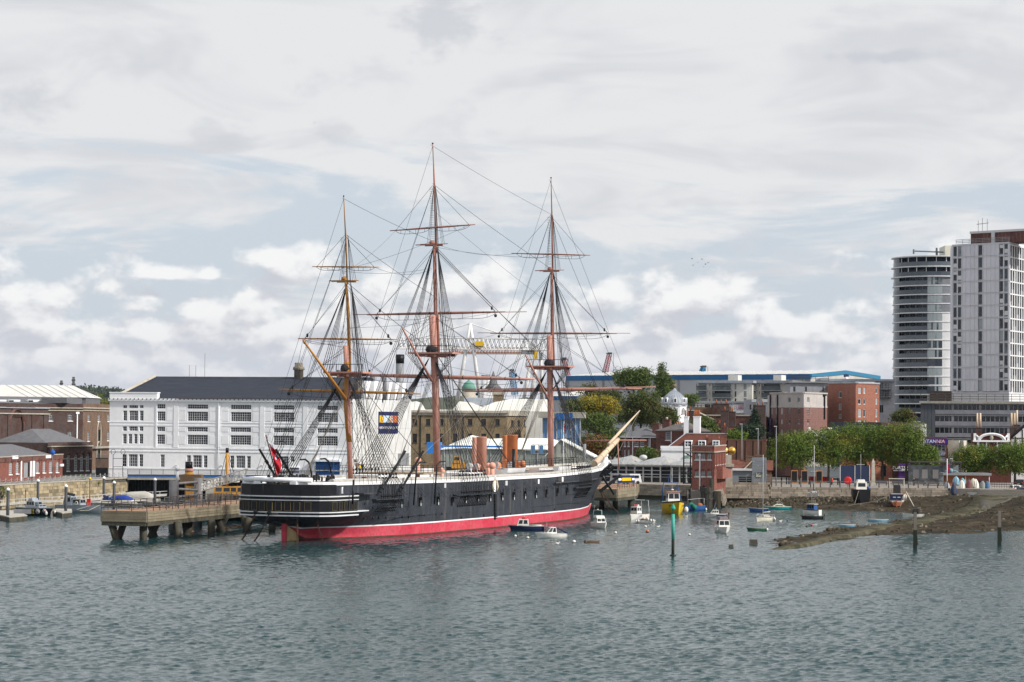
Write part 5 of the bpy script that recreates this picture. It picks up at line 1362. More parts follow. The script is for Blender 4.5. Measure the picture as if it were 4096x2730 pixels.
jt,JP,jo,jl=jetty('concrete_jetty','weathered concrete jetty on dark piles running behind the warship stern',[cA(848,1240),cB(392,1247),cB(1185,1180)],3.9,backA,pl,22)
for a,b in zip(jl,jl[1:]+jl[:1]):
 d=(b-a);n=max(1,round(d.length/2.2));ins=Vector((0,0,3.9))
 for i in range(n):q=a.lerp(b,i/n)+ins;obj('rail_post',MB().tube([q,q+Vector((0,0,1.25))],.055,4),dark_metal,jt)
 for z in(.45,.85,1.22):obj('handrail',MB().tube([a+ins+Vector((0,0,z)),b+ins+Vector((0,0,z))],.04,4),dark_metal,jt)
obj('ladder',MB().tube([(0,0,0),(0,0,5)],.06,4).tube([(.5,0,0),(.5,0,5)],.06,4),dark_metal,jt,atz(*cB(985,1400),0)+jo+Vector((0,-.7,0)),kind='stuff')
mb=MB();A=Vector((jl[0].x+2.2,jl[0].y-.5,0));chain(mb,A+Vector((0,0,2.6)),A,12,sag=0);obj('hanging_chain',mb,rust_m,jt)
bench_m=mat('bench_grey',(.16,.165,.17),(.11,.115,.12),1,.7)
bt=None
for k,(x,y)in enumerate(((200,1218),(300,1222),(390,1212),(470,1205),(535,1210),(600,1212),(705,1196),(790,1190),(840,1186),(950,1180))):
 p=atz(*cB(x,y+7),3.9);lab=('picnic table nearest the jetty corner rail','second picnic table from the jetty corner','third picnic table from the jetty corner','picnic table fourth along the jetty','picnic table fifth along the jetty','picnic table just short of the steel dolphin','picnic table between the two steel dolphin tubes','picnic table at the farther dolphin tube','picnic table past the dolphin on the jetty','picnic table nearest the warship stern')[k]
 if bt is None:
  bt=thing('picnic_table',lab,'table',p,.3,'picnic tables on the jetty')
  obj('table_top',MB().box(-.9,.9,-.4,.4,.72,.78),bench_m,bt)
  for s in(-1,1):obj('seat',MB().box(-.9,.9,s*.75-.13,s*.75+.13,.42,.47),bench_m,bt)
  for x_ in(-.65,.65):obj('leg',MB().tube([(x_,-.8,0),(x_,-.3,.72)],.05,4).tube([(x_,.8,0),(x_,.3,.72)],.05,4).box(x_-.04,x_+.04,-.8,.8,.34,.42),bench_m,bt,kind='stuff')
 else:c=copy_tree(bt,None,label=lab);c.location=p;c.rotation_euler=(0,0,.2+.35*k)
dp=thing('steel_dolphin','pair of rusty grey steel tubes with cross braces standing on the jetty','mooring dolphin',atz(*cB(616,1180),3.9))
steel_m=mat('rusty_steel',(.17,.17,.18),(.12,.12,.13),.8,.6,streak=.8,streakc=(.15,.075,.045))
T0,T1=Vector(dp.location),atz(*cB(820,1158),3.9);h_=at(*cB(616,988),T0 .y).z-3.9;q=T1-T0
obj('tube',MB().tube([(0,0,-4),(0,0,h_)],.72,16),steel_m,dp);obj('tube',MB().tube([q-Vector((0,0,4)),q+Vector((0,0,h_+.1))],.66,16),steel_m,dp)
for z0,z1 in((h_-.5,h_-.5),(h_-1.2,.6+h_*.3),(h_*.27,h_*.27)):obj('brace',MB().tube([(0,0,z0),(q.x,q.y,z1)],.2,6),steel_m,dp)
obj('navigation_light',MB().tube([(.5,0,h_),(.5,0,h_+1.5)],.22,8).tube([(.5,0,h_+1.5),(.5,0,h_+2.1)],.4,8),white,dp)
pile_m=mat('pile_grey',(.055,.06,.07),None,1,.5);
for k,(x,y0,Yp)in enumerate(((67,1050,386),(317,978,441),(551,1022,407),(867,955,468),(953,993,435),(1295,968,458))):
 b=pxy(cA(x,0)[0],Yp,1980);zt_=at(*cA(x,y0),Yp).z
 t=thing('mooring_pile',('white capped pile on the floating pontoon by the frame edge','white capped pile behind the black launch','white capped pile at the bow of the grey launch','white capped pile nearest the boathouse corner','white capped pile behind the small blue covered boat','white capped pile before the bridge piling')[k],'pile',b,0,'white capped mooring piles')
 obj('shaft',MB().tube([(0,0,-2),(0,0,zt_-.45)],.26,12),pile_m,t);obj('cap',MB().lathe([(.31,zt_-.45),(.31,zt_-.2),(.05,zt_+.05)],(0,0,0),12),white,t)
pon_m=mat('pontoon',(.20,.195,.18),(.13,.125,.115),.9,.9,streak=.5)
def pontoon(label,pts,z=.8):
 P=[atz(*p,z)for p in pts];c=P[0];t=thing('pontoon',label,'pontoon',(c.x,c.y,0));L=[(p.x-c.x,p.y-c.y)for p in P]
 obj('float',MB().slab(L,-.4,z-.16),wet_m,t);obj('walkway',MB().slab(L,z-.155,z),mat('walk',(.42,.40,.36),None,1,.9)if 'walk'not in MATS else MATS['walk'],t)
 return t,c
t,c=pontoon('short floating pontoon with mesh sides at the frame edge',[cA(-60,1262),cA(78,1292),cA(228,1278),cA(130,1235),cA(-60,1240)])
obj('mesh_side',MB().box(.2,3,-.1,0,.75,1.5),grey_metal,t,(at(*cA(0,1262),385).x-c.x,0,0))
pontoon('small finger pontoon between the two naval launches',[cA(440,1240),cA(520,1258),cA(603,1250),cA(600,1225),cA(470,1222)])
pt_,c=pontoon('long pale walkway pontoon with white railings below the bridge',[cB(-180,1168),cB(300,1180),cB(505,1160),cB(505,1140),cB(130,1145),cB(-180,1150)],.6)
pts=[atz(*q,.6)for q in(cA(-20,1215),cA(330,1185),cA(640,1178),cA(960,1150),cB(440,1135),cB(500,1132),cB(560,1128))]
wr=thing('walkway_railing','white post and rail fence along the pontoon walkway below the quay','railing',pts[0])
for a,b in zip(pts,pts[1:]):
 n=max(1,round((b-a).length/2.4))
 for i in range(n):q=a.lerp(b,i/n)-pts[0];obj('post',MB().tube([q,q+Vector((0,0,1.25))],.06,4),pale_metal,wr)
 for z in(.65,1.22):obj('rail',MB().tube([a-pts[0]+Vector((0,0,z)),b-pts[0]+Vector((0,0,z))],.05,4),pale_metal,wr)
obj('walkway',MB().slab([(p.x-pts[0].x,p.y-pts[0].y-.2)for p in pts]+[(p.x-pts[0].x,p.y-pts[0].y-2.2)for p in pts[::-1]],.3,.6),MATS['walk'],wr)
def hull_mb(L,bm,fb,trans=.7,flare=.12,sheer=.35,n=11,chine=.5,draft=.25,stripe=.0,cw=.03):
 mb=MB();rows=[]
 for i in range(n+1):
  u=i/n;b=bm/2*min(1,trans+(1-trans)*min(1,u/.35))*max(.02,1-max(0,(u-.5)/.5)**2.3)
  zt=fb*(1+sheer*max(0,u-.3)**1.6+.06*(1-u));rk=L*.10*max(0,(u-.7)/.3)**1.5
  bw=b*(1-flare-.35*max(0,(u-.55)/.45))
  rows.append([(L*u,bw*.55,-draft),(L*u+rk*.1,bw,0.0),(L*u+rk*.3,b*.94 if u<.9 else bw+(b-bw)*.6,zt*chine),(L*u+rk*.9,b,zt*.88),(L*u+rk,b*1.02,zt)])
 for sd in(1,-1):
  b0=len(mb.v);m=5
  for r in rows:mb.v+=[(x,sd*y,z)for x,y,z in r]
  for i in range(n):
   for k in range(m-1):
    q=[b0+i*m+k,b0+(i+1)*m+k,b0+(i+1)*m+k+1,b0+i*m+k+1]
    mb.f.append(q[::-1]if sd==1 else q);mb.mi.append(2 if k==0 else(3 if k==3 else 0));mb.sm.append(k in(1,2))
 o=5*(n+1)
 for k in range(4):mb.f.append([k,k+1,o+k+1,o+k]);mb.mi.append(2 if k==0 else 0);mb.sm.append(False)
 for i in range(n):mb.f.append([i*5+4,i*5+9,o+i*5+9,o+i*5+4]);mb.mi.append(1);mb.sm.append(False)
 return mb
def fbz(L,fb,x,sheer=.35):u=x/L;return fb*(1+sheer*max(0,u-.3)**1.6+.06*(1-u))
def cabin(t,x0,x1,hw,z0,z1,fr=.3,bk=.1,m=None,win=2,fw=True,wz=(.42,.86),roof=None,name='cabin',bw=False):
 m=m or white;h=z1-z0;ti=hw*.88
 V=[(x0,-hw,z0),(x1,-hw,z0),(x1,hw,z0),(x0,hw,z0),(x0+bk,-ti,z1),(x1-fr,-ti,z1),(x1-fr,ti,z1),(x0+bk,ti,z1)]
 c=obj(name,MB().add(V,[(3,2,1,0),(4,5,6,7),(0,1,5,4),(1,2,6,5),(2,3,7,6),(3,0,4,7)]),m,t)
 def P(x,y,k,out,ax):
  w=hw+(ti-hw)*k;xx=x0+bk*k+(x1-x0-(fr+bk)*k)*x
  return(xx+(out if ax==1 else-out if ax==-1 else 0),y*w+(out*(1 if y>0 else-1)if ax==0 else 0),z0+h*k)
 def pane(a,b,c_,d):
  n=(Vector(b)-Vector(a)).cross(Vector(d)-Vector(a)).normalized()*.03
  V=[Vector(q)for q in(a,b,c_,d)];mb=MB();mb.add(V+[q-n for q in V],[(0,1,2,3),(7,6,5,4),(0,4,5,1),(1,5,6,2),(2,6,7,3),(3,7,4,0)]);obj('window',mb,glass_dark,c)
 k0,k1=wz
 for sd in(-1,1):
  for i in range(win):
   a,b=(i+.12)/win,(i+.88)/win;a=a*.92+.04;b=b*.92+.04
   q=[P(a,sd,k0,.02,0),P(b,sd,k0,.02,0),P(b,sd,k1,.02,0),P(a,sd,k1,.02,0)]
   pane(*(q if sd<0 else q[::-1]))
 if fw:
  for a,b in((-.88,-.06),(.06,.88)):pane(P(1,a,k0,.02,1),P(1,b,k0,.02,1),P(1,b,k1,.02,1),P(1,a,k1,.02,1))
 if bw:pane(P(0,.7,k0,.02,-1),P(0,-.7,k0,.02,-1),P(0,-.7,k1,.02,-1),P(0,.7,k1,.02,-1))
 if roof:obj('cabin_roof',MB().box(x0+bk-.15,x1-fr+.2,-ti-.1,ti+.1,z1,z1+.09),roof,t)
 return c
BT=lambda nm,c,r=.35:MATS[nm]if nm in MATS else mat(nm,c,tuple(q*.85 for q in c),1.2,r,fine=.05,streak=.18)
gel=BT('boat_white',(.72,.72,.69));navy_b=BT('boat_navy',(.02,.03,.085));grey_b=BT('boat_grey',(.30,.34,.38));blk_b=BT('boat_black',(.014,.015,.018));bot_r=BT('antifoul',(.16,.045,.03),.8);bot_b=BT('bottom_blue',(.03,.05,.12),.8);rub_b=BT('rubber',(.03,.03,.033),.8);teal_b=BT('boat_turquoise',(.02,.38,.40));grn_b=BT('boat_green',(.04,.14,.075));yel_b=BT('boat_yellow',(.72,.50,.015));sky_b=BT('boat_light_blue',(.22,.42,.55));red_b=BT('bright_red',(.55,.02,.02));ora_b=BT('boat_orange',(.45,.16,.08));blu_b=BT('boat_blue',(.03,.09,.26));tarp_b=BT('tarpaulin_blue',(.02,.05,.28),.8);wood_b=BT('weathered_brown',(.16,.10,.06),.8);cream_b=BT('boat_cream',(.66,.64,.54))
def boat(name,label,p,ang,L,bm,fb,mats,group=None,z=0,cat='boat',k=1.0,**kw):
 w=atz(*p,z)if len(p)==2 else Vector(p);a=radians(ang);d=Vector((cos(a),sin(a),0));w=w-d*L*k*.5
 side=Vector((-d.y,d.x,0));w+=Vector((0,1,0))*(abs(side.y)*bm*.4+abs(d.y)*L*.4)*k
 t=thing(name,label,cat,w,a,group);t.scale=(k,k,k);obj('hull',hull_mb(L,bm,fb,**kw),mats,t);return t
def mast(t,x,z0,z1,r=.05,m=None,name='mast',y=0):return obj(name,MB().tube([(x,y,z0),(x,y,z1)],r,6,r2=r*.6),m or pale_metal,t)
def rails(t,pts,m=None,r=.022,name='guard_rail'):
 mb=MB();
 for a,b in zip(pts,pts[1:]):mb.tube([Vector(a)+Vector((0,0,.55)),Vector(b)+Vector((0,0,.55))],r,4);mb.tube([Vector(a)+Vector((0,0,.28)),Vector(b)+Vector((0,0,.28))],r*.7,3)
 for a in pts:mb.tube([Vector(a),Vector(a)+Vector((0,0,.55))],r,4)
 return obj(name,mb,m or pale_metal,t)
def fenders(t,pts,m=None,r=.16):
 for p in pts:obj('fender',MB().ball(p,r,8,6,sq=(1,1,1.5)),m or gel,t)
def outboard(t,fb,m=None):obj('outboard_motor',MB().box(-.45,-.1,-.17,.17,fb+.05,fb+.55,top=(.06,.03)).box(-.36,-.2,-.07,.07,-.3,fb+.05),m or rub_b,t)
def roundel(t,c,r,nrm):
 q=Vector(nrm).to_track_quat('Z','Y').to_matrix().to_4x4()
 for k,(rr,m)in enumerate(((r,gel),(r*.8,navy_b),(r*.52,gel),(r*.28,red_b))):obj('roundel_ring',MB().lathe([(.001,0),(rr,0),(rr,.03+.012*k),(.001,.03+.012*k)],c,16,mat=q),m,t)
t=boat('naval_launch','black hulled naval launch with grey cabin and yellow numerals on the side',cA(262,1287),-42,12.5,3.8,2.0,[blk_b,grey_b,blk_b,grey_b],k=.66,sheer=.2)
cabin(t,4.2,7.8,1.35,2.0,3.7,.3,.1,grey_b,3);cabin(t,7.8,9.6,1.2,2.1,2.9,.3,.0,grey_b,2);cabin(t,4.6,6.6,1.0,3.7,4.4,.5,.2,grey_b,0,False,name='bridge_screen')
yl=flat('numeral_yellow',(.62,.46,.02));letters('hull_numerals','102',1.5,basis((7.3,-1.9,1.05),(1,.03,.0),(0,-.05,1)),yl,t,.03);roundel(t,(9.55,-1.6,1.2),.62,(.3,-1,0));roundel(t,(11.55,-1.0,1.35),.5,(.55,-1,0))
rails(t,[(1,-1.8,2.0),(4,-1.85,2),(7,-1.85,2.0),(10,-1.7,2.1),(12.6,-.6,2.3),(12.6,.6,2.3),(10,1.7,2.1),(6,1.8,2)]);fenders(t,[(12.7,-1.3,.8),(12.4,1.6,.9)],None,.35)
t=boat('naval_launch','grey naval launch with high wheelhouse and a lifebuoy ring',cA(640,1262),-25,14.5,4.0,2.0,[grey_b,grey_b,blk_b,BT('deck_grey',(.2,.22,.24))],k=.62,sheer=.45)
cabin(t,2.6,5.6,1.5,2.0,4.6,.3,.6,grey_b,2);cabin(t,5.6,8.6,1.35,2.0,3.9,.15,0,grey_b,1);obj('lifebuoy',MB().tube([(7.3+.42*cos(a),-1.45,2.75+.42*sin(a))for a in np.linspace(0,2*pi,15)],.11,6),cream_b,t)
obj('inflatable',MB().tube([(3,-.9,5.0),(3.6,0,5.25),(5.5,.2,4.9)],.38,8),rub_b,t);rails(t,[(8.8,-1.8,2.1),(11,-1.6,2.25),(14,-.4,2.6),(14,.4,2.6),(11,1.6,2.3)]);mast(t,4,4.6,6.4,.06)
mb=MB();mb.tube([(14.6,-.3,2.4),(13,-3.5,.9),(11,-5,.8)],.05,4).tube([(12,-1.5,2.1),(9,-3.6,1.0)],.05,4);obj('mooring_line',mb,cream_b,t)
t=boat('rigid_inflatable','white inflatable boat with blue seats by the walkway',cA(855,1188),175,5.2,2.1,.75,[gel,grey_b,gel,gel]);cabin(t,1.6,2.6,.4,.75,1.6,.2,0,navy_b,0,False,name='console');obj('a_frame',MB().tube([(.5,-.8,.8),(.5,-.7,2),(.5,.7,2),(.5,.8,.8)],.06,5),gel,t);outboard(t,.8);obj('seat',MB().box(.9,1.5,-.5,.5,.75,1.3),blu_b,t)
t=boat('covered_boat','small boat under a blue tarpaulin behind the jetty rail',cA(985,1185),170,5.6,2.0,.7,[gel,tarp_b,gel,gel]);obj('tarpaulin',MB().tube([(.2,0,.7),(1.6,0,.95),(3.6,0,.9),(5.4,0,.8)],[.55,.8,.75,.2],8),tarp_b,t);mast(t,2.2,.7,3.2)
t=boat('covered_boat','dark boat under a pale canvas cover behind the jetty rail',cA(1120,1172),174,8,2.6,.8,[navy_b,gel,navy_b,gel]);obj('canvas_cover',MB().tube([(.2,0,.8),(2,0,1.2),(5,0,1.1),(7.8,0,.9)],[.7,1.0,.95,.3],8),canvas_m,t)
for k,(x,y,lab)in enumerate(((742,1158,'red pontoon locker by the grey launch bow'),(945,1182,'dark blue harbour box standing behind the covered boat'))):
 p=at(*cA(x,y),440);bx=thing('dock_locker',lab,'locker',(p.x,p.y,.6));obj('body',MB().box(-.32,.32,-.3,.3,0,1.1),(red_b,navy_b)[k],bx);obj('lid',MB().box(-.36,.36,-.34,.34,1.1,1.2),(red_b,navy_b)[k],bx)
yp=thing('beacon_post','slim post with a yellow lantern near the grey launch','beacon',pxy(cA(757,0)[0],452));obj('post',MB().tube([(0,0,0),(0,0,5.0)],.1,6),wood_b,yp);obj('lantern',MB().ball((0,0,5.2),.28,8,6),yel_b,yp)
ochre=mat('tug_ochre',(.50,.24,.035),(.42,.20,.03),.8,.5);Yt=392.0
tp=pxy(cB(500,0)[0],Yt);tg=boat('steam_tug','black steam tug with ochre funnel, ochre mast and deckhouses behind the jetty',(tp.x+17.5,Yt-2,0),178,36,7.5,2.2,[blk_b,wood_b,bot_r,blk_b],cat='tug',sheer=.6)
Mi=(Matrix.Translation(tg.location)@rotz(tg.rotation_euler.z)).inverted()
def tl(x,y,Yw=Yt):return Mi@at(*cB(x,y),Yw)
a,b,c=tl(724,1010),tl(727,890),tl(727,832)
obj('funnel',MB().tube([(a.x,0,2.2),(b.x,0,b.z)],.62,14),ochre,tg);obj('funnel_top',MB().tube([(b.x,0,b.z+.01),(c.x,0,c.z)],.62,14),blk_b,tg);obj('funnel_band',MB().tube([(b.x,0,b.z-.55),(b.x,0,b.z+.012)],.65,14),pink_m,tg)
for x in(697,752):q=tl(x,955);obj('ventilator',MB().tube([(q.x,-1,2.2),(q.x,-1,q.z-.2),(q.x+.25,-1.3,q.z+.1)],[.22,.22,.42],10),ochre,tg)
for x0,x1,y0,y1,m in((660,840,940,1012,wood_b),(712,792,1040,1106,ochre),(948,1098,1040,1110,ochre),(1078,1206,1040,1110,ochre),(1085,1145,968,1005,canvas_m)):
 p,q=tl(x0,y1),tl(x1,y0);cabin(tg,min(p.x,q.x),max(p.x,q.x),1.5,max(2,p.z),q.z,.05,.05,m,2 if m is ochre else 0,False,name='deckhouse')
p,q=tl(1050,1090),tl(1050,716);obj('mast',MB().tube([(p.x,0,2),(q.x,0,q.z)],.24,8),ochre,tg);obj('mast_head',MB().tube([(q.x,0,q.z-.8),(q.x,0,q.z)],.26,8),black_paint,tg)
for xx in(940,1000,1165,1110):e=tl(xx,965);obj('stay',MB().tube([(q.x,0,q.z-.4),(e.x,-.8,3.5)],.05,4),rope_m,tg)
p,q=tl(845,1022),tl(1070,990);obj('derrick_boom',MB().tube([(p.x,-.5,p.z),(q.x,0,q.z)],.16,6),cream_m,tg)
q=tl(1100,1130);rails(tg,[(2,-2.8,2.4),(8,-3.4,2.3),(16,-3.6,2.3),(24,-3.5,2.4),(31,-2.6,2.7),(35,-.5,3.0)],gel,.035)
hd=thing('timber_hoarding','grey weathered plank hoarding in front of the ochre tug','fence',(0,0,0));p,q=at(*cB(895,1160),372),at(*cB(1112,1160),376)
hf=Face(hd,p,q);zt_=hf.uz(*cB(1000,1097))[1]
for i in range(26):u=hf.L*i/26;hf.place('plank',MB().box(u+.02,u+hf.L/26-.02,-.05-.03*(i%3),0,2.2,zt_-.1*(i%2)),timber_m)
gw=thing('gangway','white lattice gangway rising from the jetty to the warship poop','gangway',(0,0,0));A,B_=at(*cB(848,1078),362),at(*cB(1228,965),347)
for sd in(0,1.3):
 mb=MB();o=Vector((0,sd,0));n=14
 for h in(0,1.3):mb.tube([A+o+Vector((0,0,h)),B_+o+Vector((0,0,h))],.07,4)
 for i in range(n):a,b=A.lerp(B_,i/n)+o,A.lerp(B_,(i+1)/n)+o;mb.tube([a,b+Vector((0,0,1.3))]if i%2 else[a+Vector((0,0,1.3)),b],.05,4);mb.tube([a,a+Vector((0,0,1.3))],.05,4)
 obj('truss',mb,gel,gw)
mb=MB();mb.add([A,A+Vector((0,1.3,0)),B_+Vector((0,1.3,0)),B_],[(0,1,2,3),(3,2,1,0)]);obj('walkway',mb,pale_metal,gw)
def face_bld(name,label,m,cr,xa,Ya,xb,Yb,ytop,zb=4.0,D=12,wins=(),nx=2,ny=2,fm=None,gm=None,sill=True,cat='building',th=.2,recess=.14,yref=None,cop=None,group=None):
 r,f=building(name,label,pxy(cr(xa,0)[0],Ya),pxy(cr(xb,0)[0],Yb),cat,group)
 zt=f.uz(*cr(yref or(xa+xb)/2,ytop))[1]
 for xs,ys in wins:
  for x0,x1 in xs:
   for y0,y1 in ys:f.window(f.rect(cr,x0,x1,y0,y1),nx,ny,fm=fm,gm=gm,sill=sill,recess=recess)
 f.wall(m,zb,zt,th)
 if D:f.place('back',shell(f.L,D,zb,zt-.08),m)
 if cop:f.box('coping',cop,-.1,f.L+.1,zt,zt+.3,.25,.6)
 f.zt=zt;return r,f
wl=lambda*c:[(x,x+w)for x,w in c]
r,f=face_bld('buff_storehouse','long buff brick storehouse with dark sash windows behind the ship masts',buff_brick,cG,98,560,957,560,1032,D=12,wins=[(wl((113,39),(232,38),(350,38),(475,37),(608,40),(728,42),(855,37)),((1068,1125),(1200,1282)))],nx=4,ny=5,fm=dark_metal)
z0=f.uz(*cG(500,992))[1];f.box('cornice',stone,-.2,f.L+.3,f.zt-.1,z0,.35,1.5);f.box('cornice',stone,-.2,f.L+.3,f.zt+.5,f.zt+.9,.7,.3)
for x in(182,565):q=f.rect(cG,x-4,x+4,1040,1400);f.box('drainpipe',black_paint,*q,out=.15)
f2=Face(r,pxy(cG(957,0)[0],560),pxy(cG(1292,0)[0],590))
for x in(995,1053,1112,1168,1238):
 for y0,y1 in((1080,1135),(1210,1270)):f2 .window(f2 .rect(cG,x,x+22,y0,y1),2,4,fm=dark_metal,sill=True)
f2 .wall(buff_brick,4,f.zt,.2,name='side_wall');f2 .box('cornice',stone,0,f2 .L,f.zt-.1,z0+.1,.35,1);f2 .place('side_back',MB().box(.1,f2 .L,.3,9,4,f.zt-.1),buff_brick);q=f2 .rect(cG,1197,1207,1040,1260);f2 .box('drainpipe',black_paint,*q,out=.15)
wroof=MATS['white_roof']
def roof_shape(name,label,cr,pts,Y0,depth,m,base=None,cat='roof',slope=0):
 P=[at(*cr(*p),Y0)for p in pts];o=Vector((P[0].x,Y0,0));t=thing(name,label,cat,o)
 poly=[(p.x-o.x,p.z)for p in P];zb=4.0
 poly=[(poly[0][0],zb)]+poly+[(poly[-1][0],zb)]
 mb=MB().prism(poly[::-1],0,depth);ze=min(p.z for p in P);mb.v=[(x,y+max(0,z-ze)*slope if y==0 else y,z)for x,y,z in mb.v]
 return t,obj('body',mb,m,t),poly
t,_,_=roof_shape('white_roofed_hall','hall under wide white metal roofs with two low peaks behind the storehouse',cG,[(95,990),(95,915),(135,908),(180,985),(470,985),(530,908),(640,920),(740,962),(850,915),(1010,885),(1325,890),(1325,1000)],575,40,wroof,cat='hall',slope=1.7)
roof_shape('grey_plant_room','low grey plant room block on the white roofs',cG,[(575,935),(575,876),(860,880),(860,930),(700,950)],600,8,lead,cat='plant room')
ck=thing('stone_stack','square buff stone chimney stack rising from the white roofs','chimney',pxy(cG(880,0)[0],583));h=at(*cG(880,850),583).z;obj('shaft',MB().box(-1.3,1.3,-1,1,4,h),buff_brick,ck);obj('cap',MB().box(-1.5,1.5,-1.2,1.2,h,h+.6),stone,ck)
cu=thing('green_cupola','small green copper cupola above the white roofs','cupola',pxy(cG(612,0)[0],640));z=at(*cG(612,868),640).z;obj('drum',MB().lathe([(1.8,4),(1.8,z+1.6)],(0,0,0),14),stone,cu);obj('dome',MB().lathe([(1.9,z+1.6),(1.8,z+2.6),(1.2,z+3.6),(.3,z+4.2),(.1,z+5.2)],(0,0,0),14),mat('verdigris',(.13,.30,.24),None,1,.7),cu)
wt=thing('slate_turret','white lantern turret with pointed slate roof among the roofs','turret',pxy(cG(832,0)[0],650));z=at(*cG(832,840),650).z;obj('lantern',MB().box(-2.4,2.4,-2,2,4,z+1),white,wt);obj('spire',MB().lathe([(2.6,z+1),(1.2,z+2.6),(.1,z+6)],(0,0,0),8),slate,wt)
for k,x in enumerate((752,778)):s_=thing('steel_flue',('left of two tall steel flues behind the roofs','right of two tall steel flues behind the roofs')[k],'flue',pxy(cG(x,0)[0],660));obj('flue',MB().tube([(0,0,4),(0,0,at(*cG(x,676),660).z)],.8,12),pale_metal,s_);obj('flue_collar',MB().tube([(0,0,at(*cG(x,690),660).z),(0,0,at(*cG(x,674),660).z)],.86,12),grey_metal,s_)
r,f=building('glass_hall','glass fronted hall with blue blinds beside the buff storehouse',pxy(cH(270,0)[0],556),pxy(cH(606,0)[0],555.5))
zt=f.uz(*cH(500,1060))[1];f.box('curtain_wall',glass('blue_glass',(.02,.035,.05),(.10,.22,.42),.05,.5),0,f.L,4,zt,-.1,10)
for i in range(9):u=f.L*i/8;f.box('mullion',pale_metal,u-.08,u+.08,4,zt,.1,.1)
_,_,z0,z1=f.rect(cH,300,400,1005,1060);f.box('roof_slab',concrete,-1,f.L+1,zt,z1,1.5,12);q=f.rect(cH,395,540,1015,1072);f.box('blue_blind',blue_m,*q,out=1.7,inn=-1.55);q=f.rect(cH,400,530,1090,1240);f.box('blue_blind',flat('sky_blind',(.10,.22,.42)),*q,out=.05,inn=.05)
mq=mat('marquee_white',(.78,.80,.76),(.70,.73,.70),.4,.6,bump=.03,bs=.8)
r,f=building('marquee','long low white marquee with a blue valance behind the pink funnels',pxy(cG(350,0)[0],532),pxy(cH(380,0)[0],528),'marquee')
zv=f.uz(*cG(700,1345))[1];f.wall(mat('marquee_side',(.30,.33,.31),None,.6,.8),4,zv,.1)
P=[(0,zv),(2.5,zv+1.7),(6,zv+3.2),(10,f.uz(*cG(580,1245))[1]),(15,f.uz(*cG(800,1238))[1]),(24,f.uz(*cG(1000,1240))[1]),(f.L-2,f.uz(*cH(200,1240))[1]),(f.L,zv+2)]
mb=MB()
for(u,z)in P:mb.v+=[(u,-.5,zv-.1+.5*(z-zv)*.25),(u+.4,5,z),(u,11,zv)]
for i in range(len(P)-1):
 for k in range(2):q=3*i+k;mb.f.append([q,q+3,q+4,q+1]);mb.mi.append(0);mb.sm.append(False)
rf=f.place('canopy',mb,mq);z1=f.uz(*cG(700,1300))[1];f.place('valance',MB().box(.5,f.L*.55,-.62,-.50,zv+.55,zv+.95),flat('awning_blue',(.03,.20,.60)));f.box('blue_awning',MATS['awning_blue'],-2.6,.3,zv-.9,zv+1.6,.6,2);
for i in range(10):u=f.L*(i+.5)/10;f.box('marquee_pole',pale_metal,u-.06,u+.06,4,zv,.15)
for k,x in enumerate((1180,1255)):q=f.rect(cG,x,x+38,1305,1380);f.box('banner_panel',flat('sky_blind',0),*q,out=1.5,inn=-1.4)
r,f=building('clapboard_shed','pale green clapboard shed with white gable roof and two small windows',pxy(cH(318,0)[0],509),pxy(cH(732,0)[0],508))
clap=mat('clapboard',(.38,.40,.36),None,1,.8);zt=f.uz(*cH(560,1400))[1];zr=f.uz(*cH(430,1252))[1];ur=f.uz(*cH(432,1250))[0]
for x in(412,518):f.window(f.rect(cH,x,x+36,1408,1455),4,4)
for x in(375,455):pass
f.wall(clap,4,zt,.15,top=[(0,zt),(f.L*.96,zt),(ur,zr)])
n=16
for i in range(n):z=4.3+(zt-4.3)*i/n;f.box('weatherboard',clap,0,f.L,z,z+.10,.05,.0)
f.place('roof',MB().add([(ur,-.3,zr+.1),(f.L+.3,-.3,zt-.2),(f.L+.3,12,zt-.2),(ur,12,zr+.1),(-.6,-.3,zt),(-.6,12,zt),(ur,-.3,zr-.1),(f.L+.3,-.3,zt-.45),(-.6,-.3,zt-.2)],[(0,1,2,3),(4,0,3,5),(0,6,7,1),(0,4,8,6)]),mq);f.place('back',MB().box(.1,f.L*.96,.2,11,4,zt-.1),clap);q=f.rect(cH,440,478,1305,1370);f.box('shutter',grey_metal,*q,out=.07)
pl=thing('grey_flue','short grey pipe standing at the right eave of the clapboard shed','flue',pxy(cH(645,0)[0],498));obj('pipe',MB().tube([(0,0,4),(0,0,at(*cH(645,1285),498).z)],.38,10),grey_metal,pl);obj('pipe_cap',MB().tube([(0,0,at(*cH(645,1290),498).z),(0,0,at(*cH(645,1282),498).z)],.42,10),dark_metal,pl)
fp=thing('flagpole','white flagpole with a small union flag beside the clapboard shed','flagpole',pxy(cH(458,0)[0],508));obj('pole',MB().tube([(0,0,4),(0,0,at(*cH(458,1090),508).z)],.09,6),white,fp)
z=at(*cH(466,1190),508).z;fg=obj('flag',MB().add([(.1,0,z),(.35,.1,z-.2),(.5,0,z-.3),(.5,0,z+1.5),(.35,.1,z+1.7),(.1,0,z+2.1)],[(0,1,4,5),(1,2,3,4)]),flag_b,fp);obj('flag_cross',MB().box(.24,.34,-.04,.12,z-.1,z+1.8).box(.1,.5,-.04,.0,z+.7,z+1.0),flag_r,fg)
sf=thing('scaffold','grey tube scaffold in front of the marquee end','scaffold',pxy(cG(1180,0)[0],522));w=pxy(cG(1330,0)[0],522).x-sf.location.x;zt=at(*cG(1250,1300),522).z;mb=MB()
for i in range(6):
 for y in(0,1.6):mb.tube([(w*i/5,y,4),(w*i/5,y,zt)],.05,4)
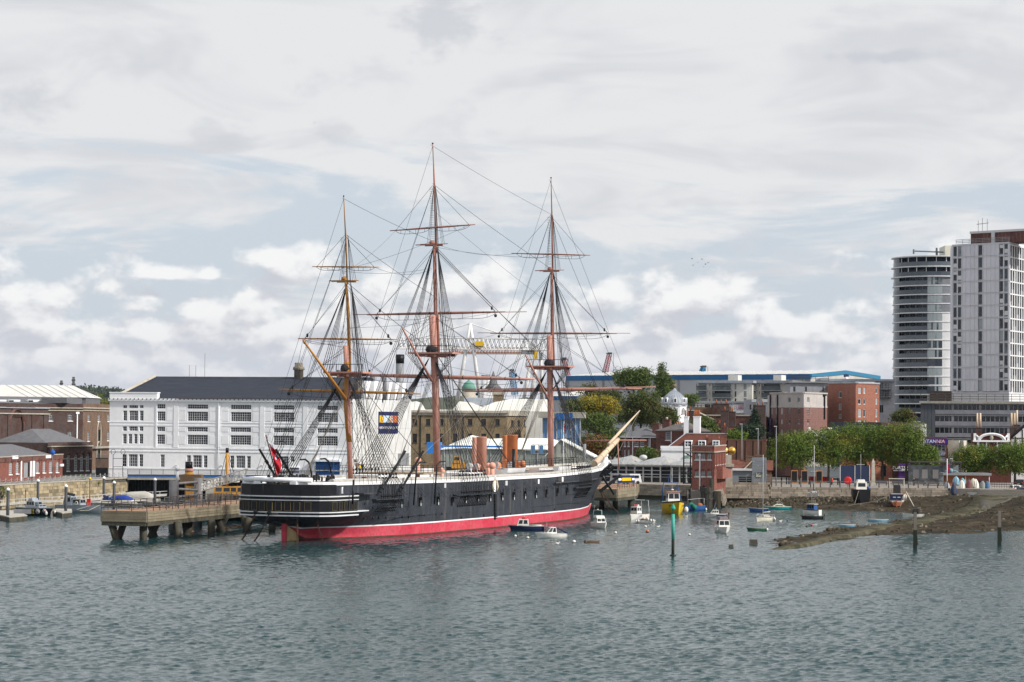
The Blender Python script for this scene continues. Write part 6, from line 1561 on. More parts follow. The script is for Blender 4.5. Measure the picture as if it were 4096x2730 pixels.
for j in range(1,5):
 for y in(0,1.6):mb.tube([(0,y,4+(zt-4)*j/4),(w,y,4+(zt-4)*j/4)],.05,4)
for i in range(5):mb.tube([(w*i/5,0,4+(i%3)),(w*(i+1)/5,0,6+(i%3))],.04,4)
obj('tubes',mb,grey_metal,sf,kind='stuff')
yt=thing('small_yellow_vessel','yellow tug wheelhouse seen across the warship deck','tug',pxy(cD(600,0)[0],478));
for x0,x1,y0,y1 in((560,632,330,400),(540,690,395,455),(478,700,440,520)):p,q=at(*cD(x0,y1),478),at(*cD(x1,y0),478);o=Vector((yt.location.x,0,0));cabin(yt,p.x-o.x,q.x-o.x,1.2,p.z,q.z,.1,.1,ochre if y0!=440 else blk_b,2 if y0==330 else 0,False,name='deckhouse')
cw=mat('crane_white',(.66,.67,.68),None,.3,.6);cy=mat('crane_yellow',(.60,.38,.02),None,.3,.6);cb=mat('crane_blue',(.05,.22,.42),None,.3,.6);cr_=mat('crane_red',(.30,.045,.055),None,.3,.6)
Yc=1050.0
gc=thing('gantry_crane','white goliath crane with A shaped legs and long lattice girder behind the masts','crane',pxy(cG(630,0)[0],Yc));o=Vector((gc.location.x,Yc,0))
gp=lambda x,y,dy=0:at(*cG(x,y),Yc)-o+Vector((0,dy,0))
for a,b in(((630,210),(515,900)),((630,210),(718,900))):obj('leg',MB().tube([gp(*a),gp(*b)],.6,8,r2=.95),cw,gc)
mb=MB()
for k in(.08,.16):mb.tube([gp(630-115*k,210+690*k),gp(630+88*k,210+690*k)],.5,4)
obj('leg_tie',mb,cw,gc)
mb=MB();lattice(mb,gp(-10,396),gp(1340,412),5.0,5.0,36,.24,True);obj('girder',mb,cw,gc,kind='stuff');mb=MB();lattice(mb,gp(440,455,12),gp(1100,457,12),2.6,2.6,24,.2,True);obj('lower_girder',mb,BT('crane_rust',(.30,.15,.09),.8),gc,kind='stuff')
p,q=gp(672,415),gp(750,375);obj('machinery_house',MB().box(p.x,q.x,-3,3,p.z,q.z),cy,gc)
for b in((60,380),(1230,420)):obj('tie_rod',MB().tube([gp(630,212),gp(*b)],.22,4),cw,gc)
t=thing('dockside_crane','grey and yellow crane trolley with long leg seen left of the fore mast','crane',pxy(cG(1180,0)[0],Yc));o=Vector((t.location.x,Yc,0))
for x0,x1,y0,y1,m in((1085,1200,455,488,grey_metal),(1130,1240,442,465,cy),(1195,1232,465,528,cy),(1250,1278,480,530,grey_metal),(1180,1215,405,445,cw)):p,q=gp(x0,y1),gp(x1,y0);obj('trolley_part',MB().box(p.x,q.x,-2,2,p.z,q.z),m,t)
for a,b in(((1260,405),(1270,890)),((1160,610),(1110,895)),((1215,600),(1175,890))):obj('leg',MB().tube([gp(*a),gp(*b)],.9,6),cw,t)
def jib_crane(label,cr,a,b,Yq,m,w=2.2,top=None):
 A,B_=at(*cr(*a),Yq),at(*cr(*b),Yq);t=thing('lattice_crane',label,'crane',(A.x,Yq,0));o=Vector((A.x,Yq,0));mb=MB();lattice(mb,A-o,B_-o,w*.8,w*.6,14,.15);obj('jib',mb,m,t,kind='stuff');obj('jib_head',MB().box(-.7,1.2,-.7,.7,0,.9).box(-1.4,-.6,-.4,.4,.3,.7),dark_metal,t,B_-o);obj('hoist_rope',MB().tube([B_-o+Vector((1.8,0,.6)),B_-o+Vector((1.8,0,-14))],.08,4),dark_metal,t)
jib_crane('dark red lattice crane jib rising behind the long blue edged shed',cH,(805,760),(868,490),1080,cr_,2.4);jib_crane('red crane jib half hidden by the fore mast',cH,(520,760),(460,535),1080,cr_,2);jib_crane('blue lattice crane in the gap between main and fore masts',cG,(1030,850),(1000,640),1080,cb,2.6);jib_crane('small blue crane head with tan cab on the shed ridge',cK,(165,120),(182,62),1000,cb,2.4)
shed_w=mat('shed_grey',(.36,.38,.41),(.33,.35,.38),.1,.6,fine=.02);shed_b=mat('shed_blue',(.02,.12,.30),None,.1,.5,fine=.02)
a,b=pxy(2263,1000),pxy(cK(1402,0)[0],925)
r,f=building('dockyard_shed','huge pale grey dockyard shed with blue eaves band and white roof',a,b)
zt=f.uz(*cI(400,326))[1];zt2=f.uz(*cK(1380,131))[1];zt=(zt+zt2)/2;f.wall(shed_w,3,zt-2.0,.2);f.box('eaves_band',shed_b,0,f.L,zt-2.0,zt,.3,.5)
for cr,x0,x1 in((cI,197,242),(cI,655,684),(cI,1600,1630),(cK,357,381),(cK,845,872),(cK,1340,1398)):u0=f.uz(*cr(x0,400 if cr is cI else 180))[0];u1=f.uz(*cr(x1,400 if cr is cI else 180))[0];f.box('wall_strip',grey_metal,u0,u1,3,zt-2.05,.12)
g=Face(r,b,pxy(cM(570,0)[0],985));zp=g.uz(*cK(1800,92))[1];up=g.uz(*cK(1800,92))[0];z3=g.uz(*cM(565,142))[1]
g.wall(mat('shed_gable',(.46,.46,.44),None,.1,.6,fine=.02),3,zt-2,.2,name='gable_wall',top=[(0,zt-2),(g.L,z3-1.4),(up,zp-1.4)])
for(u0,z0),(u1,z1)in(((0,zt),(up,zp)),((up,zp),(g.L,z3))):g.place('gable_band',MB().prism([(u0,z0-1.5),(u1,z1-1.5),(u1,z1),(u0,z0)],-.4,.2),flat('shed_sky_blue',(.025,.15,.27)))
Mi2=f.W.inverted();GB=lambda u,z:(g.A+g.d*u+Vector((0,0,z)))-f.A
d_=f.d;back=g.d*g.L
roofv=[Vector((0,0,zt)),b-a+Vector((0,0,zt)),b-a+g.d*up+Vector((0,0,zp)),g.d*up+Vector((0,0,zp)),b-a+back+Vector((0,0,z3)),back+Vector((0,0,z3))]
ro=obj('roof',MB().add([Mi2 .to_3x3()@v for v in roofv],[(0,1,2,3),(3,2,4,5)]),wroof,r)
for i in range(1,24):A_=roofv[0].lerp(roofv[1],i/24);B_=roofv[3].lerp(roofv[2],i/24);obj('roof_seam',MB().tube([Mi2 .to_3x3()@(A_+Vector((0,0,.1))),Mi2 .to_3x3()@(B_+Vector((0,0,.1)))],.18,3),pale_metal,r)
q=g.rect(cM,195,242,120,200);g.box('sign_board',flat('navy_sign',(.012,.016,.07)),*q,out=.3);p=g.A+g.d*((q[0]+q[1])/2)+g.n*.34;Wi=g.W.inverted()
for txt,k,s in(('ROYAL',.28,2.1),('NAVY',.10,2.1)):o=letters('sign_lettering',txt,s,basis((p.x,p.y,q[2]+(q[3]-q[2])*k),g.d,(0,0,1)),white,None,.02);o.parent=r;o.matrix_local=Wi
for i in range(3):g.box('ensign_mark',(red_b,white,white)[i],q[0]+.8+i*1.1,q[0]+1.7+i*1.1,q[3]-3.2,q[3]-1.2,.36)
r,f=building('low_white_shed','low white roofed shed with blue edge in front of the big shed',pxy(cI(-60,0)[0],900),pxy(cI(345,0)[0],890));zt=f.uz(*cI(200,590))[1];f.wall(shed_w,3,zt-1.2,.2);f.box('eaves_band',shed_b,0,f.L,zt-1.2,zt+.3,.2,.3);f.place('roof',MB().add([(0,0,zt+.3),(f.L,0,zt+.3),(f.L,30,zt+3.6),(0,30,zt+3.6)],[(0,1,2,3)]),wroof)
def ptree(label,cr,x0,x1,y0,y1,Yt,lm,nb=9,n=200,size=.24,clump=.6,seed=1,per=24,gz=3.6,name='broadleaf_tree',group=None,dx=0,blobs=None,rr=(.2,.3),tr=.3):
 a,b=at(*cr(x0,y1),Yt),at(*cr(x1,y0),Yt);w=(b.x-a.x)*1.16;n=int(n*1.35);base=Vector(((a.x+b.x)/2,Yt,gz));z0,z1=max(a.z-gz,.3),b.z-gz
 B=blobs(w,z0,z1)if blobs else rblobs(w,w*.8,z0,z1,nb,seed,rr)
 return tree(label,base,z1,B,lm,n,size,clump,per,tr,name,group,trunk_h=z0+(z1-z0)*.25)
ptree('tall green tree rising highest above the bowsprit',cI,800,1300,205,520,660,mid_leaf,11,300,seed=3)
ptree('slender dark poplar standing beside the domed tower',cI,1325,1535,180,610,650,mid_leaf,n=260,size=.2,clump=.45,blobs=lambda w,a,b:[((0,0,a+(b-a)*.25),(w*.46,w*.45,(b-a)*.27)),((-.1*w,0,a+(b-a)*.52),(w*.36,w*.35,(b-a)*.24)),((-.12*w,0,a+(b-a)*.78),(w*.18,w*.2,(b-a)*.22)),((.22*w,0,a+(b-a)*.45),(w*.26,w*.26,(b-a)*.2))],name='poplar_tree')
ptree('large dark brown green tree behind the bowsprit tip',cI,850,1430,500,980,630,dark_leaf,14,520,seed=5,per=26)
ptree('bright yellow autumn tree behind the fore yard',cI,310,870,568,830,615,gold_leaf,12,420,seed=6,per=26)
ptree('green tree directly under the yellow autumn tree',cI,360,850,790,1060,606,mid_leaf,10,320,seed=8)
ptree('russet leaved tree low behind the white clapboard shed',cI,330,760,1060,1360,590,rust_leaf,10,320,seed=9)
ptree('dark green tree between russet tree and brick house',cI,640,930,980,1380,598,mid_leaf,9,240,seed=21)
ptree('small green tree left of the yellow tree',cI,180,420,600,900,612,dark_leaf,8,180,seed=10)
ptree('thin leaved dark tree above the yellow tree',cI,335,645,400,610,640,dark_leaf,9,70,seed=11,per=14)
ptree('olive tree in front of the dome drum',cI,1390,1580,720,960,600,dark_leaf,7,150,seed=12)
ptree('small dark tree right of the dome',cI,1685,1860,555,700,690,mid_leaf,7,110,seed=13)
ptree('dark tree filling the gap behind the poplar',cI,560,900,480,700,645,dark_leaf,8,160,seed=14)
ptree('ivy green tree between white chimneys and brick terrace',cJ,985,1205,165,380,590,mid_leaf,8,200,seed=15)
ptree('pointed dark conifer by the brown wall',cK,715,825,540,760,585,ever_leaf,n=150,size=.18,clump=.35,blobs=lambda w,a,b:[((0,0,a+(b-a)*.2),(w*.5,w*.5,(b-a)*.25)),((0,0,a+(b-a)*.5),(w*.33,w*.33,(b-a)*.28)),((0,0,a+(b-a)*.8),(w*.14,w*.14,(b-a)*.22))],name='conifer_tree')
ptree('broad dark evergreen above the brown wall',cK,545,865,715,900,578,ever_leaf,10,260,seed=16)
ptree('yellowish bush above the left of the brown wall',cK,470,660,790,900,575,plane_leaf,7,150,seed=17)
ptree('round dark tree beside the round glass tower',cM,700,925,500,650,640,dark_leaf,9,200,seed=18)
ptree('bush in the front garden of the slate roofed house',cI,1130,1320,1250,1350,556,mid_leaf,7,140,seed=19)
dt=thing('domed_tower','white eight sided tower with grey lead dome and gold ball','tower',pxy(cI(1558,0)[0],620));z0,z1,z2=[at(*cI(1558,y),620).z for y in(830,698,470)];R8=160/3.137*620/F
obj('drum',MB().lathe([(R8*1.06,4),(R8*1.06,z0),(R8,z0+.1),(R8,z1-.3),(R8*1.05,z1-.25),(R8*1.06,z1)],(0,0,0),8,smooth=False,mat=rotz(pi/8)),white,dt)
H=z2-z1;dm=obj('dome',MB().lathe([(R8*1.04,z1),(R8,z1+H*.12),(R8*.93,z1+H*.3),(R8*.74,z1+H*.5),(R8*.46,z1+H*.68),(R8*.22,z1+H*.8),(R8*.08,z1+H*.92),(.06,z2)],(0,0,0),24),lead,dt)
for i in range(24):a=2*pi*i/24;obj('dome_rib',MB().tube([(r_*cos(a),r_*sin(a),z)for r_,z in((R8*1.04,z1),(R8*.94,z1+H*.3),(R8*.75,z1+H*.5),(R8*.47,z1+H*.68),(R8*.23,z1+H*.8))],.05,3),lead,dm)
obj('ball',MB().ball((0,0,z2+.35),.5,12,8),gold_m,dt)
for k in range(8):
 a=-pi/2+k*pi/4;n=Vector((cos(a),sin(a),0));tX=Vector((-n.y,n.x,0));ap=R8*cos(pi/8)
 M4=Matrix.Translation(n*(ap+.02))@rotz(a+pi/2);w=.62;zz0,zz1=z0+.4,z1-1.3
 obj('window',MB().prism([(-w,zz0),(w,zz0)]+[(w*cos(t),zz1+w*sin(t))for t in np.linspace(0,pi,8)],-.04,.05,mat=M4),glass_dark,dt)
 mb=MB();
 for x in(-.3,0,.3):mb.box(x-.03,x+.03,-.09,-.03,zz0,zz1+.5,mat=M4)
 for j in range(6):mb.box(-w,w,-.09,-.035,zz0+(zz1-zz0+.3)*j/5-.03,zz0+(zz1-zz0+.3)*j/5+.03,mat=M4)
 obj('glazing_bars',mb,white,dt,kind='stuff');rr=R8*.93;M5=Matrix.Translation(n*(rr-.25))@rotz(a+pi/2);dz=z1+H*.14
 obj('dormer',MB().prism([(-.42,dz),(.42,dz)]+[(.42*cos(t),dz+.9+.42*sin(t))for t in np.linspace(0,pi,7)],-.5,.5,mat=M5),white,dm);obj('dormer_pane',MB().prism([(-.25,dz+.15),(.25,dz+.15)]+[(.25*cos(t),dz+.85+.25*sin(t))for t in np.linspace(0,pi,7)],-.54,-.4,mat=M5),glass_dark,dm)
LR=3.2
rp=[pxy(2290,545),pxy(2420,530),pxy(2764,520),pxy(2764,479),pxy(2884,474),pxy(2893,508),pxy(3082,508),pxy(3800,509),pxy(3960,506),pxy(4500,500),Vector((900,520,0)),Vector((3000,9000,0)),Vector((61,9000,0)),Vector((25,560,0))]
pave_m=mat('pavement',(.30,.27,.24),(.22,.20,.18),.6,.9)
mb=MB();mb.slab([(p.x,p.y)for p in rp],-2,LR);obj('promenade',mb,pave_m,kind='structure')
swm=mat('sea_wall_stone',(.30,.26,.215),(.22,.19,.155),.7,.9,bump=.04,streak=.6,streakc=(.085,.075,.055),rand=.25)
sw=thing('sea_wall','low sea wall of long pale stones along the muddy beach','sea wall',rp[4],kind='structure');n_st=0
sws=[];
for i in range(5):w=1.3+.35*i;me=MB().box(.02,w-.02,-.16-.02*i,.3,.02,.46,top=(.02,.02)).mesh('stone_block');me.materials.append(swm);sws.append((w,me))
for(a,b,z0,z1)in((rp[4],rp[5],.6,LR),(rp[5],rp[6],1.2,LR+1.0),(rp[6],rp[7],1.2,LR+.06),(rp[1],rp[2],1.0,LR)):
 d=b-a;L=d.length;ang=atan2(d.y,d.x);d.normalize();n=Vector((d.y,-d.x,0));z=z1-.48;k=0
 obj('wall_core',MB().box(0,L,-.05,.6,-2,z1-.02),quay_core,sw,a-rp[4],ang)
 while z>z0-.4:
  x=0
  while x<L-.6:
   w,me=random.choice(sws);s=min(1,(L-x)/w);x0=x;x+=w
   if n_st<295:
    o=bpy.data.objects.new('stone_block',me);C.objects.link(o);o.parent=sw;n_st+=1;o.location=a+d*x0+n*(random.uniform(0,.05)+.12*k)+Vector((0,0,z))-rp[4];o.rotation_euler=(0,0,ang);o.scale=(s,1,1)
  z-=.48;k+=1
WLN=[cJ(1180,1118),cL(330,408),cL(1000,424),cL(1320,410),cL(1700,443),cL(2350,455),cN(600,580),cN(900,600),cN(1190,630),cN(1000,665),cN(620,718),cN(360,752),cN(0,802),cL(1600,735),cL(1300,772),cL(960,818),cL(1000,852),cL(880,885),cL(1290,893),cL(1700,862),cL(2350,767),cN(600,866),cN(900,860),cN(1300,850),cN(1700,850),cN(2000,818),cN(2353,808)]
PG=[(atz(*p,0).x,atz(*p,0).y)for p in WLN]+[(140,365),(160,520),(rp[9].x,512),(rp[6].x,514),(rp[5].x,514),(rp[4].x+1,476)]
PGa=np.array(PG)
def sdf(X,Y):
 d2=np.full(X.shape,1e9);ins=np.zeros(X.shape,bool)
 for(ax,ay),(bx,by)in zip(PGa,np.roll(PGa,-1,0)):
  ex,ey=bx-ax,by-ay;t=np.clip(((X-ax)*ex+(Y-ay)*ey)/(ex*ex+ey*ey+1e-9),0,1)
  d2=np.minimum(d2,(X-ax-t*ex)**2+(Y-ay-t*ey)**2);c=((ay>Y)!=(by>Y))&(X<ex*(Y-ay)/(ey+1e-12)+ax);ins^=c
 return np.where(ins,1,-1)*np.sqrt(d2)
gx,gy=np.arange(30,150,.7),np.arange(322,514,.8);X_,Y_=np.meshgrid(gx,gy)
def nz(X,Y):
 r=np.random.default_rng(4);v=0
 for f_,a in((.25,.10),(.6,.07),(1.3,.05),(2.6,.035)):
  for _ in range(3):k=r.normal(size=2)*f_;v=v+a*np.sin(k[0]*X+k[1]*Y+r.random()*7)
 return v
def mud_h(X,Y):D=sdf(X,Y);h=np.where(D>0,np.minimum(.055*D+.0009*D*D,2.3),np.maximum(.12*D,-1.2));return h+nz(X,Y)*np.clip(.35+D*.12,.1,1)-.02
Hh=mud_h(X_,Y_);ny_,nx_=X_.shape
me=bpy.data.meshes.new('beach');v=np.stack([X_,Y_,Hh],-1).reshape(-1,3);idx=np.arange(nx_*ny_).reshape(ny_,nx_)
me.from_pydata(v.tolist(),[],np.stack([idx[:-1,:-1],idx[:-1,1:],idx[1:,1:],idx[1:,:-1]],-1).reshape(-1,4).tolist());me.polygons.foreach_set('use_smooth',[True]*len(me.polygons))
mud_m=mat('mud',(.019,.017,.011),(.058,.044,.029),.2,.9,bump=.14,bs=1.1,fine=.6,spec=.08)
obj('beach',me,mud_m,kind='structure')
r=np.random.default_rng(8);mb=MB();k=0
while k<2600:
 x,y=r.uniform(32,110),r.uniform(330,507);
 if k<1500:x,y=r.uniform(38,78),r.uniform(480,507)
 D=float(sdf(np.array([x]),np.array([y]))[0])
 if D<.5:continue
 z=float(mud_h(np.array([x]),np.array([y]))[0]);s=r.uniform(.12,.42);k+=1
 M4=Matrix.Translation((x,y,z))@rotz(r.uniform(0,6));mb.box(-s,s,-s*.7,s*.7,-.1,s*r.uniform(.3,.8),mat=M4,top=(s*.35,s*.3),mi=int(r.random()<.22))
obj('beach_stones',mb,[mat('weedy_rock',(.03,.028,.018),(.07,.058,.038),1,.9),mat('pale_rock',(.16,.14,.105),None,1,.9)],kind='stuff')
def strip_on(name,pts,w,m,dz=.05,kind='structure'):
 P=[Vector((atz(*p,.8).x,atz(*p,.8).y))for p in pts];mb=MB();Q=[]
 for a,b in zip(P,P[1:]):n=max(1,int((b-a).length/2));Q+=[a.lerp(b,i/n)for i in range(n)]
 Q.append(P[-1]);N=len(Q)
 for i,q in enumerate(Q):
  d=(Q[min(i+1,N-1)]-Q[max(i-1,0)]).normalized();n=Vector((-d.y,d.x));ww=w[0]+(w[1]-w[0])*i/N
  h=max(float(mud_h(np.array([q.x]),np.array([q.y]))[0]),.15)-.55*max(0,1-i/4)
  for s in(-1,1):mb.v.append((q.x+n.x*ww*s,q.y+n.y*ww*s,h+dz+.22));
  for s in(-1,1):mb.v.append((q.x+n.x*(ww+.5)*s,q.y+n.y*(ww+.5)*s,h-.5))
 for i in range(N-1):
  q=4*i
  for a,b in((0,1),(2,0),(1,3)):mb.f.append([q+a,q+b,q+4+b,q+4+a]);mb.mi.append(0);mb.sm.append(True)
 return obj(name,mb,m,kind=kind)
slip_m=mat('slipway',(.10,.09,.06),(.038,.037,.022),.45,.95,bump=.06,fine=.4,spec=.08)
strip_on('slipway',[cL(1000,872),cL(1400,828),cN(0,858),cN(600,755),cN(1100,690),cN(1500,610),cN(1850,545),cN(2200,470),cN(2600,400)],(.6,4.2),slip_m)
cob_m=mat('cobbled_hard',(.095,.086,.07),(.05,.047,.038),.5,.9,bump=.08,bs=2.2,fine=.4)
a,b,c,d=pxy(3870,506),pxy(4400,500),atz(*cN(2700,430),1.6),atz(*cN(1830,525),1.6)
mb=MB();n=16
for i in range(n+1):
 for j in range(n+1):p=a.lerp(b,i/n).lerp(d.lerp(c,i/n),j/n);z=LR+.03+(1.5-LR)*(j/n)**1.1;z=max(z,float(mud_h(np.array([p.x]),np.array([p.y]))[0])+.08)-(1.2 if i==0 or j==n else 0);mb.v.append((p.x,p.y,z))
for i in range(n):
 for j in range(n):q=i*(n+1)+j;mb.f.append([q,q+1,q+n+2,q+n+1]);mb.mi.append(0);mb.sm.append(True)
obj('boat_ramp',mb,cob_m,kind='structure')
cj,CP,co,cl=jetty('bow_jetty','concrete jetty head with a blue sign under the warship bow',[cJ(-180,925),cJ(180,935),cJ(382,915)],4.1,lambda P:[P[2]+Vector((2,30,0)),P[0]+Vector((0,34,0))],[(cJ(158,1122),None),(cJ(318,1120),None),(cJ(20,1118),None)],boards=3)
q=at(*cJ(185,890),466);w_=at(*cJ(362,890),470);sb=thing('jetty_sign','long blue sign board with yellow strip on the bow jetty','sign',(q.x,q.y,4.1));d=w_-q;L=Vector((d.x,d.y,0)).length;sb.rotation_euler=(0,0,atan2(d.y,d.x))
obj('board',MB().box(0,L,-.06,.06,.7,2.1),navy_b,sb);obj('yellow_strip',MB().box(L*.24,L*.78,-.09,-.061,1.1,1.7),yel_b,sb);obj('white_strip',MB().box(L*.03,L*.2,-.09,-.061,1.2,1.6),white,sb);obj('white_strip',MB().box(L*.83,L*.97,-.09,-.061,1.2,1.6),white,sb)
for x in(.3,L-.3):obj('post',MB().box(x-.06,x+.06,.061,.18,0,2.2),dark_metal,sb)
mb=rail_mesh([p_+Vector((0,0,4.1))for p_ in cl[:3]],1.1,2);jr=thing('jetty_railing','dark railing round the bow jetty head','railing',-co);obj('rails',mb,dark_metal,jr)
for x,y in((215,830),(325,815)):p=at(*cJ(x,y),488);t=thing('parked_van',('grey van behind the blue jetty sign','white van behind the blue jetty sign')[x>300],'van',(p.x,488,4.1));obj('body',MB().box(-2.2,2.2,0,1.8,.35,2.0,top=(.35,.1)),(grey_metal,white)[x>300],t);obj('window',MB().box(-1.6,1.6,-.03,0,1.25,1.75),glass_dark,t);[obj('wheel',MB().tube([(s,-.05,.33),(s,.2,.33)],.33,10),rub_b,t)for s in(-1.4,1.4)]
pf=thing('timber_pier','dark weathered timber pile wall running out from the brick tower corner','pier',(0,0,0));A,B_=atz(*cJ(1128,1140),0),pxy(2891,507);A0=atz(*cJ(960,1080),0)
dk_t=mat('dark_timber',(.055,.05,.043),(.03,.03,.024),.9,.85,streak=.6,streakc=(.10,.10,.06))
for(p,q,zt,n)in((A,B_,5.4,22),(A0,A,4.0,9)):
 hf=Face(pf,p,q)
 for i in range(n):hf.place('pile',MB().box(hf.L*i/n+.03,hf.L*(i+1)/n-.03,-.25-.06*(i%2),.2,-1,zt*(.72 if q is B_ and i<3 else 1)+(.25 if i%3==0 else 0)),dk_t)
 for z in(1.6,3.0):hf.place('waling',MB().box(0,hf.L,-.45,-.26,z,z+.3),dk_t)
obj('pier_deck',MB().slab([(A0 .x,A0 .y),(A.x,A.y),(B_.x,B_.y),(pxy(2770,500).x,500)],2.6,3.3),concrete,pf)
r,f=building('glass_pavilion','low glass pavilion with white frames under three grey hipped roofs',pxy(cJ(-40,0)[0],548),pxy(cJ(962,0)[0],540));ze=f.uz(*cJ(500,678))[1]
f.box('glazing',glass_dark,0,f.L,LR,ze,-.2,10)
for x in(45,115,190,275,363,452,542,632,745,832,905):u=f.uz(*cJ(x,760))[0];f.box('mullion',pale_metal,u-.14,u+.14,LR,ze,.12,.3)
for y in(698,738,778,806):z=f.uz(*cJ(500,y))[1];f.box('transom',pale_metal,0,f.uz(*cJ(640,y))[0],z-.08,z+.08,.1,.3);f.box('transom',grey_metal,f.uz(*cJ(640,y))[0],f.L,z-.08,z+.08,.1,.3)
pvr=mat('pavilion_roof',(.36,.36,.35),(.28,.28,.275),.5,.6,stretch=(3,1,1))
for x0,x1,ax,ay in((-60,380,215,583),(280,745,565,587),(665,975,840,600)):
 u0,u1=f.uz(*cJ(x0,675))[0],f.uz(*cJ(x1,675))[0];ua=f.uz(*cJ(ax,600))[0];za=at(*cJ(ax,ay),550).z;g0=-1.0
 rf=f.place('roof',MB().add([(u0,g0,ze),(u1,g0,ze+.004),(u1,17,ze),(u0,17,ze),(ua,8,za),(u0,g0,ze-.3),(u1,g0,ze-.296)],[(0,1,4),(1,2,4),(2,3,4),(3,0,4),(5,6,1,0)]),pvr)
 for i in range(9):k=(i+.5)/9;b_=Vector((u0,g0,ze)).lerp(Vector((u1,g0,ze)),k);obj('roof_seam',MB().tube([b_+Vector((0,0,.06)),b_.lerp(Vector((ua,8,za)),1-abs(2*k-1))+Vector((0,0,.06))],.06,3),lead,rf)
q=f.uz(*cJ(410,605));f.place('roof_cowl',MB().ball((q[0],3,q[1]),.8,10,6,sq=(1.2,1,.8)),pale_metal)
st=thing('fire_escape','black metal fire escape between pavilion and brick tower','staircase',pxy(cJ(880,0)[0],530));
for k in range(4):obj('landing',MB().box(0,4.6,0,2,3.3+k*2.2,3.42+k*2.2),black_paint,st)
mb=MB();[mb.tube([(x,y,3),(x,y,12.5)],.08,4)for x in(0,1.5,3,4.5)for y in(0,2)];[mb.tube([(.2 if k%2 else 4.4,.1,3.4+k*2.2),(4.4 if k%2 else .2,.1,5.6+k*2.2)],.09,4)for k in range(3)];[mb.tube([(0,0,z),(4.5,0,z)],.04,4)for z in(4.4,6.6,8.8,11,12.4)];obj('posts',mb,black_paint,st,kind='stuff')
tb=brick('tower_brick',(.24,.075,.05),(.17,.055,.04),(.31,.12,.09),.25)
r,f=face_bld('brick_tower_house','square red brick tower house at the water edge with white arched windows',tb,cJ,963,481,1196,478,545,zb=2.0,D=0,wins=[(wl((993,42),(1060,40),(1122,42)),((567,627),(745,803)))],nx=3,ny=4)
for x0,x1 in wl((993,42),(1060,40),(1122,42)):
 for y in(567,745):u0,u1,z,_=f.rect(cJ,x0,x1,y,y+2);R_=(u1-u0)/2;f.place('brick_arch',MB().tube([((u0+u1)/2+R_*cos(t),-.03,z+.05+.35*sin(t))for t in np.linspace(0,pi,7)],.11,4),bright_brick)
zp=f.uz(*cJ(1080,487))[1];f.box('parapet',tb,-.05,f.L+.05,f.zt,zp,.06,.3);f.box('cornice',stone,-.2,f.L+.2,f.zt-.12,f.zt+.12,.28,.2);f.box('coping',stone,-.12,f.L+.12,zp,zp+.2,.15,.5);f.pbox('drainpipe',white,cJ,1042,1051,575,940,out=.2);f.pbox('rainwater_head',white,cJ,1036,1057,565,585,out=.3)
g=Face(r,pxy(cJ(1196,0)[0],478),pxy(cJ(1318,0)[0],502))
for i in range(7):u=g.L*(i+.6)/7.4;g.window((u-.3,u+.3,f.zt-2.6,f.zt-1.5),1,2,sill=True)
q3=pxy(cJ(1318,0)[0],502);core_block(r,[f.A+f.d*.2,g.A-f.d*.15,q3-Vector((.3,1,0))],[q3+Vector((-6,3,0)),f.A+Vector((2.2,22,0))],2,f.zt-.1,tb);g.wall(bright_brick,2,f.zt,.2,name='side_wall');g.box('parapet',bright_brick,0,g.L,f.zt,zp,.05,.3);g.box('cornice',stone,0,g.L+.2,f.zt-.12,f.zt+.12,.28,.2);g.box('coping',stone,0,g.L,zp,zp+.2,.15,.4)
for i in range(7):u=g.L*(i+.1)/7.4;g.box('pilaster',bright_brick,u,u+.35,f.zt-3.4,f.zt-.2,.14)
g.place('lean_to',MB().prism([(g.L*.2,0),(g.L*.95,0),(g.L*.95,1.5),(g.L*.2,2.4)],-1.2,-.02),tb,None,(0,0,LR+2.2))
def dormer_row(f,cr,xs,y0,y1,back=1.8,out=.0):
 for x0,x1 in xs:q=f.rect(cr,x0,x1,y0,y1);d=f.box('dormer',white,q[0]-.18,q[1]+.18,q[2]-.1,q[3]+.2,out,back);f.box('dormer_window',glass_dark,q[0]+.05,q[1]-.05,q[2]+.1,q[3]-.05,out+.03,.1);f.box('glazing_bar',white,(q[0]+q[1])/2-.06,(q[0]+q[1])/2+.06,q[2],q[3],out+.06,.1);f.box('glazing_bar',white,q[0],q[1],(q[2]+q[3])/2-.05,(q[2]+q[3])/2+.05,out+.063,.1)
r,f=face_bld('slate_roofed_house','dark red brick house with pale slate hipped roof behind the bowsprit',red_brick,cI,900,591,1327,588,1090,zb=3.6,D=9,wins=[(wl((1060,47),(1133,48),(1230,26)),((1118,1212),)),(wl((930,20),(975,22)),((1125,1212),(1255,1350)))],nx=3,ny=4)
zr=at(*cI(1100,966),594).z;f.place('roof',hip(f.L,9,f.zt,zr-f.zt,.4),slate);f.pbox('drainpipe',white,cI,1036,1044,1090,1330,out=.2);f.pbox('drainpipe',white,cI,1256,1262,1100,1250,out=.2);f.place('gutter',MB().box(-.4,f.L+.3,-.5,-.35,f.zt-.22,f.zt-.06),white)
chimney(r,f.L-.8,3,f.zt,at(*cI(1302,928),592).z,1.7,1.2,red_brick,0)
r,f=face_bld('tall_brick_house','tall red brick house with brown slate roof and one upper sash window',red_brick,cI,1330,583,1700,580,1014,zb=3.6,D=12,wins=[(((1450,1508),),((1035,1133),))],nx=4,ny=4)
zr=at(*cI(1540,902),588).z;f.place('roof',hip(at(*cI(1875,1000),582).x-f.A.x,13,f.zt,zr-f.zt,.3),mat('brown_slate',(.13,.115,.11),(.10,.09,.088),.7,.8));f.pbox('drainpipe',white,cI,1519,1527,1010,1170,out=.2);f.pbox('rooflight',lead,cI,1565,1610,950,990,out=-2.5,inn=4)
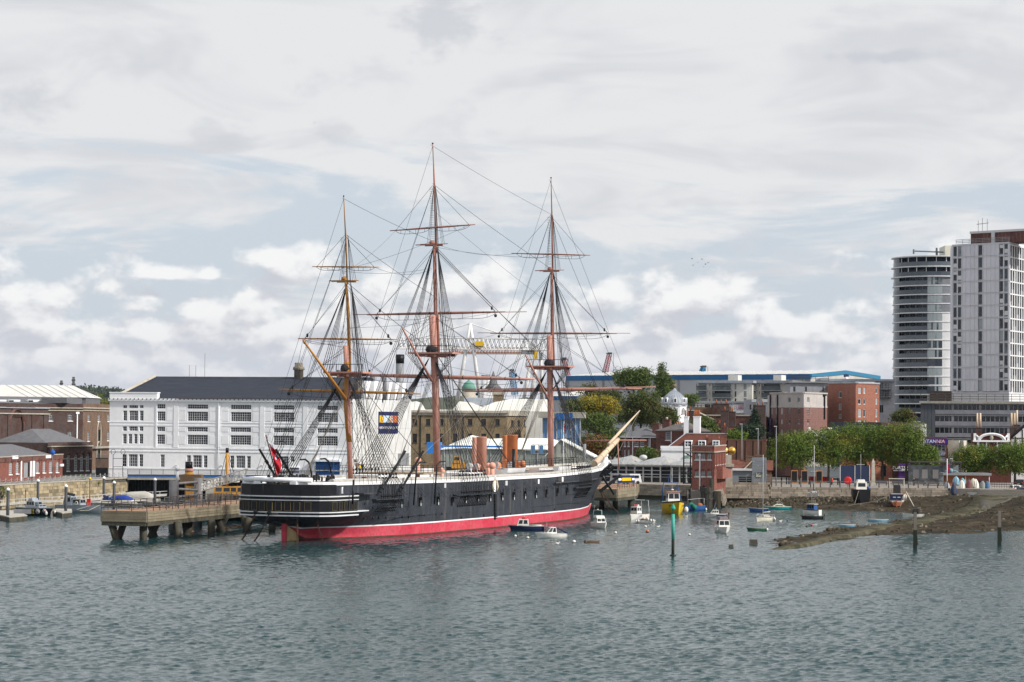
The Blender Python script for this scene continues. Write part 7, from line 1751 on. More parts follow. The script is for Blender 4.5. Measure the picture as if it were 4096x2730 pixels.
chimney(r,1.3,4,f.zt-3,at(*cI(1357,885),586).z,1.9,1.4,red_brick,1,.6,.35,stone);chimney(r,3.6,6,f.zt,at(*cI(1397,945),588).z,1.5,1.2,bright_brick,3)
mt=mat('weathered_tile',(.135,.045,.03),(.085,.032,.024),1.0,.85,streak=.75,streakc=(.030,.018,.015))
r,f=building('mansard_house','white walled house with red tiled mansard roof, white dormers and two tall white chimneys',pxy(cJ(712,0)[0],573),pxy(cJ(1310,0)[0],570));z0,z1=f.uz(*cJ(1000,500))[1],at(*cJ(1000,357),577).z;u1=f.uz(*cJ(862,360))[0]
f.place('roof',MB().add([(0,0,z0),(f.L,0,z0),(f.L,5,z1),(u1,5,z1),(u1,12,z1),(f.L,12,z1),(0,12,z0)],[(0,1,2,3),(3,2,5,4),(0,3,4,6)]),mt);f.box('wall',white,.1,f.L,3.5,z0-.02,0,11);obj('verge',MB().tube([(0,-.05,z0+.1),(u1,5,z1+.1),(f.L,5,z1+.1)],.14,4),lead,r)
dormer_row(f,cJ,wl((893,52),(1035,57),(1184,56)),432,490,3.2,.1)
for x0,x1,y0,y1,n,lab in((816,864,182,375,2,0),(917,987,182,353,4,0)):a,b=at(*cJ(x0,y1),579),at(*cJ(x1,y0),579);chimney(r,(a.x+b.x)/2-f.A.x,7,a.z-3,b.z,b.x-a.x,1.6,white,n,1.5,.2)
chimney(r,f.L-1,6,z1-2,at(*cJ(1295,290),575).z,1.4,1.2,red_brick,1,.9);chimney(r,f.L*.66,1.6,z0,at(*cJ(1112,410),573).z,.9,.8,red_brick,1);chimney(r,f.L-1.6,.8,z0-1,at(*cJ(1285,425),571).z,.9,.8,red_brick,1)
r,f=face_bld('white_flat_roofed_wing','low white rendered wing with moulded parapet behind the pavilion roofs',white,cJ,638,566,966,565,510,zb=3.4,D=6,wins=[(((905,930),),((565,605),))],nx=2,ny=2);f.box('cornice',white,-.2,f.L,f.zt-.5,f.zt-.2,.25);f.box('parapet',white,-.1,f.L,f.zt,f.zt+.6,.12,.3);f.box('end_panel',BT('pale_green',(.22,.34,.27),.8),f.L-1.8,f.L+.2,f.zt-4,f.zt-1.6,.3)
bw_m=mat('brown_concrete',(.24,.125,.09),(.19,.10,.075),.4,.9,streak=.5,streakc=(.11,.07,.055))
r,f=building('brown_panel_wall','tall brown concrete boundary wall with dark vertical joints',pxy(cK(455,0)[0],556),pxy(cK(902,0)[0],552),'wall');zt=f.uz(*cK(650,893))[1]
us=[0]+[f.uz(*cK(x,950))[0]for x in(556,655,746,838)]+[f.L]
for a,b in zip(us,us[1:]):f.box('wall_panel',bw_m,a+.15,b-.15,3,zt,0,.5)
f.box('joint',black_paint,0,f.L,3,zt-.1,-.2,.6);f.box('coping',bw_m,0,f.L,zt,zt+.3,.1,.5)
r,f=building('brick_gable_house','small brick house with red tiled roof and white edged gable',pxy(cK(488,0)[0],531),pxy(cK(968,0)[0],530));ze=f.uz(*cK(600,1222))[1];zr=at(*cK(600,1112),537).z;f.box('wall',red_brick,.2,f.L-.2,LR,ze,0,9);f.place('roof',gable_x(f.L,ze,9,zr-ze,.2),tile_red)
u0,ur,u1=[f.uz(*cK(x,1200))[0]for x in(598,745,885)];zg=f.uz(*cK(745,1125))[1]
f.place('gable',MB().prism([(u0,ze-1),(u1,ze-1),(ur,zg)],-1.2,3),brown_brick);f.place('bargeboard',MB().tube([(u0-.2,-1.3,ze-1),(ur,-1.3,zg+.15),(u1+.4,-1.3,ze-1.2)],.14,4),cream_b);f.place('gable_roof',MB().add([(ur,-1.4,zg+.2),(ur,4,zg+.2),(u1+.6,4,ze-1.1),(u1+.6,-1.4,ze-1.1),(u0,4,ze-1),(u0,-1.4,ze-.9)],[(0,1,2,3),(0,5,4,1)]),tile_red);f.place('side_wall',MB().box(u1-1.2,f.L,-1,0,LR,ze-1),brown_brick)
for x,m in((705,1078),(805,1066)):chimney(r,f.uz(*cK(x,1100))[0],4,ze,at(*cK(x,m),536).z,1.6,1,brown_brick,0)
gpn=mat('grey_cladding',(.20,.225,.25),(.17,.19,.215),.8,.5,stretch=(.2,.2,3));r,f=building('grey_restaurant','flat roofed grey clad restaurant with a small white sign by the sea wall',pxy(cK(382,0)[0],513),pxy(cK(905,0)[0],512));zt=f.uz(*cK(500,1235))[1];um=f.uz(*cK(736,1250))[0]
for q in(f.rect(cK,458,500,1302,1345),f.rect(cK,580,728,1300,1390)):f.holes.append(q);f.box('window',glass_dark,*q,out=-.1,inn=.2)
f.wall(gpn,LR,zt,.2);f.place('back',shell(f.L,8,LR,zt-.1),gpn);f.box('roof_edge',pale_metal,-.2,um,zt,zt+.3,.5,8);f.box('raised_bay',gpn,um,f.L,LR,zt+.9,.25,6)
for i in range(6):z=LR+.8+i*.9;f.box('cladding_board',gpn,um+.02,f.L-.02,z,z+.86,.29);
q=f.rect(cK,781,838,1267,1308);f.box('sign_board',cream_b,*q,out=.36);p=f.A+f.d*((q[0]+q[1])/2)+f.n*.4
for txt,dz,s in(('USP',.25,1.0),('EXPERIENCE',-.35,.26)):letters('sign_lettering',txt,s,Matrix.Translation((-r.location.x,-r.location.y,0))@basis((p.x,p.y,(q[2]+q[3])/2+dz),f.d,(0,0,1)),black_paint,None,.01)
for o in[o for o in C.objects if o.name.startswith('sign_lettering')and o.parent is None]:o.data.transform(rotz(-r.rotation_euler.z));o.parent=r
rl=thing('terrace_railing','grey terrace railing in front of the grey restaurant','railing',rp[5]);obj('rails',rail_mesh([Vector((0,.4,LR+1)),rp[6]-rp[5]+Vector((0,.4,LR+1))],1.1,1.6),grey_metal,rl)
gs=thing('gilded_globes','three gold globes on a white stone pedestal beside the brick tower','monument',pxy(cK(462,0)[0],506));z=at(*cK(460,1055),506).z;obj('pedestal',MB().box(-.9,.9,-.9,.9,LR,z-2.5).box(-1.2,1.2,-1.2,1.2,z-2.5,z-1.9).box(-.7,.7,-.7,.7,z-1.9,z),stone,gs);[obj('globe',MB().ball((x,y,z+.85),.85,12,8),mat('gold_ball',(.75,.45,.10),None,1,.3,.8,fine=0)if 'gold_ball'not in MATS else MATS['gold_ball'],gs)for x,y in((-.7,0),(.8,-.2))]
r,f=face_bld('old_brick_terrace','old brick terrace with tall chimneys and patched tiled roofs',red_brick,cK,60,615,900,612,612,zb=3.5,D=14,wins=[(((640,670),(825,843),(868,876)),((690,755),))],nx=2,ny=4,cop=stone)
f.place('roof',MB().add([(f.uz(*cK(330,0))[0],-6,f.zt-3.6),(f.uz(*cK(560,0))[0],-6,f.zt-3.6),(f.uz(*cK(520,0))[0],-.1,at(*cK(500,660),612).z),(f.uz(*cK(370,0))[0],-.1,at(*cK(500,660),612).z)],[(0,1,2,3)]),tile_red);f.place('gable',MB().prism([(f.uz(*cK(60,600))[0],f.zt-2),(f.uz(*cK(310,600))[0],f.zt-1.2),(f.uz(*cK(140,600))[0],at(*cK(140,578),610).z)],-3,8),brown_brick);f.place('bargeboard',MB().tube([(f.uz(*cK(140,600))[0],-3.1,at(*cK(140,574),610).z),(f.uz(*cK(312,600))[0],-3.1,f.zt-1.1)],.25,4),stone);f.box('back_roof',mat('mossy_roof',(.16,.10,.065),None,.8,.9),0,f.L*.5,f.zt,f.zt+2.2,-4,10)
for x,y,w,n,Yq in((362,478,4.2,3,618),(410,515,1.9,2,620),(462,562,2.0,1,610),(541,570,1.6,1,611),(893,500,2.7,2,606),(65,560,1.6,1,611)):p=at(*cK(x,y),Yq);chimney(r,p.x-f.A.x,Yq-615,5,p.z,w,1.6,dark_brick,n,1.0)
f.pbox('drainpipe',white,cK,505,512,585,665,out=.2);f.pbox('drainpipe',white,cK,816,822,590,700,out=.2)
apw=mat('apartment_render',(.62,.61,.57),(.54,.53,.49),.3,.8,streak=.25);apg=mat('apartment_grey',(.38,.39,.43),None,.3,.8)
for k,(x0,xs,x1,lab)in enumerate(((118,500,735,'white apartment block with flat roof and balconies, nearer the trees'),(682,1078,1185,'white apartment block with balconies next to the hotel'))):
 r,f=face_bld('apartment_block',lab,apw,cK,x0,705,x1,700,236,zb=3.5,D=14,wins=[(((x0+132,x0+141),(x0+172,x0+179)),((248,278),(332,365),(418,448))),(((538,556),(640,671))if k==0 else((x1-73,x1-54),),((248,310),(330,395),(412,448)))],nx=1,ny=2,fm=dark_metal,gm=glass_mix,sill=False,group='white apartment blocks')
 f.box('roof_slab',lead,-.6,f.L+.6,f.zt,f.zt+.7,1.2,15);f.box('roof_box',apw,f.L*.5,f.L*.68,f.zt+.7,f.zt+2.4,-4,9);f.box('shaded_bay',apg,0,f.uz(*cK(xs,300))[0],3.5,f.zt-.01,.04,.0)if False else None
 for bx0,bx1 in((x0-4,x0+110),(x0+178,x0+388)):
  for y0,y1 in((246,318),(330,400),(410,452)):
   q=f.rect(cK,bx0,bx1,y0,y1);f.box('balcony_glazing',glass_mix,q[0]+.3,q[1]-.3,q[2],q[3],.03)
   if y0<400:f.box('balcony_slab',grey_metal,q[0],q[1],q[2]-.25,q[2],1.6);f.box('balcony_screen',glass('balcony_glass',(.06,.075,.085),(.14,.16,.17),.1,.5)if 'balcony_glass'not in MATS else MATS['balcony_glass'],q[0],q[1],q[2],q[2]+1.15,1.6,-1.53);f.box('handrail',dark_metal,q[0],q[1],q[2]+1.15,q[2]+1.25,1.65,-1.5);[f.box('balcony_post',dark_metal,u-.08,u+.08,q[2],q[3],1.55,-1.4)for u in(q[0]+.1,q[1]-.1)]
r,f=face_bld('terrace_block','low white terrace block with washing hung along its balcony',apw,cK,0,690,690,685,460,zb=3.5,D=12,wins=[(((22,84),(195,262),(268,325)),((478,545),)),(((112,120),(150,160)),((482,515),))],nx=3,ny=1,fm=dark_metal,gm=glass_mix,sill=False);f.box('roof_slab',lead,-.5,f.L,f.zt,f.zt+.4,.8,12);_,_,z0,z1=f.rect(cK,0,100,545,575);f.box('terrace_slab',white,0,f.L+12,z0,z1,2.2);f.place('railing',rail_mesh([(0,-2,z1),(f.L+12,-2,z1)],1.9,1.6,.05),dark_metal)
for i,(x0,x1,c)in enumerate(((460,500,(.42,.36,.55)),(505,548,(.55,.54,.56)),(552,590,(.60,.52,.60)),(596,635,(.55,.28,.42)))):q=f.rect(cK,x0,x1,486,545);w_=thing('hanging_laundry',('lilac patterned sheet on the washing line','pale grey sheet on the washing line','white and pink sheet on the washing line','pink clothes on the washing line')[i],'laundry',f.A,atan2(f.d.y,f.d.x));obj('cloth',MB().add([(q[0]+(q[1]-q[0])*k/4,-1.4+.08*(-1)**k,z)for z in(q[2]+.2*(i%2),q[3])for k in range(5)],[(k,k+1,k+6,k+5)for k in range(4)]),flat('cloth_%d'%i,c),w_);obj('line',MB().tube([(q[0]-.3,-1.4,q[3]),(q[1]+.3,-1.4,q[3])],.02,3),rope_m,w_)
r,f=face_bld('grey_white_house','grey and white flat roofed house between terrace block and hotel',apg,cK,640,680,935,676,424,zb=3.5,D=10,wins=[(((708,726),(748,781)),((482,540),))],nx=2,ny=1,fm=dark_metal,sill=False);[f.pbox('white_box',white,cK,a,b,420,455,out=.4)for a,b in((738,782),(858,920))]
hb=brick('hotel_brick',(.20,.10,.085),(.17,.08,.07),(.25,.12,.10),.12);hs=mat('hotel_stone',(.44,.41,.40),(.38,.36,.35),.4,.85,streak=.4)
p0,p1,p2,p3=pxy(cK(942,0)[0],618),pxy(cK(1110,0)[0],606),pxy(cK(1325,0)[0],600),pxy(cK(1590,0)[0],612)
r=thing('hotel','four storey hotel with pale stone top floor over purple brown brick','hotel',p0)
for k,(a,b,xs)in enumerate(((p0,p1,((955,969),(1003,1017),(1062,1087))),(p1,p2,((1146,1176),(1250,1282))),(p2,p3,((1364,1391),)))):
 f=Face(r,a,b);zt,zm=f.uz(*cK((942,1110,1325)[k]+90,358))[1],f.uz(*cK((942,1110,1325)[k]+90,508))[1]
 for x0,x1 in xs:
  for y0,y1 in((400,459),(522,593),(650,705),(765,830)):f.window(f.rect(cK,x0,x1,y0,y1),2,1,fm=pale_metal,gm=glass_mix,fr=.12)
 f.wall(hs,zm,zt,.25,name='stone_storey');f.wall(hb,3.5,zm,.25,name='brick_storeys');f.box('string_course',hs,0,f.L,zm-.2,zm+.25,.12);f.box('coping',hs,0,f.L,zt,zt+.35,.2,.6);
 for i in range(5 if k==0 else 14):z=zm-.9-i*.45;f.box('brick_band',hb,0,f.L,z,z+.18,.05)if k else None
core_block(r,[p0,p1,p2,p3],[p3+Vector((1,14,0)),p0+Vector((1,16,0))],3.5,zt-.2,hs);f=Face(r,p0,p1);q=f.rect(cK,992,1035,640,795);f.box('hanging_banner',flat('banner_purple',(.022,.010,.05)),q[0],q[1],q[2],q[3],1.6,-1.5);letters('banner_lettering','Premier',1.3,Matrix.Translation(-r.location)@basis(f.A+f.d*((q[0]+q[1])/2)+f.n*1.66+Vector((0,0,(q[2]+q[3])/2-.5)),(0,0,-1),f.d),flat('print_lilac',(.45,.38,.55)),r,.01)
for x in(945,1027):q=f.rect(cK,x,x+8,372,860);f.box('drainpipe',black_paint,*q,out=.3)
f=Face(r,p2,p3);q=f.rect(cK,1551,1560,370,650);f.box('drainpipe',black_paint,*q,out=.3);f.pbox('rainwater_head',black_paint,cK,1542,1572,366,384,out=.4)
r,f=face_bld('grey_clad_storey','grey metal clad upper building behind the hotel roof',mat('zinc_cladding',(.30,.315,.345),(.26,.275,.30),.3,.5),cK,1168,640,1612,640,236,zb=3.5,D=14,wins=[(wl((1205,24),(1340,26),(1540,22)),((280,335),))],nx=1,ny=2,fm=dark_metal,sill=False);f.box('roof_slab',grey_metal,-.5,f.L+8,f.zt,f.zt+.4,.6,14);f.place('roof_railing',rail_mesh([(0,1,f.zt+.4),(f.L,1,f.zt+.4)],1.3,3,.06),dark_metal)
for i in range(7):u=f.L*i/7;f.box('cladding_panel',MATS['zinc_cladding'],u+.04,u+f.L/7-.04,f.zt-8,f.zt-.1,.04)if i not in(0,2,5)else None
bb=brick('flats_brick',(.27,.095,.055),(.22,.075,.045),(.24,.09,.06),.12)
q0,q1,q2,q3=[pxy(cM(x,0)[0],y)for x,y in((38,628),(195,622),(320,612),(566,622))];r=thing('brick_flats','orange brick block of flats with white framed windows right of the hotel','apartment block',q0)
for a,b,xs in((q0,q1,((139,174),)),(q1,q2,((248,301),)),(q2,q3,((347,381),(403,427),(529,552)))):
 f=Face(r,a,b);zt=f.uz(*cM(xs[0][0],222))[1];first=xs[0][0]==139
 for x0,x1 in xs:
  for y0,y1 in(((305,373),(432,499),(540,590))if first else((264,329),(378,442),(488,575),(605,625))):f.window(f.rect(cM,x0,x1,y0,y1),1,1,fm=pale_metal,gm=glass_mix,fr=.2)
 f.wall(bb,3.5,zt,.25);f.box('coping',lead,-.1,f.L+.1,zt,zt+.4,.2,.7);
core_block(r,[q0,q1,q2,q3],[q3+Vector((1,12,0)),q0+Vector((1,12,0))],3.5,zt-.3,bb)
r,f=face_bld('balcony_flats','narrow grey flats with two stacked balconies beside the round tower',apg,cM,560,660,726,660,200,zb=3.5,D=10,wins=[(((575,612),(622,660)),((215,285),(300,365))),(((570,612),),((445,530),))],nx=2,ny=1,fm=pale_metal,gm=glass_mix,sill=False);f.box('roof_slab',lead,-16,f.L,f.zt,f.zt+.6,.8,10)
for y in(285,368):q=f.rect(cM,568,682,y-38,y);f.box('balcony_slab',dark_metal,q[0],q[1],q[2]-.2,q[2],1.8);f.place('balcony_rail',rail_mesh([(q[0],-1.7,q[2]),(q[1],-1.7,q[2])],1.8,.7,.05),dark_metal)
rw=mat('tower_white',(.60,.61,.63),(.54,.55,.57),.2,.55,fine=.03);tg_=glass('tower_glass',(.035,.045,.06),(.26,.30,.32),.07,.45);Yr=720
c0=pxy(cO(430,0)[0],Yr+18);rt=thing('round_tower','tall round ended glass tower with white balcony bands','tower',c0);Rr=c0 .x-pxy(cO(142,0)[0],Yr+14).x
z_=lambda y:at(*cO(350,y-9),Yr).z
tops=[256,330,402]+[468+66.2*i for i in range(15)]+[1461]
Zs=[z_(y)for y in tops];arc=lambda R,a0,a1,n:[(R*cos(a),R*sin(a))for a in np.linspace(a0,a1,n)]
A0,A1,AM=radians(165),radians(345),radians(252)
obj('core',MB().lathe([(Rr-1.6,3),(Rr-1.6,Zs[0]-.3)],(0,0,0),40),MATS['tower_glass'],rt)
def ringseg(R0,R1,a0,a1,z0,z1,n=22):P=arc(R1,a0,a1,n)+arc(R0,a1,a0,n);return MB().slab(P,z0,z1)
for i,z in enumerate(Zs):obj('floor_band',ringseg(Rr-2.2,Rr+(.45 if i<3 else .06),A0,A1,z-.32,z),rw,rt)
bal=glass('balcony_tint',(.055,.07,.088),(.09,.11,.13),.1,.5);mid=mat('tower_panel_grey',(.19,.205,.235),None,.3,.45)
for i,(za,zb)in enumerate(zip(Zs,Zs[1:])):
 if i==0 and False:continue
 zt,z0=za-.32,zb;h=zt-z0
 obj('balcony_glass',ringseg(Rr-.25,Rr-.15,A0,AM if i>1 else A1,z0,z0+1.3),bal,rt);obj('glass_screen',ringseg(Rr-.3,Rr-.26,A0,radians(202),z0,zt,6),bal,rt)
 for k in range(9 if i>1 else 14):
  a=A0+(AM-A0)*k/8 if i>1 else A0+(A1-A0)*k/13;obj('mullion',MB().box(-.1,.1,-.1,.1,z0,zt),grey_metal if i>1 else rw,rt,((Rr-(1.5 if i>1 else .4))*cos(a),(Rr-(1.5 if i>1 else .4))*sin(a),0),a)
 if i>1:
  obj('wall_panel',ringseg(Rr-1.5,Rr-.12,AM,A1,z0,zt),mid if i<6 else rw,rt)
  for a in(255,260,265,292,306,320,327):
   w=2.0 if a in(255,260,265,327)else 1.1;obj('window',ringseg(Rr-.4,Rr-.06,radians(a)-w/Rr*.55,radians(a)+w/Rr*.55,z0+.15,zt-.1,3),tg_,rt)
obj('plant_room',MB().box(2,16,-6,4,Zs[0],Zs[0]+3.5),cream_b,rt);mb=MB();zt=Zs[0]+3;zt-=1;mb.tube([(-7,-3,zt),(8,-3,zt-.5)],.22,4).tube([(-7,-3,zt-.9),(-7,-3,zt+.5)],.3,4).tube([(0,-3,Zs[0]),(0,-3,zt+1)],.35,4).tube([(6,-3,Zs[0]),(6,-3,zt+.3)],.3,4);obj('cleaning_gantry',mb,grey_metal,rt,kind='stuff')
pa,pb,pc=pxy(cO(555,0)[0],652),pxy(cO(966,0)[0],640),pxy(cO(1260,0)[0],672)
wt=thing('white_slab_tower','tall white panelled slab tower with dark window columns and red brick roof block','tower',pa);pnl=mat('facade_panel',(.60,.61,.67),(.56,.57,.63),.2,.5,fine=.02,rand=.05);f=Face(wt,pa,pb);ztop,zbot=f.uz(*cO(760,168))[1],f.uz(*cO(760,1312))[1];U=lambda x,y=700:f.uz(*cO(x,y))[0]
core_block(wt,[pa,pb,pc],[pc+Vector((-14,14,0)),pa+Vector((2,14,0))],3,ztop,pnl)
cols=[(565,590),(598,622),(748,773),(900,924),(934,958)];rows=[(186+88.7*i,262+88.7*i)for i in range(12)]
edges=[557,563,595,625,656,687,718,745,776,806,836,866,896,929,963]
for j,(y0,y1)in enumerate(rows):
 z1,z0=f.uz(*cO(760,y0-12))[1],f.uz(*cO(760,y0+76.2))[1]
 for x0,x1 in zip(edges,edges[1:]):
  if x0 in(563,595,745,896,929):
   c={563:0,595:1,745:2,896:3,929:4}[x0];u0,u1=U(cols[c][0]),U(cols[c][1]);k=(j*2+c*3)%5
   f.box('window',tg_ if k==3 else glass_dark,u0,u1,z0+.4,z1-.4,-.1,.3)
   if k==2 and c!=2:f.box('window_panel',rw,u0,u1,z0+.5,z0+1.6,.05)
   if k==4 and c!=2:f.box('window_panel',rw,u0,u1,z0+1.9,z1-.5,.05)
   f.box('jamb',pnl,u1,u1+.35,z0,z1-.3,.08)
  else:f.box('facade_panel',pnl,U(x0)+.03,U(x1)-.03,z0+.04,z1-.04,.08)
 f.box('floor_band',rw,0,f.L,z1-.22,z1-.02,.16)
zb=f.uz(*cO(760,1245))[1];f.box('plinth',rw,0,f.L,zbot,zb,.06)
g=Face(wt,pb,pc);nb=18
for j,(y0,y1)in enumerate(rows):
 z1,z0=f.uz(*cO(966,y0-12))[1],f.uz(*cO(966,y0+76.2))[1];g.box('floor_band',rw,0,g.L,z1-.35,z1,.22)
 for i in range(nb):
  u=g.L*i/nb;g.box('pier',rw,u,u+.55,z0,z1-.35,.16);(g.box('window',glass_dark if(i*7+j*3)%5 else tg_,u+.55,u+g.L/nb,z0+(0 if(i+j)%4 else 1.2),z1-.36,-.1,.3))
g.box('plinth',rw,0,g.L,zbot,zb,.06);q=f.rect(cO,668,830,78,165);rb=f.box('roof_block',red_brick,q[0],q[1]+14,ztop,q[3]-.6,-1.5,9);f.box('roof_block_cap',rw,q[0]-.2,q[1]+14,q[3]-.6,q[3],-1.3,9.3);f.box('white_pier',rw,q[1]-.4,q[1]+.6,ztop,q[3]-.6,-1.2,2)
f.place('roof_railing',rail_mesh([(U(585),-.1,ztop),(f.L,-.1,ztop)],1.2,2,.06),grey_metal);f.place('aerials',MB().tube([(U(690),3,q[3]+2),(U(775),3,q[3]+2.2)],.08,4).tube([(U(700),3,q[3]),(U(700),3,q[3]+3)],.08,4).tube([(U(730),3,q[3]),(U(730),3,q[3]+3.6)],.08,4).tube([(U(765),3,q[3]),(U(765),3,q[3]+3.3)],.08,4),grey_metal,kind='stuff')
dkc=mat('car_park_panel',(.075,.085,.10),(.06,.07,.085),.4,.6,fine=.06);lou=mat('louvre_grey',(.27,.28,.32),None,.4,.5);r,f=building('car_park','multi storey car park with dark corner and pale louvred bands below the white tower',pxy(cM(998,0)[0],615),pxy(cM(2300,0)[0],608),'car park');zz=lambda y:f.uz(*cM(1500,y))[1];V=lambda x:f.uz(*cM(x,600))[0]
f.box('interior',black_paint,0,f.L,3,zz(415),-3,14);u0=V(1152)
for i in range(4):f.box('corner_panel',dkc,u0*i/4+.03,u0*(i+1)/4-.03,zz(860),zz(432),.1,3)
f.box('roof_slab',concrete,-.3,f.L,zz(432),zz(408),.6,14);f.place('roof_railing',rail_mesh([(0,0,zz(408)),(f.L,0,zz(408))],1.9,2,.06),dark_metal)
for y0,y1 in((498,543),(618,664),(740,784),(862,900)):
 for k in range(6):za,zb=zz(y1)+(zz(y0)-zz(y1))*k/6,zz(y1)+(zz(y0)-zz(y1))*(k+.8)/6;f.box('louvre',lou,u0,f.L,za,zb,.12,.1)
for y0,y1 in((440,498),(560,618),(680,740),(806,862)):
 f.box('parapet',grey_metal,u0,f.L,zz(y0+2),zz(y0-12),.0,.3);[f.box('column',grey_metal,V(x)-.3,V(x)+.3,zz(y1),zz(y0),-.1,.8)for x in(1335,1622,1918,2200)]
 for x in range(1200,2240,48):f.box('mullion',lou,V(x)-.06,V(x)+.06,zz(y1),zz(y0+2),-.2,.3)
 f.box('glazing',glass_dark,u0,f.L,zz(y1),zz(y0),-.6,.7)
f.pbox('stair_head',BT('dark_brown',(.05,.04,.035),.8),cM,1085,1312,298,408,out=-3,inn=9)
Ys=578
terr=brick('terracotta',(.34,.12,.06),(.27,.09,.05),(.22,.08,.05),.3);r,f=building('terracotta_bank','terracotta shop building with arched ground floor openings behind the trees',pxy(cM(165,0)[0],Ys),pxy(cM(705,0)[0],Ys));zz=lambda y:f.uz(*cM(400,y))[1]
for x0,x1,y0 in((212,250,1085),(344,438,1060),(487,527,1075),(580,640,1075)):
 q=f.rect(cM,x0,x1,y0,1215);f.window(q,2,2,fm=dark_metal);f.place('brick_arch',MB().tube([((q[0]+q[1])/2+(q[1]-q[0])*.56*cos(t),-.05,q[3]-.3+(q[1]-q[0])*.5*sin(t))for t in np.linspace(0,pi,9)],.2,4),terr)
f.wall(terr,LR,zz(990),.35);f.box('plinth',terr,0,f.L,LR,LR+1,.2)
def shop(name,label,x0,x1,yt,m,Yq=Ys,wins=(),D=10,nx=1,ny=2,**kw):return face_bld(name,label,m,cM,x0,Yq,x1,Yq-1,yt,zb=LR,D=D,wins=wins,nx=nx,ny=ny,sill=False,gm=glass_mix,**kw)
shop('dark_blue_building','dark blue painted upper building with white windows above the trees',60,583,625,BT('midnight_blue',(.022,.026,.042),.7),582,[(((200,245),(345,408),(470,522)),((662,712),))])
shop('brick_shop','brown red brick shop with white windows beside the purple sign',583,872,630,red_brick,580,[(((618,671),(727,768)),((672,738),))])
shop('grey_back_wing','plain grey building between brick shop and car park',868,1000,640,apg,590)
purple=BT('shop_purple',(.10,.035,.22),.6);r,f=shop('purple_sign_shop','narrow brick shop with a large blue purple name board',1045,1278,780,red_brick,570,[(((1072,1120),(1140,1258)),((862,930),(990,1040)))],nx=3)
q=f.rect(cM,1050,1277,800,856);f.box('name_board',flat('board_violet',(.035,.02,.26)),*q,out=.25);bpos=lambda fx,x,y,o:fx.A+fx.d*fx.uz(*cM(x,y))[0]+fx.n*o+Vector((0,0,fx.uz(*cM(x,y))[1]))
def sign(rt_,fx,body,x,y,s,m,o=.3):q_=letters('sign_lettering',body,s,Matrix.Translation(-rt_.location)@basis(bpos(fx,x,y,o),fx.d,(0,0,1)),m,None,.02);q_.data.transform(rotz(-rt_.rotation_euler.z));q_.parent=rt_
sign(r,f,'BRITANNIA',1120,828,1.15,white);sign(r,f,'& Fish',1215,828,.9,red_b);q=f.rect(cM,1160,1245,942,980);f.box('blue_board',blu_b,*q,out=.25);sign(r,f,'RESTAURANT',1202,950,.42,white);sign(r,f,'TAKEAWAY',1202,968,.42,white)
q=f.rect(cM,1110,1270,1110,1245);f.box('shop_front',blu_b,*q,out=.3);f.box('shop_window',glass_dark,q[0]+.4,q[1]-.4,q[2]+1,q[3]-.8,.33,.1)
shop('cream_shop','cream painted shop wall right of the purple sign shop',1285,1402,815,cream_b,572)
r,f=shop('purple_newsagent','purple newsagent shop with black and white fascia lettering',770,1050,1062,purple,568);q=f.rect(cM,800,1048,1085,1145);f.box('fascia',black_paint,*q,out=.4);sign(r,f,'PAPER - TOBACCO - ALCOHOL - SNACKS - SOFT DRINKS',925,1134,.36,white,.45);sign(r,f,'PORTSMOUTH NEWS',925,1105,1.0,white,.45);[f.box('fascia_line',white,q[0],q[1],f.uz(*cM(925,y))[1]-.06,f.uz(*cM(925,y))[1]+.06,.43)for y in(1117,1125)];q=f.rect(cM,905,1040,1165,1230);f.box('shop_window',glass('bright_shop',(.35,.33,.34),(.5,.48,.46),.1,.5),*q,out=.05);q=f.rect(cM,835,890,1155,1240);f.box('doorway',black_paint,*q,out=.05)
r,f=shop('baroque_pub','red brown pub with white curved baroque gable and sash windows',1545,1938,742,BT('oxblood',(.11,.035,.03),.8),566,[(((1630,1678),(1808,1858)),((856,928),)),(((1770,1802),),((968,1038),))],nx=4,ny=4);u=lambda x,y=800:f.uz(*cM(x,y))
for x0,x1 in((1553,1580),(1903,1930)):q=f.rect(cM,x0,x1,742,825);f.box('pier',white,*q,out=.25)
q=f.rect(cM,1545,1935,815,833);f.box('cornice',white,*q,out=.5);cx_,cz_=u(1740,818);ro=u(1880)[0]-cx_;hi_=u(1740,748)[1]-cz_
for k in(1,.86):f.place('arch_moulding',MB().tube([(cx_+ro*k*cos(t),-.25,cz_+hi_*k*sin(t))for t in np.linspace(0,pi,14)],.28 if k==1 else .16,6),white)
f.place('scroll',MB().tube([(u(1580)[0],-.2,u(0,748)[1]),(u(1600)[0],-.2,u(0,770)[1]),(u(1640)[0],-.2,u(0,778)[1])],.2,5).tube([(u(1905)[0],-.2,u(0,748)[1]),(u(1885)[0],-.2,u(0,770)[1]),(u(1860)[0],-.2,u(0,778)[1])],.2,5),white,kind='stuff');f.place('shield',MB().ball((cx_,-.2,cz_+hi_*.45),.55,10,6,sq=(.8,.5,1.2)),stone)
[f.box('pilaster',white,*f.rect(cM,a,b,835,940),out=.2)for a,b in((1588,1612),(1682,1694),(1794,1806),(1900,1922))];q=f.rect(cM,1545,1935,940,955);f.box('lower_cornice',black_paint,*q,out=.4)
for x,n,y in((1592,2,690),(1945,2,690),(1985,1,660)):p=at(*cM(x,y),570);chimney(r,p.x-f.A.x,6,f.zt-2,p.z,1.5,1.2,dark_brick,n,3.4,.26,cream_m)
r,f=shop('half_timbered_house','black and white half timbered gable house at the frame edge',1945,2140,800,white,568,[(((2010,2075),),((750,790),))],8);zr=f.uz(*cM(2110,640))[1];ua,ur=f.uz(*cM(1948,800))[0],f.uz(*cM(2110,640))[0];f.place('gable',MB().prism([(ua,f.zt),(f.L,f.zt),(f.L,zr),(ur,zr)],0,6),white)
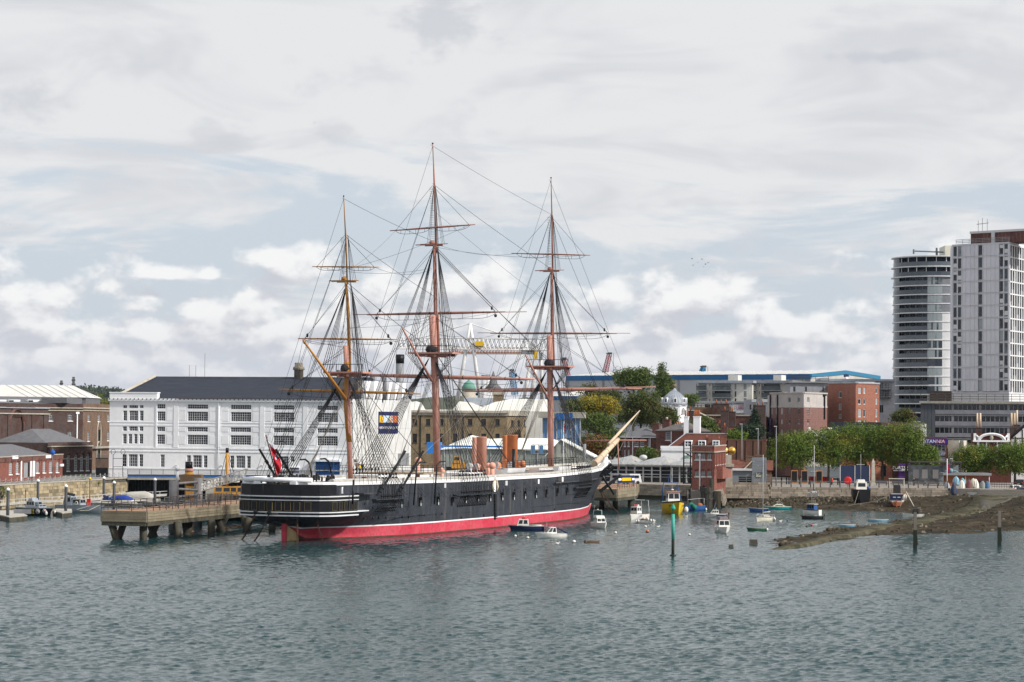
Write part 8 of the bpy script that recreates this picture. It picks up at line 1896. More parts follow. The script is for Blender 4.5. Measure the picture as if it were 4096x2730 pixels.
f.place('bargeboard',MB().tube([(ua-.4,-.2,f.zt),(ur,-.2,zr)],.32,4),black_paint)
for i in range(6):x=ua+.8+i*1.6;z=f.zt+max(0,(x-ua)/(ur-ua)*(zr-f.zt)-.3);f.box('timber',black_paint,x,x+.25,f.zt-4,min(z,zr),.06)
[f.box('timber',black_paint,ua,f.L,f.zt+dz,f.zt+dz+.25,.07)for dz in(-4,-1.9,0)]
shop('green_shop_front','dark green shop fronts under the trees at the frame edge',1740,2140,1130,BT('shop_green',(.012,.03,.022),.6),571);r,f=shop('grey_pub','pale pub with signboard lettering behind the first plane trees',-210,60,785,cream_b,574,[(((-60,-20),),((900,950),))]);sign(r,f,'The',-180,830,.9,black_paint,.1);sign(r,f,'SHIP',-176,850,.9,red_b,.1);q=f.rect(cM,-200,160,1090,1210);f.box('shop_front',gpn,*q,out=.3);f.box('roof_parapet',cream_b,0,f.L,f.zt,f.zt+1.6,.2,.6);[f.place('urn',MB().ball((x,.2,f.zt+2.0),.4,8,6),cream_b)for x in(1,6,f.L-.5)]
r,f=shop('banner_shop_front','ground floor pub front with long red banner under the trees',-170,40,1195,flat('banner_red',(.40,.02,.03)),560,D=0)
for k,(x,y0,y1,w,Yt,sd)in enumerate(((3168,1722,1884,200,548,3),(3315,1700,1880,215,550,4),(3425,1678,1876,165,552,5),(3530,1686,1874,170,551,6),(3625,1682,1866,180,549,7),(3700,1782,1886,112,548,8),(3897,1776,1900,175,552,9),(4060,1758,1912,190,549,10))):
 lab=('leftmost plane tree, beside the tall lamp post','plane tree second from the lamp post','plane tree in front of the dark blue building','plane tree beside the red lifebuoy post','large plane tree above the bus shelter','small plane tree by the purple sign shop','round plane tree standing behind the wooden boat kiosk','plane tree in front of the pub at the frame edge')[k]
 idf=lambda a,b:(a,b);ptree(lab,idf,x-w/2,x+w/2,y0,y1,Yt,plane_leaf,14,520,.17,.5,40+sd,26,LR,'plane_tree','plane trees along the promenade',tr=.28)
W_=lambda x,y,Yq=520:(lambda p:Vector((p.x,p.y,LR)))(at(*cM(x,y),Yq))
pr=thing('promenade_railing','long grey railing with black posts along the promenade edge','railing',pxy(3088,509)+Vector((0,0,LR)));L=pxy(3792,509).x-pr.location.x;ang=0
for i in range(19):obj('post',MB().tube([(L*i/18,.5,0),(L*i/18,.5,1.45)],.11,6),dark_metal,pr)
for z in(.2,1.25):obj('rail',MB().box(0,L,.46,.54,z,z+.07),grey_metal,pr)
mb=MB();n=int(L/.22);[mb.box(L*i/n-.012,L*i/n+.012,.48,.52,.25,1.25)for i in range(n)];obj('balusters',mb,grey_metal,pr,kind='stuff')
kr=thing('kiosk_railing','dark railing behind the upright dinghies','railing',W_(1745,1320,512));obj('rails',rail_mesh([(0,0,0),(5.2,0,0)],1.3,.5,.04),dark_metal,kr)
for k,(cr,x,y0,Yq)in enumerate(((cK,620,708,545),(cK,805,762,548),(cK,1012,735,516),(cM,1330,1010,540))):
 px=cr(x,0)[0];h=at(px,cr(0,y0)[1],Yq).z-LR;t=thing('lamp_post',('slim lamp post before the brown panel wall','second lamp post before the brown panel wall','tall grey lamp post at the corner of the first plane tree','ornate lamp post beside the boat kiosk')[k],'lamp post',pxy(px,Yq)+Vector((0,0,LR)));obj('post',MB().tube([(0,0,0),(0,0,h)],.13,8,r2=.08),grey_metal,t);obj('lamp',MB().box(-.5,.15,-.12,.12,h,h+.15),pale_metal,t)
t=thing('kiosk','low wooden boat kiosk with flat grey roof behind the dinghies','kiosk',W_(1268,1260,530));p=at(*cM(1735,1160),530);w=p.x-t.location.x;h=p.z-LR;obj('wall',MB().box(.3,w-3.2,.5,5,0,h-.5),mat('kiosk_cedar',(.28,.10,.045),(.22,.08,.035),.8,.7,stretch=(1,1,6)),t);obj('roof',MB().box(-.8,w,-.6,5.5,h-.5,h),grey_metal,t);[obj('post',MB().tube([(x,0,0),(x,0,h-.5)],.1,6),pale_metal,t)for x in(w*.43,w-.4)];obj('counter',MB().box(w-3,w-.5,2,5,0,1.1),dark_metal,t);obj('octopus_figure',MB().ball((1,0,h+.5),.5,10,6).tube([(1,0,h+.3),(2,0,h+.5),(2.6,0,h+.1)],.12,5).tube([(1,0,h+.3),(0,0,h+.5),(-.5,0,h)],.12,5).tube([(1.2,.2,h+.3),(1.6,.2,h+.1),(2,.2,h+.2)],.12,5),BT('dusty_teal',(.2,.33,.36),.8),t)
t=thing('flag_mast','white flag mast with union flag beside the kiosk','flagpole',W_(1276,1250,528));h=at(*cM(1276,1008),528).z-LR;obj('pole',MB().tube([(0,0,0),(0,0,h)],.08,6),white,t);fl_=obj('flag',MB().box(.1,.7,-.02,.02,h-3.2,h-1.2),flag_b,t);obj('flag_cross',MB().box(.3,.5,-.04,.04,h-3.2,h-1.2).box(.1,.7,-.045,.045,h-2.35,h-2.05),flag_r,t)
t=thing('bus_shelter','black framed bus shelter with posters in front of the newsagent','shelter',W_(890,1270,538));w,h=11.5,5.0;obj('roof',MB().box(-.2,w,-.3,2.6,h,h+.25),dark_metal,t);[obj('post',MB().tube([(x,y,0),(x,y,h)],.08,4),dark_metal,t)for x in(0,4,8,w-.3)for y in(0,2.4)];obj('glass',MB().box(0,w-.3,2.35,2.4,.5,h-.6),tg_,t);[obj('poster',MB().box(x,x+1.3,2.28,2.34,1.4,3.4),MATS['bright_shop'],t)for x in(1,3,5.4)]
t=thing('obelisk','pale stone obelisk on the promenade behind the black hulled boat','monument',W_(503,1265,525));obj('base',MB().box(-.6,.6,-.6,.6,0,.6),stone,t);obj('shaft',MB().box(-.42,.42,-.42,.42,.6,5.2,top=(.1,.1)),stone,t);obj('tip',MB().lathe([(.44,5.2),(.001,6.0)],(0,0,0),4,smooth=False,mat=rotz(pi/4)),stone,t)
t=thing('lifebuoy_post','bright red round lifebuoy housing on the promenade railing','lifebuoy',W_(240,1275,512));obj('post',MB().tube([(0,0,0),(0,0,1)],.08,5),dark_metal,t);obj('housing',MB().lathe([(.001,-.15),(.85,-.15),(.85,.1),(.6,.2),(.001,.2)],(0,0,1.4),20,mat=Matrix.Rotation(radians(90),4,'X')),red_b,t)
t=thing('notice_panel','large dark blue notice panel with white frame on the promenade','sign',W_(312,1262,528));obj('panel',MB().box(-3.2,3.2,0,.2,.5,4.3),flat('notice_navy',(.02,.03,.07)),t);[obj('frame_post',MB().box(x-.07,x+.07,-.06,0,0,4.4),pale_metal,t)for x in(-3.2,0,3.2)]
for k,(x,y)in enumerate(((205,1245),(590,1250),(765,1260),(1135,1262),(980,1268))):t=thing('street_bench',('dark bench by the notice panel','dark bench right of the obelisk','dark bench under the large plane tree','dark litter bin bench left of the kiosk','dark bench inside the bus shelter')[k],'bench',W_(x,y,530),0,'promenade benches');obj('seat',MB().box(-1.3,1.3,-.3,.3,.45,.6),dark_metal,t);obj('backrest',MB().box(-1.3,1.3,.25,.35,.6,1.2),dark_metal,t);[obj('leg',MB().box(x_-.06,x_+.06,-.3,.3,0,.45),dark_metal,t)for x_ in(-1.1,1.1)]
for k,(x,m)in enumerate(((1222,'a'),(1337,'b'),(1502,'c'))):px=cK(x,0)[0];t=thing('menu_board',('orange framed menu board left by the red banner','orange framed menu board in the middle of the pub front','orange framed menu board behind the aground yacht mast')[k],'sign',pxy(px,540)+Vector((0,0,LR)));obj('frame',MB().box(-.75,.75,0,.12,.1,3.0),BT('tan_frame',(.40,.18,.06),.6),t);obj('board',MB().box(-.6,.6,-.03,0,.35,2.8),black_paint,t)
bl=[thing('bollard','black bollard '+w,'bollard',pxy(cK(x,0)[0],533)+Vector((0,0,LR)),0,'black street bollards')for x,w in((1075,'nearest the tall grey lamp post'),(1132,'second from the tall grey lamp post'),(1160,'third from the tall grey lamp post'),(1277,'beside the first menu board'),(1390,'just right of the middle menu board'),(1640,'right of the third plane trunk'),(1715,'last before the notice panel'))]
me=MB().lathe([(.16,0),(.14,1.2),(.19,1.25),(.17,1.45),(.05,1.6)],(0,0,0),8).mesh('post');me.materials.append(black_paint)
for b in bl:obj('post',me,[],b)
t=boat('blue_launch','dark blue launch with white cabin moored against the warship red side',cD(1335,1110),178,5.0,1.9,.75,[navy_b,wood_b,gel,gel]);cabin(t,2.3,4.1,.72,.75,1.75,.3,.12,gel,2,wz=(.3,.85));obj('coaming',MB().tube([(.4,-.7,.82),(2.2,-.75,.85),(2.2,.75,.85),(.4,.7,.82),(.4,-.7,.82)],.05,5),gel,t);obj('life_raft',MB().ball((3.0,0,1.85),.26,8,5,sq=(1.6,1,.7)),red_b,t);mast(t,3.0,1.75,2.6,.03)
t=boat('canopy_speedboat','white speedboat with bright blue canopy over the cockpit',cD(1597,1186),195,4.3,1.9,.6,[gel,gel,gel,gel],sheer=.5);cabin(t,1.7,3.3,.72,.62,1.5,.75,.1,gel,2,wz=(.25,.9));obj('canopy',MB().add([(0,-.85,.62),(0,.85,.62),(1.75,-.7,1.48),(1.75,.7,1.48),(.2,-.5,.8),(.2,.5,.8)],[(4,5,3,2),(0,4,2),(1,3,5),(0,1,5,4)]),tarp_b,t);mast(t,3.0,1.4,2.2,.02)
t=boat('motor_cruiser','white motor cruiser with radar arch near the warship bow',cD(2092,1086),-72,6.5,2.7,1.15,[gel,gel,gel,gel],k=0.7,sheer=.4);cabin(t,2.2,4.6,1.05,1.15,2.3,.5,.1,gel,2,wz=(.3,.85));cabin(t,2.0,4.0,1.0,2.3,2.75,.3,.1,gel,0,False,name='cabin_top');obj('radar_arch',MB().tube([(1.8,-1.05,1.2),(2.0,-.95,3.9),(2.0,.95,3.9),(1.8,1.05,1.2)],.05,5),gel,t);obj('radar',MB().ball((2,0,4.05),.2,8,5,sq=(1,1,.6)),gel,t);mast(t,2,3.9,5,.02,y=-.8);rails(t,[(4,-1.2,1.35),(5.6,-.8,1.6),(6.9,0,1.75),(5.6,.8,1.6),(4,1.2,1.35)])
t=boat('tender','small dark open tender low in front of the buoys',cD(2010,1236),20,2.1,1.0,.32,[wood_b,dark_metal,blk_b,grey_b]);obj('thwart',MB().box(.7,1.0,-.4,.4,.3,.36),wood_b,t)
t=boat('fishing_boat','white fishing boat with wheelhouse and red life rafts on its roof',cJ(415,1256),238,8.5,3.0,1.55,[gel,wood_b,bot_r,wood_b],k=0.62);cabin(t,4.6,7.2,1.05,1.5,3.6,.1,.1,gel,2,wz=(.45,.85));[obj('life_raft',MB().tube([(x,y,3.85),(x+.7,y,3.85)],.24,8),(red_b,gel)[y>0],t)for x,y in((4.9,-.4),(5.9,-.4),(5.4,.5))];mast(t,6.6,3.6,9.6,.05);obj('gantry',MB().tube([(1,-1.2,1.5),(1,-1.1,5.2),(1,1.1,5.2),(1,1.2,1.5)],.06,5).tube([(1,0,5.2),(6.6,0,5.4)],.05,4),pale_metal,t);letters('hull_number','P.377',.6,basis((5.9,1.46,1.0),(-1,0,0),(0,0,1)),black_paint,t,.02)
t=boat('workboat','grimy white workboat hung with round fenders beside the fishing boat',cJ(475,1292),-10,5.6,2.1,1.0,[gel,dark_metal,gel,wood_b],k=0.55);fenders(t,[(.3,-1,.6),(.9,-1.1,.7),(4.6,-.9,.9),(5.3,-.5,.8),(3.8,-1.05,1.2),(2.6,-.4,1.3),(3.3,0,1.5)],None,.3);obj('net_heap',MB().ball((2.6,0,1.1),.8,9,6,sq=(1.5,.9,.5)),BT('net_rust',(.30,.10,.05),.9),t);obj('davit',MB().tube([(4.4,.6,1),(4.4,.4,3.2),(5.6,.4,3.4)],.07,5),wood_b,t);mast(t,4.0,1,4.8,.06)
t=boat('yellow_trawler','yellow and grey trawler with blue gantry seen bow on behind the green marker',cJ(778,1196),-82,11,4.4,2.3,[yel_b,grey_b,blk_b,blk_b],k=0.84,sheer=.5);cabin(t,4.0,6.6,1.35,2.2,4.6,.2,.1,gel,1);obj('cabin_roof',MB().box(3.9,6.7,-1.4,1.4,4.6,4.75),ora_b,t);obj('gantry',MB().tube([(2.5,-2,2.2),(2.5,-1.5,6.6),(2.5,1.5,6.6),(2.5,2,2.2)],.11,5).tube([(5,-2.1,2.3),(2.6,-1.6,6.0)],.08,4).tube([(5,2.1,2.3),(2.6,1.6,6.0)],.08,4).tube([(2.5,-1.6,5.4),(2.5,1.6,5.4)],.08,4).tube([(2.5,-.5,6.6),(2.5,-.25,8.2),(2.5,.25,8.2),(2.5,.5,6.6)],.08,4),blu_b,t);mast(t,4.5,4.6,9.8,.05);obj('radar',MB().ball((4.6,0,5.1),.35,8,5,sq=(1,1,.5)),gel,t);fenders(t,[(8.5,2.3,.9)],None,.45);letters('hull_number','P71',.62,basis((9.75,1.42,1.75),(-.75,.62,0),(0,0,1)),black_paint,t,.02);letters('hull_number','P71',.62,basis((9.75,-1.42,1.75),(.75,.62,0),(0,0,1)),black_paint,t,.02)
t=boat('blue_trawler','blue trawler heaped with green nets beside the timber pier',cJ(985,1164),215,9,3.6,1.7,[blu_b,wood_b,blk_b,blu_b],k=0.55);[obj('net_heap',MB().ball(c,r,10,7,sq=(1.2,.8,1)),m,t)for c,r,m in(((6,.6,1.9),1.0,BT('net_green',(.02,.16,.12),.9)),((5.0,1.4,1.3),.8,MATS['net_green']),((2.4,.8,1.7),1.0,MATS['net_rust']))];obj('net_drape',MB().tube([(6.4,1.6,2.4),(5.8,2.0,1.2),(5.4,2.0,.5)],[.5,.7,.4],8),MATS['net_green'],t);obj('gantry',MB().tube([(1,-1.4,1.6),(1,-1.4,4.2),(1,1.4,4.2),(1,1.4,1.6)],.08,5).tube([(1,0,4.2),(7,0,3.8)],.06,4),pale_metal,t);mast(t,7,1.7,7,.06);fenders(t,[(.2,1.5,.5),(0,.8,.6)],None,.32)
t=boat('cabin_cruiser','white cabin cruiser with navy stripe and dark cockpit cover',cL(372,536),178,4.9,2.0,.8,[gel,gel,gel,gel],k=0.76,sheer=.35);cabin(t,2.0,4.0,.78,.85,1.7,.6,.1,gel,3,wz=(.3,.85));obj('cover',MB().add([(.1,-.85,.85),(.1,.85,.85),(2.05,-.7,1.65),(2.05,.7,1.65),(.5,-.6,1.05),(.5,.6,1.05)],[(4,5,3,2),(0,4,2),(1,3,5),(0,1,5,4)]),navy_b,t);obj('stripe',MB().box(.15,2.6,.94,1.02,.42,.66).box(.15,3.2,.93,.99,.3,.36),navy_b,t);obj('rail_arch',MB().tube([(2.6,-.6,1.7),(2.6,-.6,2.2),(2.6,.6,2.2),(2.6,.6,1.7)],.03,4),pale_metal,t);obj('aerial',MB().tube([(3.3,.5,1.7),(2.6,.5,3.6)],.02,4),pale_metal,t);outboard(t,.6)
t=boat('small_cabin_boat','stubby white cabin boat with grey canvas roof facing the camera',cL(452,728),-80,4.6,2.2,.85,[gel,gel,gel,gel],k=0.92,sheer=.3);cabin(t,1.6,3.6,.95,.9,2.0,.2,.1,gel,1,wz=(.3,.9));obj('canvas_roof',MB().box(1.0,3.3,-.75,.75,2.02,2.5,top=(.1,.1)),BT('faded_canvas',(.20,.17,.19),.9),t);fenders(t,[(3.4,-1.1,.45),(2,1.15,.5)],cream_b,.14)
t=boat('green_rowing_boat','green clinker rowing boat with tilted outboard and white fender',cL(878,706),180,4.2,1.7,.68,[grn_b,dark_metal,wood_b,gel],k=0.68);outboard(t,.7,grey_metal);[obj('thwart',MB().box(x,x+.25,-.7,.7,.6,.66),wood_b,t)for x in(1.0,2.2,3.1)];fenders(t,[(-.1,.5,.35)],None,.24)
t=boat('moored_yacht','cream moored yacht with tall bare mast and white fenders',cL(980,588),232,7.2,2.6,1.1,[cream_b,cream_b,bot_b,navy_b],k=0.62,sheer=.35);cabin(t,2.2,5.2,.8,1.1,1.65,.5,.1,cream_b,3);mast(t,4.4,1.1,at(*cK(888,1060),400).z/.62,.14);[obj('stay',MB().tube([(4.4,0,17),p],.03,3),rope_m,t)for p in((7.7,0,1.6),(.1,0,1.2),(4.2,-1.2,1.2),(4.2,1.2,1.2))];obj('boom',MB().tube([(4.3,0,2.4),(.8,0,2.5)],.16,6),canvas_m,t);rails(t,[(.2,-1.1,1.15),(3,-1.25,1.15),(6.4,-.7,1.4),(7.6,0,1.5),(6.4,.7,1.4),(3,1.25,1.15),(.2,1.1,1.15)]);fenders(t,[(.3,1.3,.5),(.1,.9,.35),(.8,1.35,.8)],None,.24)
t=boat('blue_dinghy','royal blue open dinghy half hidden by the moored yacht',cL(905,470),170,4.6,1.7,.95,[blu_b,dark_metal,wood_b,cream_b],k=0.75)
t=boat('turquoise_speedboat','turquoise and white speedboat near the muddy beach',cL(1150,436),176,8.6,2.8,.95,[teal_b,cream_b,teal_b,cream_b],k=0.56,sheer=.3);cabin(t,1.9,6.6,1.15,1.0,1.9,1.6,1.4,cream_b,1,wz=(.15,.5));cabin(t,2.7,5.0,.95,1.85,2.6,.8,1.0,BT('screen_grey',(.3,.31,.33),.3),2,wz=(.15,.9));outboard(t,.9)
t=boat('blue_cabin_boat','white boat with blue wheelhouse and cream roof behind the dark inflatable',cL(1572,508),140,6.0,2.5,1.5,[gel,wood_b,bot_b,navy_b],k=0.6);cabin(t,1.6,4.2,1.0,1.5,3.2,.1,.1,blu_b,3,wz=(.35,.85));obj('cabin_roof',MB().box(1.4,4.4,-1.1,1.1,3.2,3.36),cream_b,t);mast(t,3,3.3,6.5,.03);mast(t,1.8,3.3,4.6,.03)
t=boat('dark_inflatable','dark rigid inflatable with outboard moored before the blue wheelhouse boat',cL(1578,558),178,5.6,2.1,.8,[rub_b,dark_metal,rub_b,rub_b],k=0.64,sheer=.3);outboard(t,.8);obj('seat',MB().box(1.6,2.4,-.4,.4,.7,1.1),grey_b,t)
t=boat('grey_dinghy','little grey dinghy with a bright red buoy at its bow',cL(1577,645),200,2.4,1.2,.5,[grey_b,wood_b,grey_b,gel],k=0.62);obj('red_buoy',MB().ball((1.9,.75,.25),.26,10,7),red_b,t)
t=boat('light_blue_rowboat','light blue rowing boat resting beside the weedy causeway',cN(270,765),178,4.3,1.5,.55,[sky_b,gel,sky_b,gel],k=0.62);outboard(t,.5,wood_b)
t=boat('aground_yacht','white yacht aground on the mud with tall bare mast',cL(1597,300),-75,7.5,2.6,1.7,[gel,gel,bot_b,gel],k=0.62,z=1.2,draft=.9);cabin(t,2,5,.8,1.7,2.3,.4,.1,gel,2);mast(t,4.2,1.7,17.6,.14);obj('spreader',MB().tube([(4.2,-1.3,9),(4.2,1.3,9)],.05,4),pale_metal,t);obj('furled_sail',MB().tube([(4.1,0,2.6),(3.9,0,4.2),(3.2,0,5)],[.3,.22,.08],7),rub_b,t);rails(t,[(.2,-1.1,1.8),(3.5,-1.25,1.8),(7,-.5,2.1),(7.9,0,2.2),(7,.5,2.1),(3.5,1.25,1.8)]);obj('keel',MB().box(2.6,4.4,-.12,.12,-1.3,-.3),bot_b,t)
def aground(name,lab,p,ang,L,bm,fb,mats,z):t=boat(name,lab,p,ang,L,bm,fb,mats,z=z,draft=1.0,chine=.4,k=.78);obj('keel',MB().box(.4,L*.8,-.15,.15,-1.4,-.4),mats[2],t);[obj('leg',MB().tube([(L*.45,s*bm*.56,fb),(L*.42,s*bm*.62,-1.4)],.09,5),wood_b,t)for s in(-1,1)];return t
t=aground('aground_workboat','black hulled workboat with white wheelhouse propped on the mud',cN(440,440),98,8,4.4,2.4,[blk_b,wood_b,blk_b,blk_b],1.6);cabin(t,2.6,5.2,1.5,2.3,4.4,.2,.1,gel,2,bw=True);cabin(t,2.9,4.6,1.0,4.4,5.0,.2,.1,gel,0,False,name='cabin_top');obj('barrel',MB().tube([(.8,-1.2,2.4),(.8,-1.2,3.3)],.42,10),blu_b,t);mast(t,3.6,5,11.5,.06);obj('mast_arm',MB().tube([(3.6,-1,8.8),(3.6,1.2,8.8)],.05,4),pale_metal,t);obj('mooring_line',MB().tube([(0,-1.5,2.2),(-5,-3.2,-1)],.05,4).tube([(0,1.6,2.2),(-4,3.8,-1)],.05,4),hemp_m,t)
t=aground('aground_fishing_boat','navy and orange fishing boat aground with stern gallows frame',cN(880,470),80,9,4.0,2.0,[gel,wood_b,ora_b,ora_b],1.45);obj('transom_board',MB().box(-.12,0,-1.7,1.7,.5,1.95),navy_b,t);obj('name_lettering',MB().box(-.15,-.12,-.9,-.2,1.1,1.3).box(-.15,-.12,.2,.9,1.1,1.3),gel,t,kind='stuff');cabin(t,2.4,4.6,.95,2.0,4.2,.2,.1,BT('dark_wheelhouse',(.05,.04,.04),.5),2,bw=True);obj('gallows',MB().tube([(.6,-1.7,2),(.6,-1.8,5.6),(.6,1.8,5.8),(.6,1.7,2)],.1,5).box(.3,.9,-2.0,2.0,5.7,5.9),cream_b,t);obj('rudder',MB().box(-.4,.1,-.1,.1,-1.3,.6),ora_b,t);fenders(t,[(5,-2.1,1.4),(3,-2.1,1.2)],None,.35);obj('mooring_line',MB().tube([(0,1.6,1.8),(-1,5,.2),(-2,12,-1)],.05,4).tube([(0,-1.5,1.6),(-4,-1,-1)],.05,4),hemp_m,t);obj('prop_pole',MB().tube([(3,-2.3,2.5),(1,-4.4,-1.4)],.1,5),cream_b,t)
for k,(p,ang,L,m,lab)in enumerate(((cN(1845,398),170,4.4,gel,'white open dinghy lying at the head of the slipway'),(cN(1772,405),235,3.2,gel,'small white dinghy tilted beside the slipway wall'),(cN(1990,358),178,4.3,gel,'white dinghy drawn up on the cobbled ramp'),(cN(1065,652),175,3.4,gel,'half sunk boat with dark canopy behind the tall wooden post'),(cN(640,718),178,3.3,sky_b,'sunken pale blue skiff at the causeway edge'))):
 t=boat('dinghy',lab,p,ang,L,1.5,.55,[m,grey_b,m,gel],z=(2.2,2.0,2.6,.05,-.2)[k],group='small dinghies along the slipway');obj('thwart',MB().box(L*.4,L*.47,-.55,.55,.45,.52),wood_b,t)
 if k==3:cabin(t,1,2.2,.6,.55,1.5,.3,.1,blk_b,1)
for k,(x,y0,y1,w,m,lab)in enumerate(((1450,222,330,68,grey_b,'grey dinghy on end at the left of the row'),(1530,235,382,68,'b','streaked dark blue dinghy on end standing lower than the rest'),(1555,162,265,82,'c','white and blue dinghy on end standing highest behind'),(1635,183,270,60,sky_b,'pale blue dinghy on end behind the white one'),(1625,205,335,78,gel,'broad white dinghy on end left of the maroon one'),(1708,198,335,84,BT('hull_maroon',(.16,.07,.075),.6),'maroon dinghy on end between two white ones'),(1765,185,300,80,cream_b,'cream dinghy on end half hidden behind'),(1790,190,336,74,gel,'white dinghy on end right of the maroon one'),(1868,215,335,76,BT('slat_grey',(.26,.28,.28),.7),'grey slatted dinghy on end at the right of the row'),(1930,218,330,60,'d','leaning blue dinghy at the right end of the row'))):
 Yq=511+(3 if y0<195 else 0)-(3 if k==1 else 0);a,b=at(*cN(x,y1),Yq),at(*cN(x,y0),Yq);L=b.z-a.z;ww=w/2.956*Yq/F;m={'b':BT('streaked_blue',(.03,.06,.13),.6),'c':sky_b,'d':BT('mid_blue',(.06,.18,.34),.5)}.get(m,m)
 t=thing('stored_dinghy',lab,'dinghy',(a.x,Yq,a.z),0,'dinghies stored on end against the railing');h=skiff(L,ww,ww*.38,rake=.1,trans=.78);R=Matrix.Rotation(radians(-90),4,'Y');h.v=[tuple(Matrix.Rotation(radians(-90),4,'Z')@(R@Vector(v)))for v in h.v];o=obj('hull',h,[m,gel,dark_metal],t);obj('keel',MB().tube([(0,-.03,.05),(0,-.03,L*.6),(0,.0,L*.85)],.04,4),wood_b,t);o.rotation_euler=(radians(-8),radians((k%3-1)*2),0)
for k,(p,r,m,lab)in enumerate(((cD(1207,1170),.19,gel,'white buoy beside a brown float'),(cD(1337,1191),.22,cream_b,'cream buoy left of the canopy speedboat'),(cD(1820,1232),.24,gel,'white buoy between speedboat and dark tender'),(cD(2255,1136),.20,gel,'black bottomed white buoy right of the motor cruiser'),(cJ(163,1396),.2,gel,'white buoy alone in open water left of the orange one'),(cJ(476,1333),.2,gel,'white buoy just above the orange one'),(cJ(495,1386),.27,ora_b,'orange buoy below the grimy workboat'),(cJ(935,1417),.2,cream_b,'sand coloured buoy right of the green marker'),(cL(1255,582),.18,blu_b,'tiny blue buoy right of the moored yacht'),(cD(1230,1170),.14,wood_b,'small brown float touching a white buoy'),(cL(1495,654),.16,blk_b,'small black float left of the grey dinghy'))):
 t=thing('mooring_buoy',lab,'buoy',atz(*p,0),0,'mooring buoys');obj('float',MB().ball((0,0,r*.5),r,12,8),m,t);obj('waterline_band',MB().lathe([(r*.93,r*.1),(r*1.01,r*.3),(r*.99,r*.36)],(0,0,0),12),blk_b,t);obj('eye',MB().tube([(0,0,r*1.4),(0,0,r*1.65)],.03,5),dark_metal,t)
b=atz(2691.6,2225,0);zt=lambda y:at(*cJ(762,y),b.y).z;t=thing('channel_marker','green channel marker post with cone topmark standing in the water','marker',b);mg=mat('marker_green',(.02,.30,.20),(.02,.26,.18),.6,.5);mz_=zt(1460)
obj('base',MB().tube([(0,0,-1),(0,0,mz_)],.19,14),BT('weedy_dark',(.014,.02,.013),.8),t);obj('post',MB().tube([(0,0,mz_+.01),(0,0,zt(1195))],.20,14),mat('marker_faded',(.10,.42,.36),(.04,.34,.26),.5,.5),t);obj('topmark',MB().lathe([(.1,zt(1185)),(.1,zt(1150)),(.33,zt(1140)),(.30,zt(1132)),(.12,zt(1095)),(.06,zt(1090))],(0,0,0),14),mg,t);obj('foot_ring',MB().lathe([(.4,-.1),(.42,.1),(.25,.2)],(0,0,0),14),blk_b,t)
for k,(p,y0)in enumerate(((cN(1065,1022),593),(cN(2062,978),573))):
 b=atz(*p,0);h=at(*cN(0,y0),b.y).z;h=at(p[0],cN(0,y0)[1],b.y).z;t=thing('timber_post',('weathered timber post standing in the water off the causeway','split weathered timber post at the right of the frame')[k],'post',b,0,'weathered timber posts');obj('shaft',MB().box(-.21,.21,-.21,.21,h*.52,h,top=(.02,.02)),BT('silver_timber',(.15,.135,.12),.9),t);obj('wet_foot',MB().box(-.24,.24,-.24,.24,-.8,h*.52,top=(.02,.02)),BT('weedy_dark',0),t);obj('split',MB().box(.16,.34,-.1,.2,.5,h*.35,top=(.05,.1)),BT('weedy_dark',0),t)
for k,(p,s)in enumerate(((cL(546,912),.35),(cL(828,868),.55),(cL(1232,885),.7),(cN(90,810),.75),(cN(195,805),.75))):
 b=atz(*p,.1);t=thing('concrete_block',('small black block awash beyond the causeway tip','square concrete block at the causeway tip','rounded weedy lump at the causeway edge','dark weedy lumps left of the light blue rowboat','dark weedy lump touching the light blue rowboat')[k],'block',b);(obj('block',MB().box(-s,s,-s,s,-.5,s*1.1,top=(.08,.08)),wet_m,t)if k<2 else[obj('lump',MB().ball((x*s,0,.1),s*.75,9,6,sq=(1,1,.8)),MATS['weedy_rock'],t)for x in(-.7,.2,.9)])
gl=MB().ball((0,0,.12),.16,8,5,sq=(1.7,.8,.8)).ball((.26,0,.26),.09,7,5).box(.33,.42,-.015,.015,.24,.27)
for k,p in enumerate((cD(1643,1251),cJ(604,1335),cL(1163,593))):t=thing('floating_gull',('white gull floating left of the cream canopy boat','white gull floating near the orange buoy','white gull floating right of the moored yacht')[k],'gull',atz(*p,0),0,'floating gulls');obj('body',MB().ball((0,0,.12),.17,8,5,sq=(1.7,.8,.8)).ball((.26,0,.27),.1,7,5),gel,t)
for k,(x,y)in enumerate(((2768,1036),(2772,1062),(2792,1050),(2808,1038),(2822,1058),(2832,1052),(2815,1068),(43,900),(1258,492))):
 p=at(x,y,620 if k<7 else 300);s=.38 if k<7 else .13;t=thing('flying_bird',('leftmost bird of the small flock','lowest left bird of the small flock','bird near the middle of the flock','topmost bird of the small flock','bird right of the middle of the flock','rightmost bird of the small flock','lowest bird of the small flock','lone bird low at the frame edge','lone bird high above the mizzen mast')[k],'bird',p,k*.8,'flying birds');obj('body',MB().ball((0,0,0),.3*s,7,5,sq=(1.8,.7,.7)),blk_b,t);[obj('wing',MB().add([(-.25*s,0,.05),(.25*s,0,.05),(.1*s,q*1.1*s,.5*s),(-.2*s,q*1.1*s,.5*s)],[(0,1,2,3),(3,2,1,0)]),blk_b,t)for q in(-1,1)]
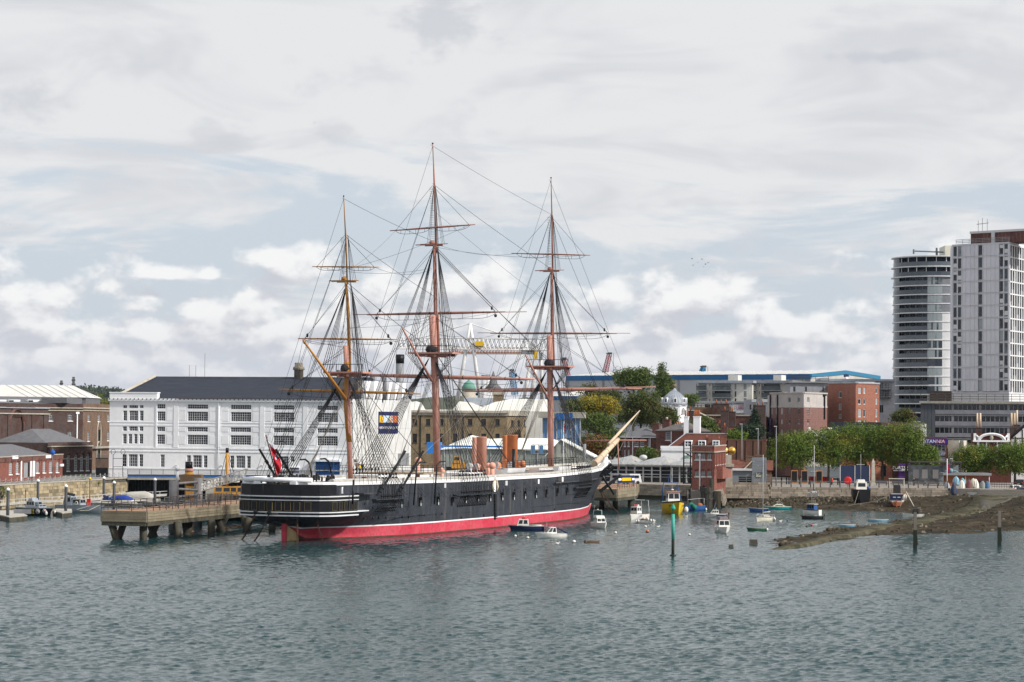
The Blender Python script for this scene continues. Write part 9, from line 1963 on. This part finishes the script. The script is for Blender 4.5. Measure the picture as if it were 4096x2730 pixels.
def car(lab,p,ang,m,Yq):
 b=at(*p,Yq);t=thing('parked_car',lab,'car',(b.x,Yq,b.z),radians(ang));pr=[(-1.9,.35),(-1.95,.9),(-1.75,1.0),(-1.5,1.55),(-.2,1.62),(.6,1.1),(1.7,.9),(1.9,.6),(1.9,.35)]
 obj('body',MB().prism(pr[::-1],-.85,.85),m,t);obj('rear_window',MB().add([(-1.76,-.65,1.06),(-1.76,.65,1.06),(-1.55,.6,1.5),(-1.55,-.6,1.5)],[(0,3,2,1),(0,1,2,3)]),glass_dark,t);obj('side_window',MB().box(-1.4,.1,-.87,.87,1.08,1.48,top=(.1,.02)),glass_dark,t);[obj('wheel',MB().tube([(x,y-.1,.32),(x,y+.1,.32)],.32,12),rub_b,t)for x in(-1.25,1.2)for y in(-.78,.78)];obj('number_plate',MB().box(-2.0,-1.94,-.3,.3,.62,.76),yel_b,t);[obj('tail_light',MB().box(-1.98,-1.9,y-.12,y+.12,.85,1.05),red_b,t)for y in(-.72,.72)]
car('white hatchback parked at the head of the ramp',cN(2235,356),100,gel,516);car('dark blue hatchback parked at the frame edge',cN(2318,385),95,navy_b,506);car('dark car parked behind the two hatchbacks',cN(2325,290),60,rub_b,530)
def person(lab,p,h,top,leg,ang=0,walk=.18,hair=(.05,.03,.02)):
 t=thing('person',lab,'person',p,ang);k=h/1.75;V=[(0,0,.93),(0,0,1.2),(0,0,1.42),(0,0,1.52),(0,0,1.64),(.1,walk*.3,.9),(.11,walk*.6,.5),(.11,walk,.08),(.12,walk-.18,.03),(-.1,-walk*.3,.9),(-.11,-walk*.5,.5),(-.11,-walk,.08),(-.12,-walk-.18,.03),(.2,0,1.4),(.25,.06,1.14),(.24,-.1,.92),(-.2,0,1.4),(-.25,.04,1.14),(-.24,-.12,.92)]
 E=[(0,1),(1,2),(2,3),(3,4),(0,5),(5,6),(6,7),(7,8),(0,9),(9,10),(10,11),(11,12),(2,13),(13,14),(14,15),(2,16),(16,17),(17,18)];R=[.15,.15,.16,.06,.11,.09,.075,.055,.05,.09,.075,.055,.05,.07,.05,.04,.07,.05,.04]
 me=bpy.data.meshes.new('body');me.from_pydata([(a*k,b*k,c*k)for a,b,c in V],E,[]);o=bpy.data.objects.new('body',me);C.objects.link(o);o.modifiers.new('skin','SKIN')
 for i,sv in enumerate(me.skin_vertices[0].data):sv.radius=(R[i]*k*(1.15 if i<3 else 1),R[i]*k);sv.use_root=i==0
 sub=o.modifiers.new('sub','SUBSURF');sub.levels=sub.render_levels=1;dg=bpy.context.evaluated_depsgraph_get();m2=bpy.data.meshes.new_from_object(o.evaluated_get(dg));bpy.data.objects.remove(o);[m2 .materials.append(q)for q in(BT('skin_tone',(.45,.27,.19),.6),top,leg)]
 for f_ in m2 .polygons:z=f_.center.z/k;f_.material_index=2 if z<.93 else(1 if z<1.47 and(abs(f_.center.x)<.2*k or z>1.0)else 0);f_.use_smooth=True
 m2 .name='body';obj('body',m2,[],t);obj('hair',MB().ball((0,.02*k,1.68*k),.115*k,9,6,sq=(1,1.05,.9)),BT('hair_%d'%int(hair[0]*100),hair,.8),t)
for(x,y,h,a,b,lab)in((1655,590,1.8,wood_b,blk_b,'person in brown coat with pale rucksack on the warship deck'),(1690,590,1.35,yel_b,navy_b,'smaller person in yellow on the warship deck'),(1725,592,1.6,blk_b,blk_b,'person in black on the warship deck')):
 w=St(*cC(x,y),1);p=S0+FW*w.x+ST*w.y+Vector((0,0,w.z-.25));person(lab,p,h,a,b,.6)
for(x,y,Yq,h,a,b,lab)in((930,1266,530,1.8,blk_b,blk_b,'person in black walking past the bus shelter'),(76,1250,528,1.7,red_b,blk_b,'person in a red top under the plane trees')):person(lab,W_(x,y,Yq),h,a,b,.8,.3)
for HZ in(1.4e-5,):
 hm=bpy.data.materials.new('harbour_haze');hm.use_nodes=True;N=hm.node_tree.nodes;N.clear();vo_=N.new('ShaderNodeVolumePrincipled');ou=N.new('ShaderNodeOutputMaterial');hm.node_tree.links.new(vo_.outputs[0],ou.inputs['Volume']);vo_.inputs['Density'].default_value=HZ;vo_.inputs['Color'].default_value=(.66,.80,1,1)
 obj('haze',MB().box(-9500,9500,-500,12500,-6,130),hm,kind='stuff')
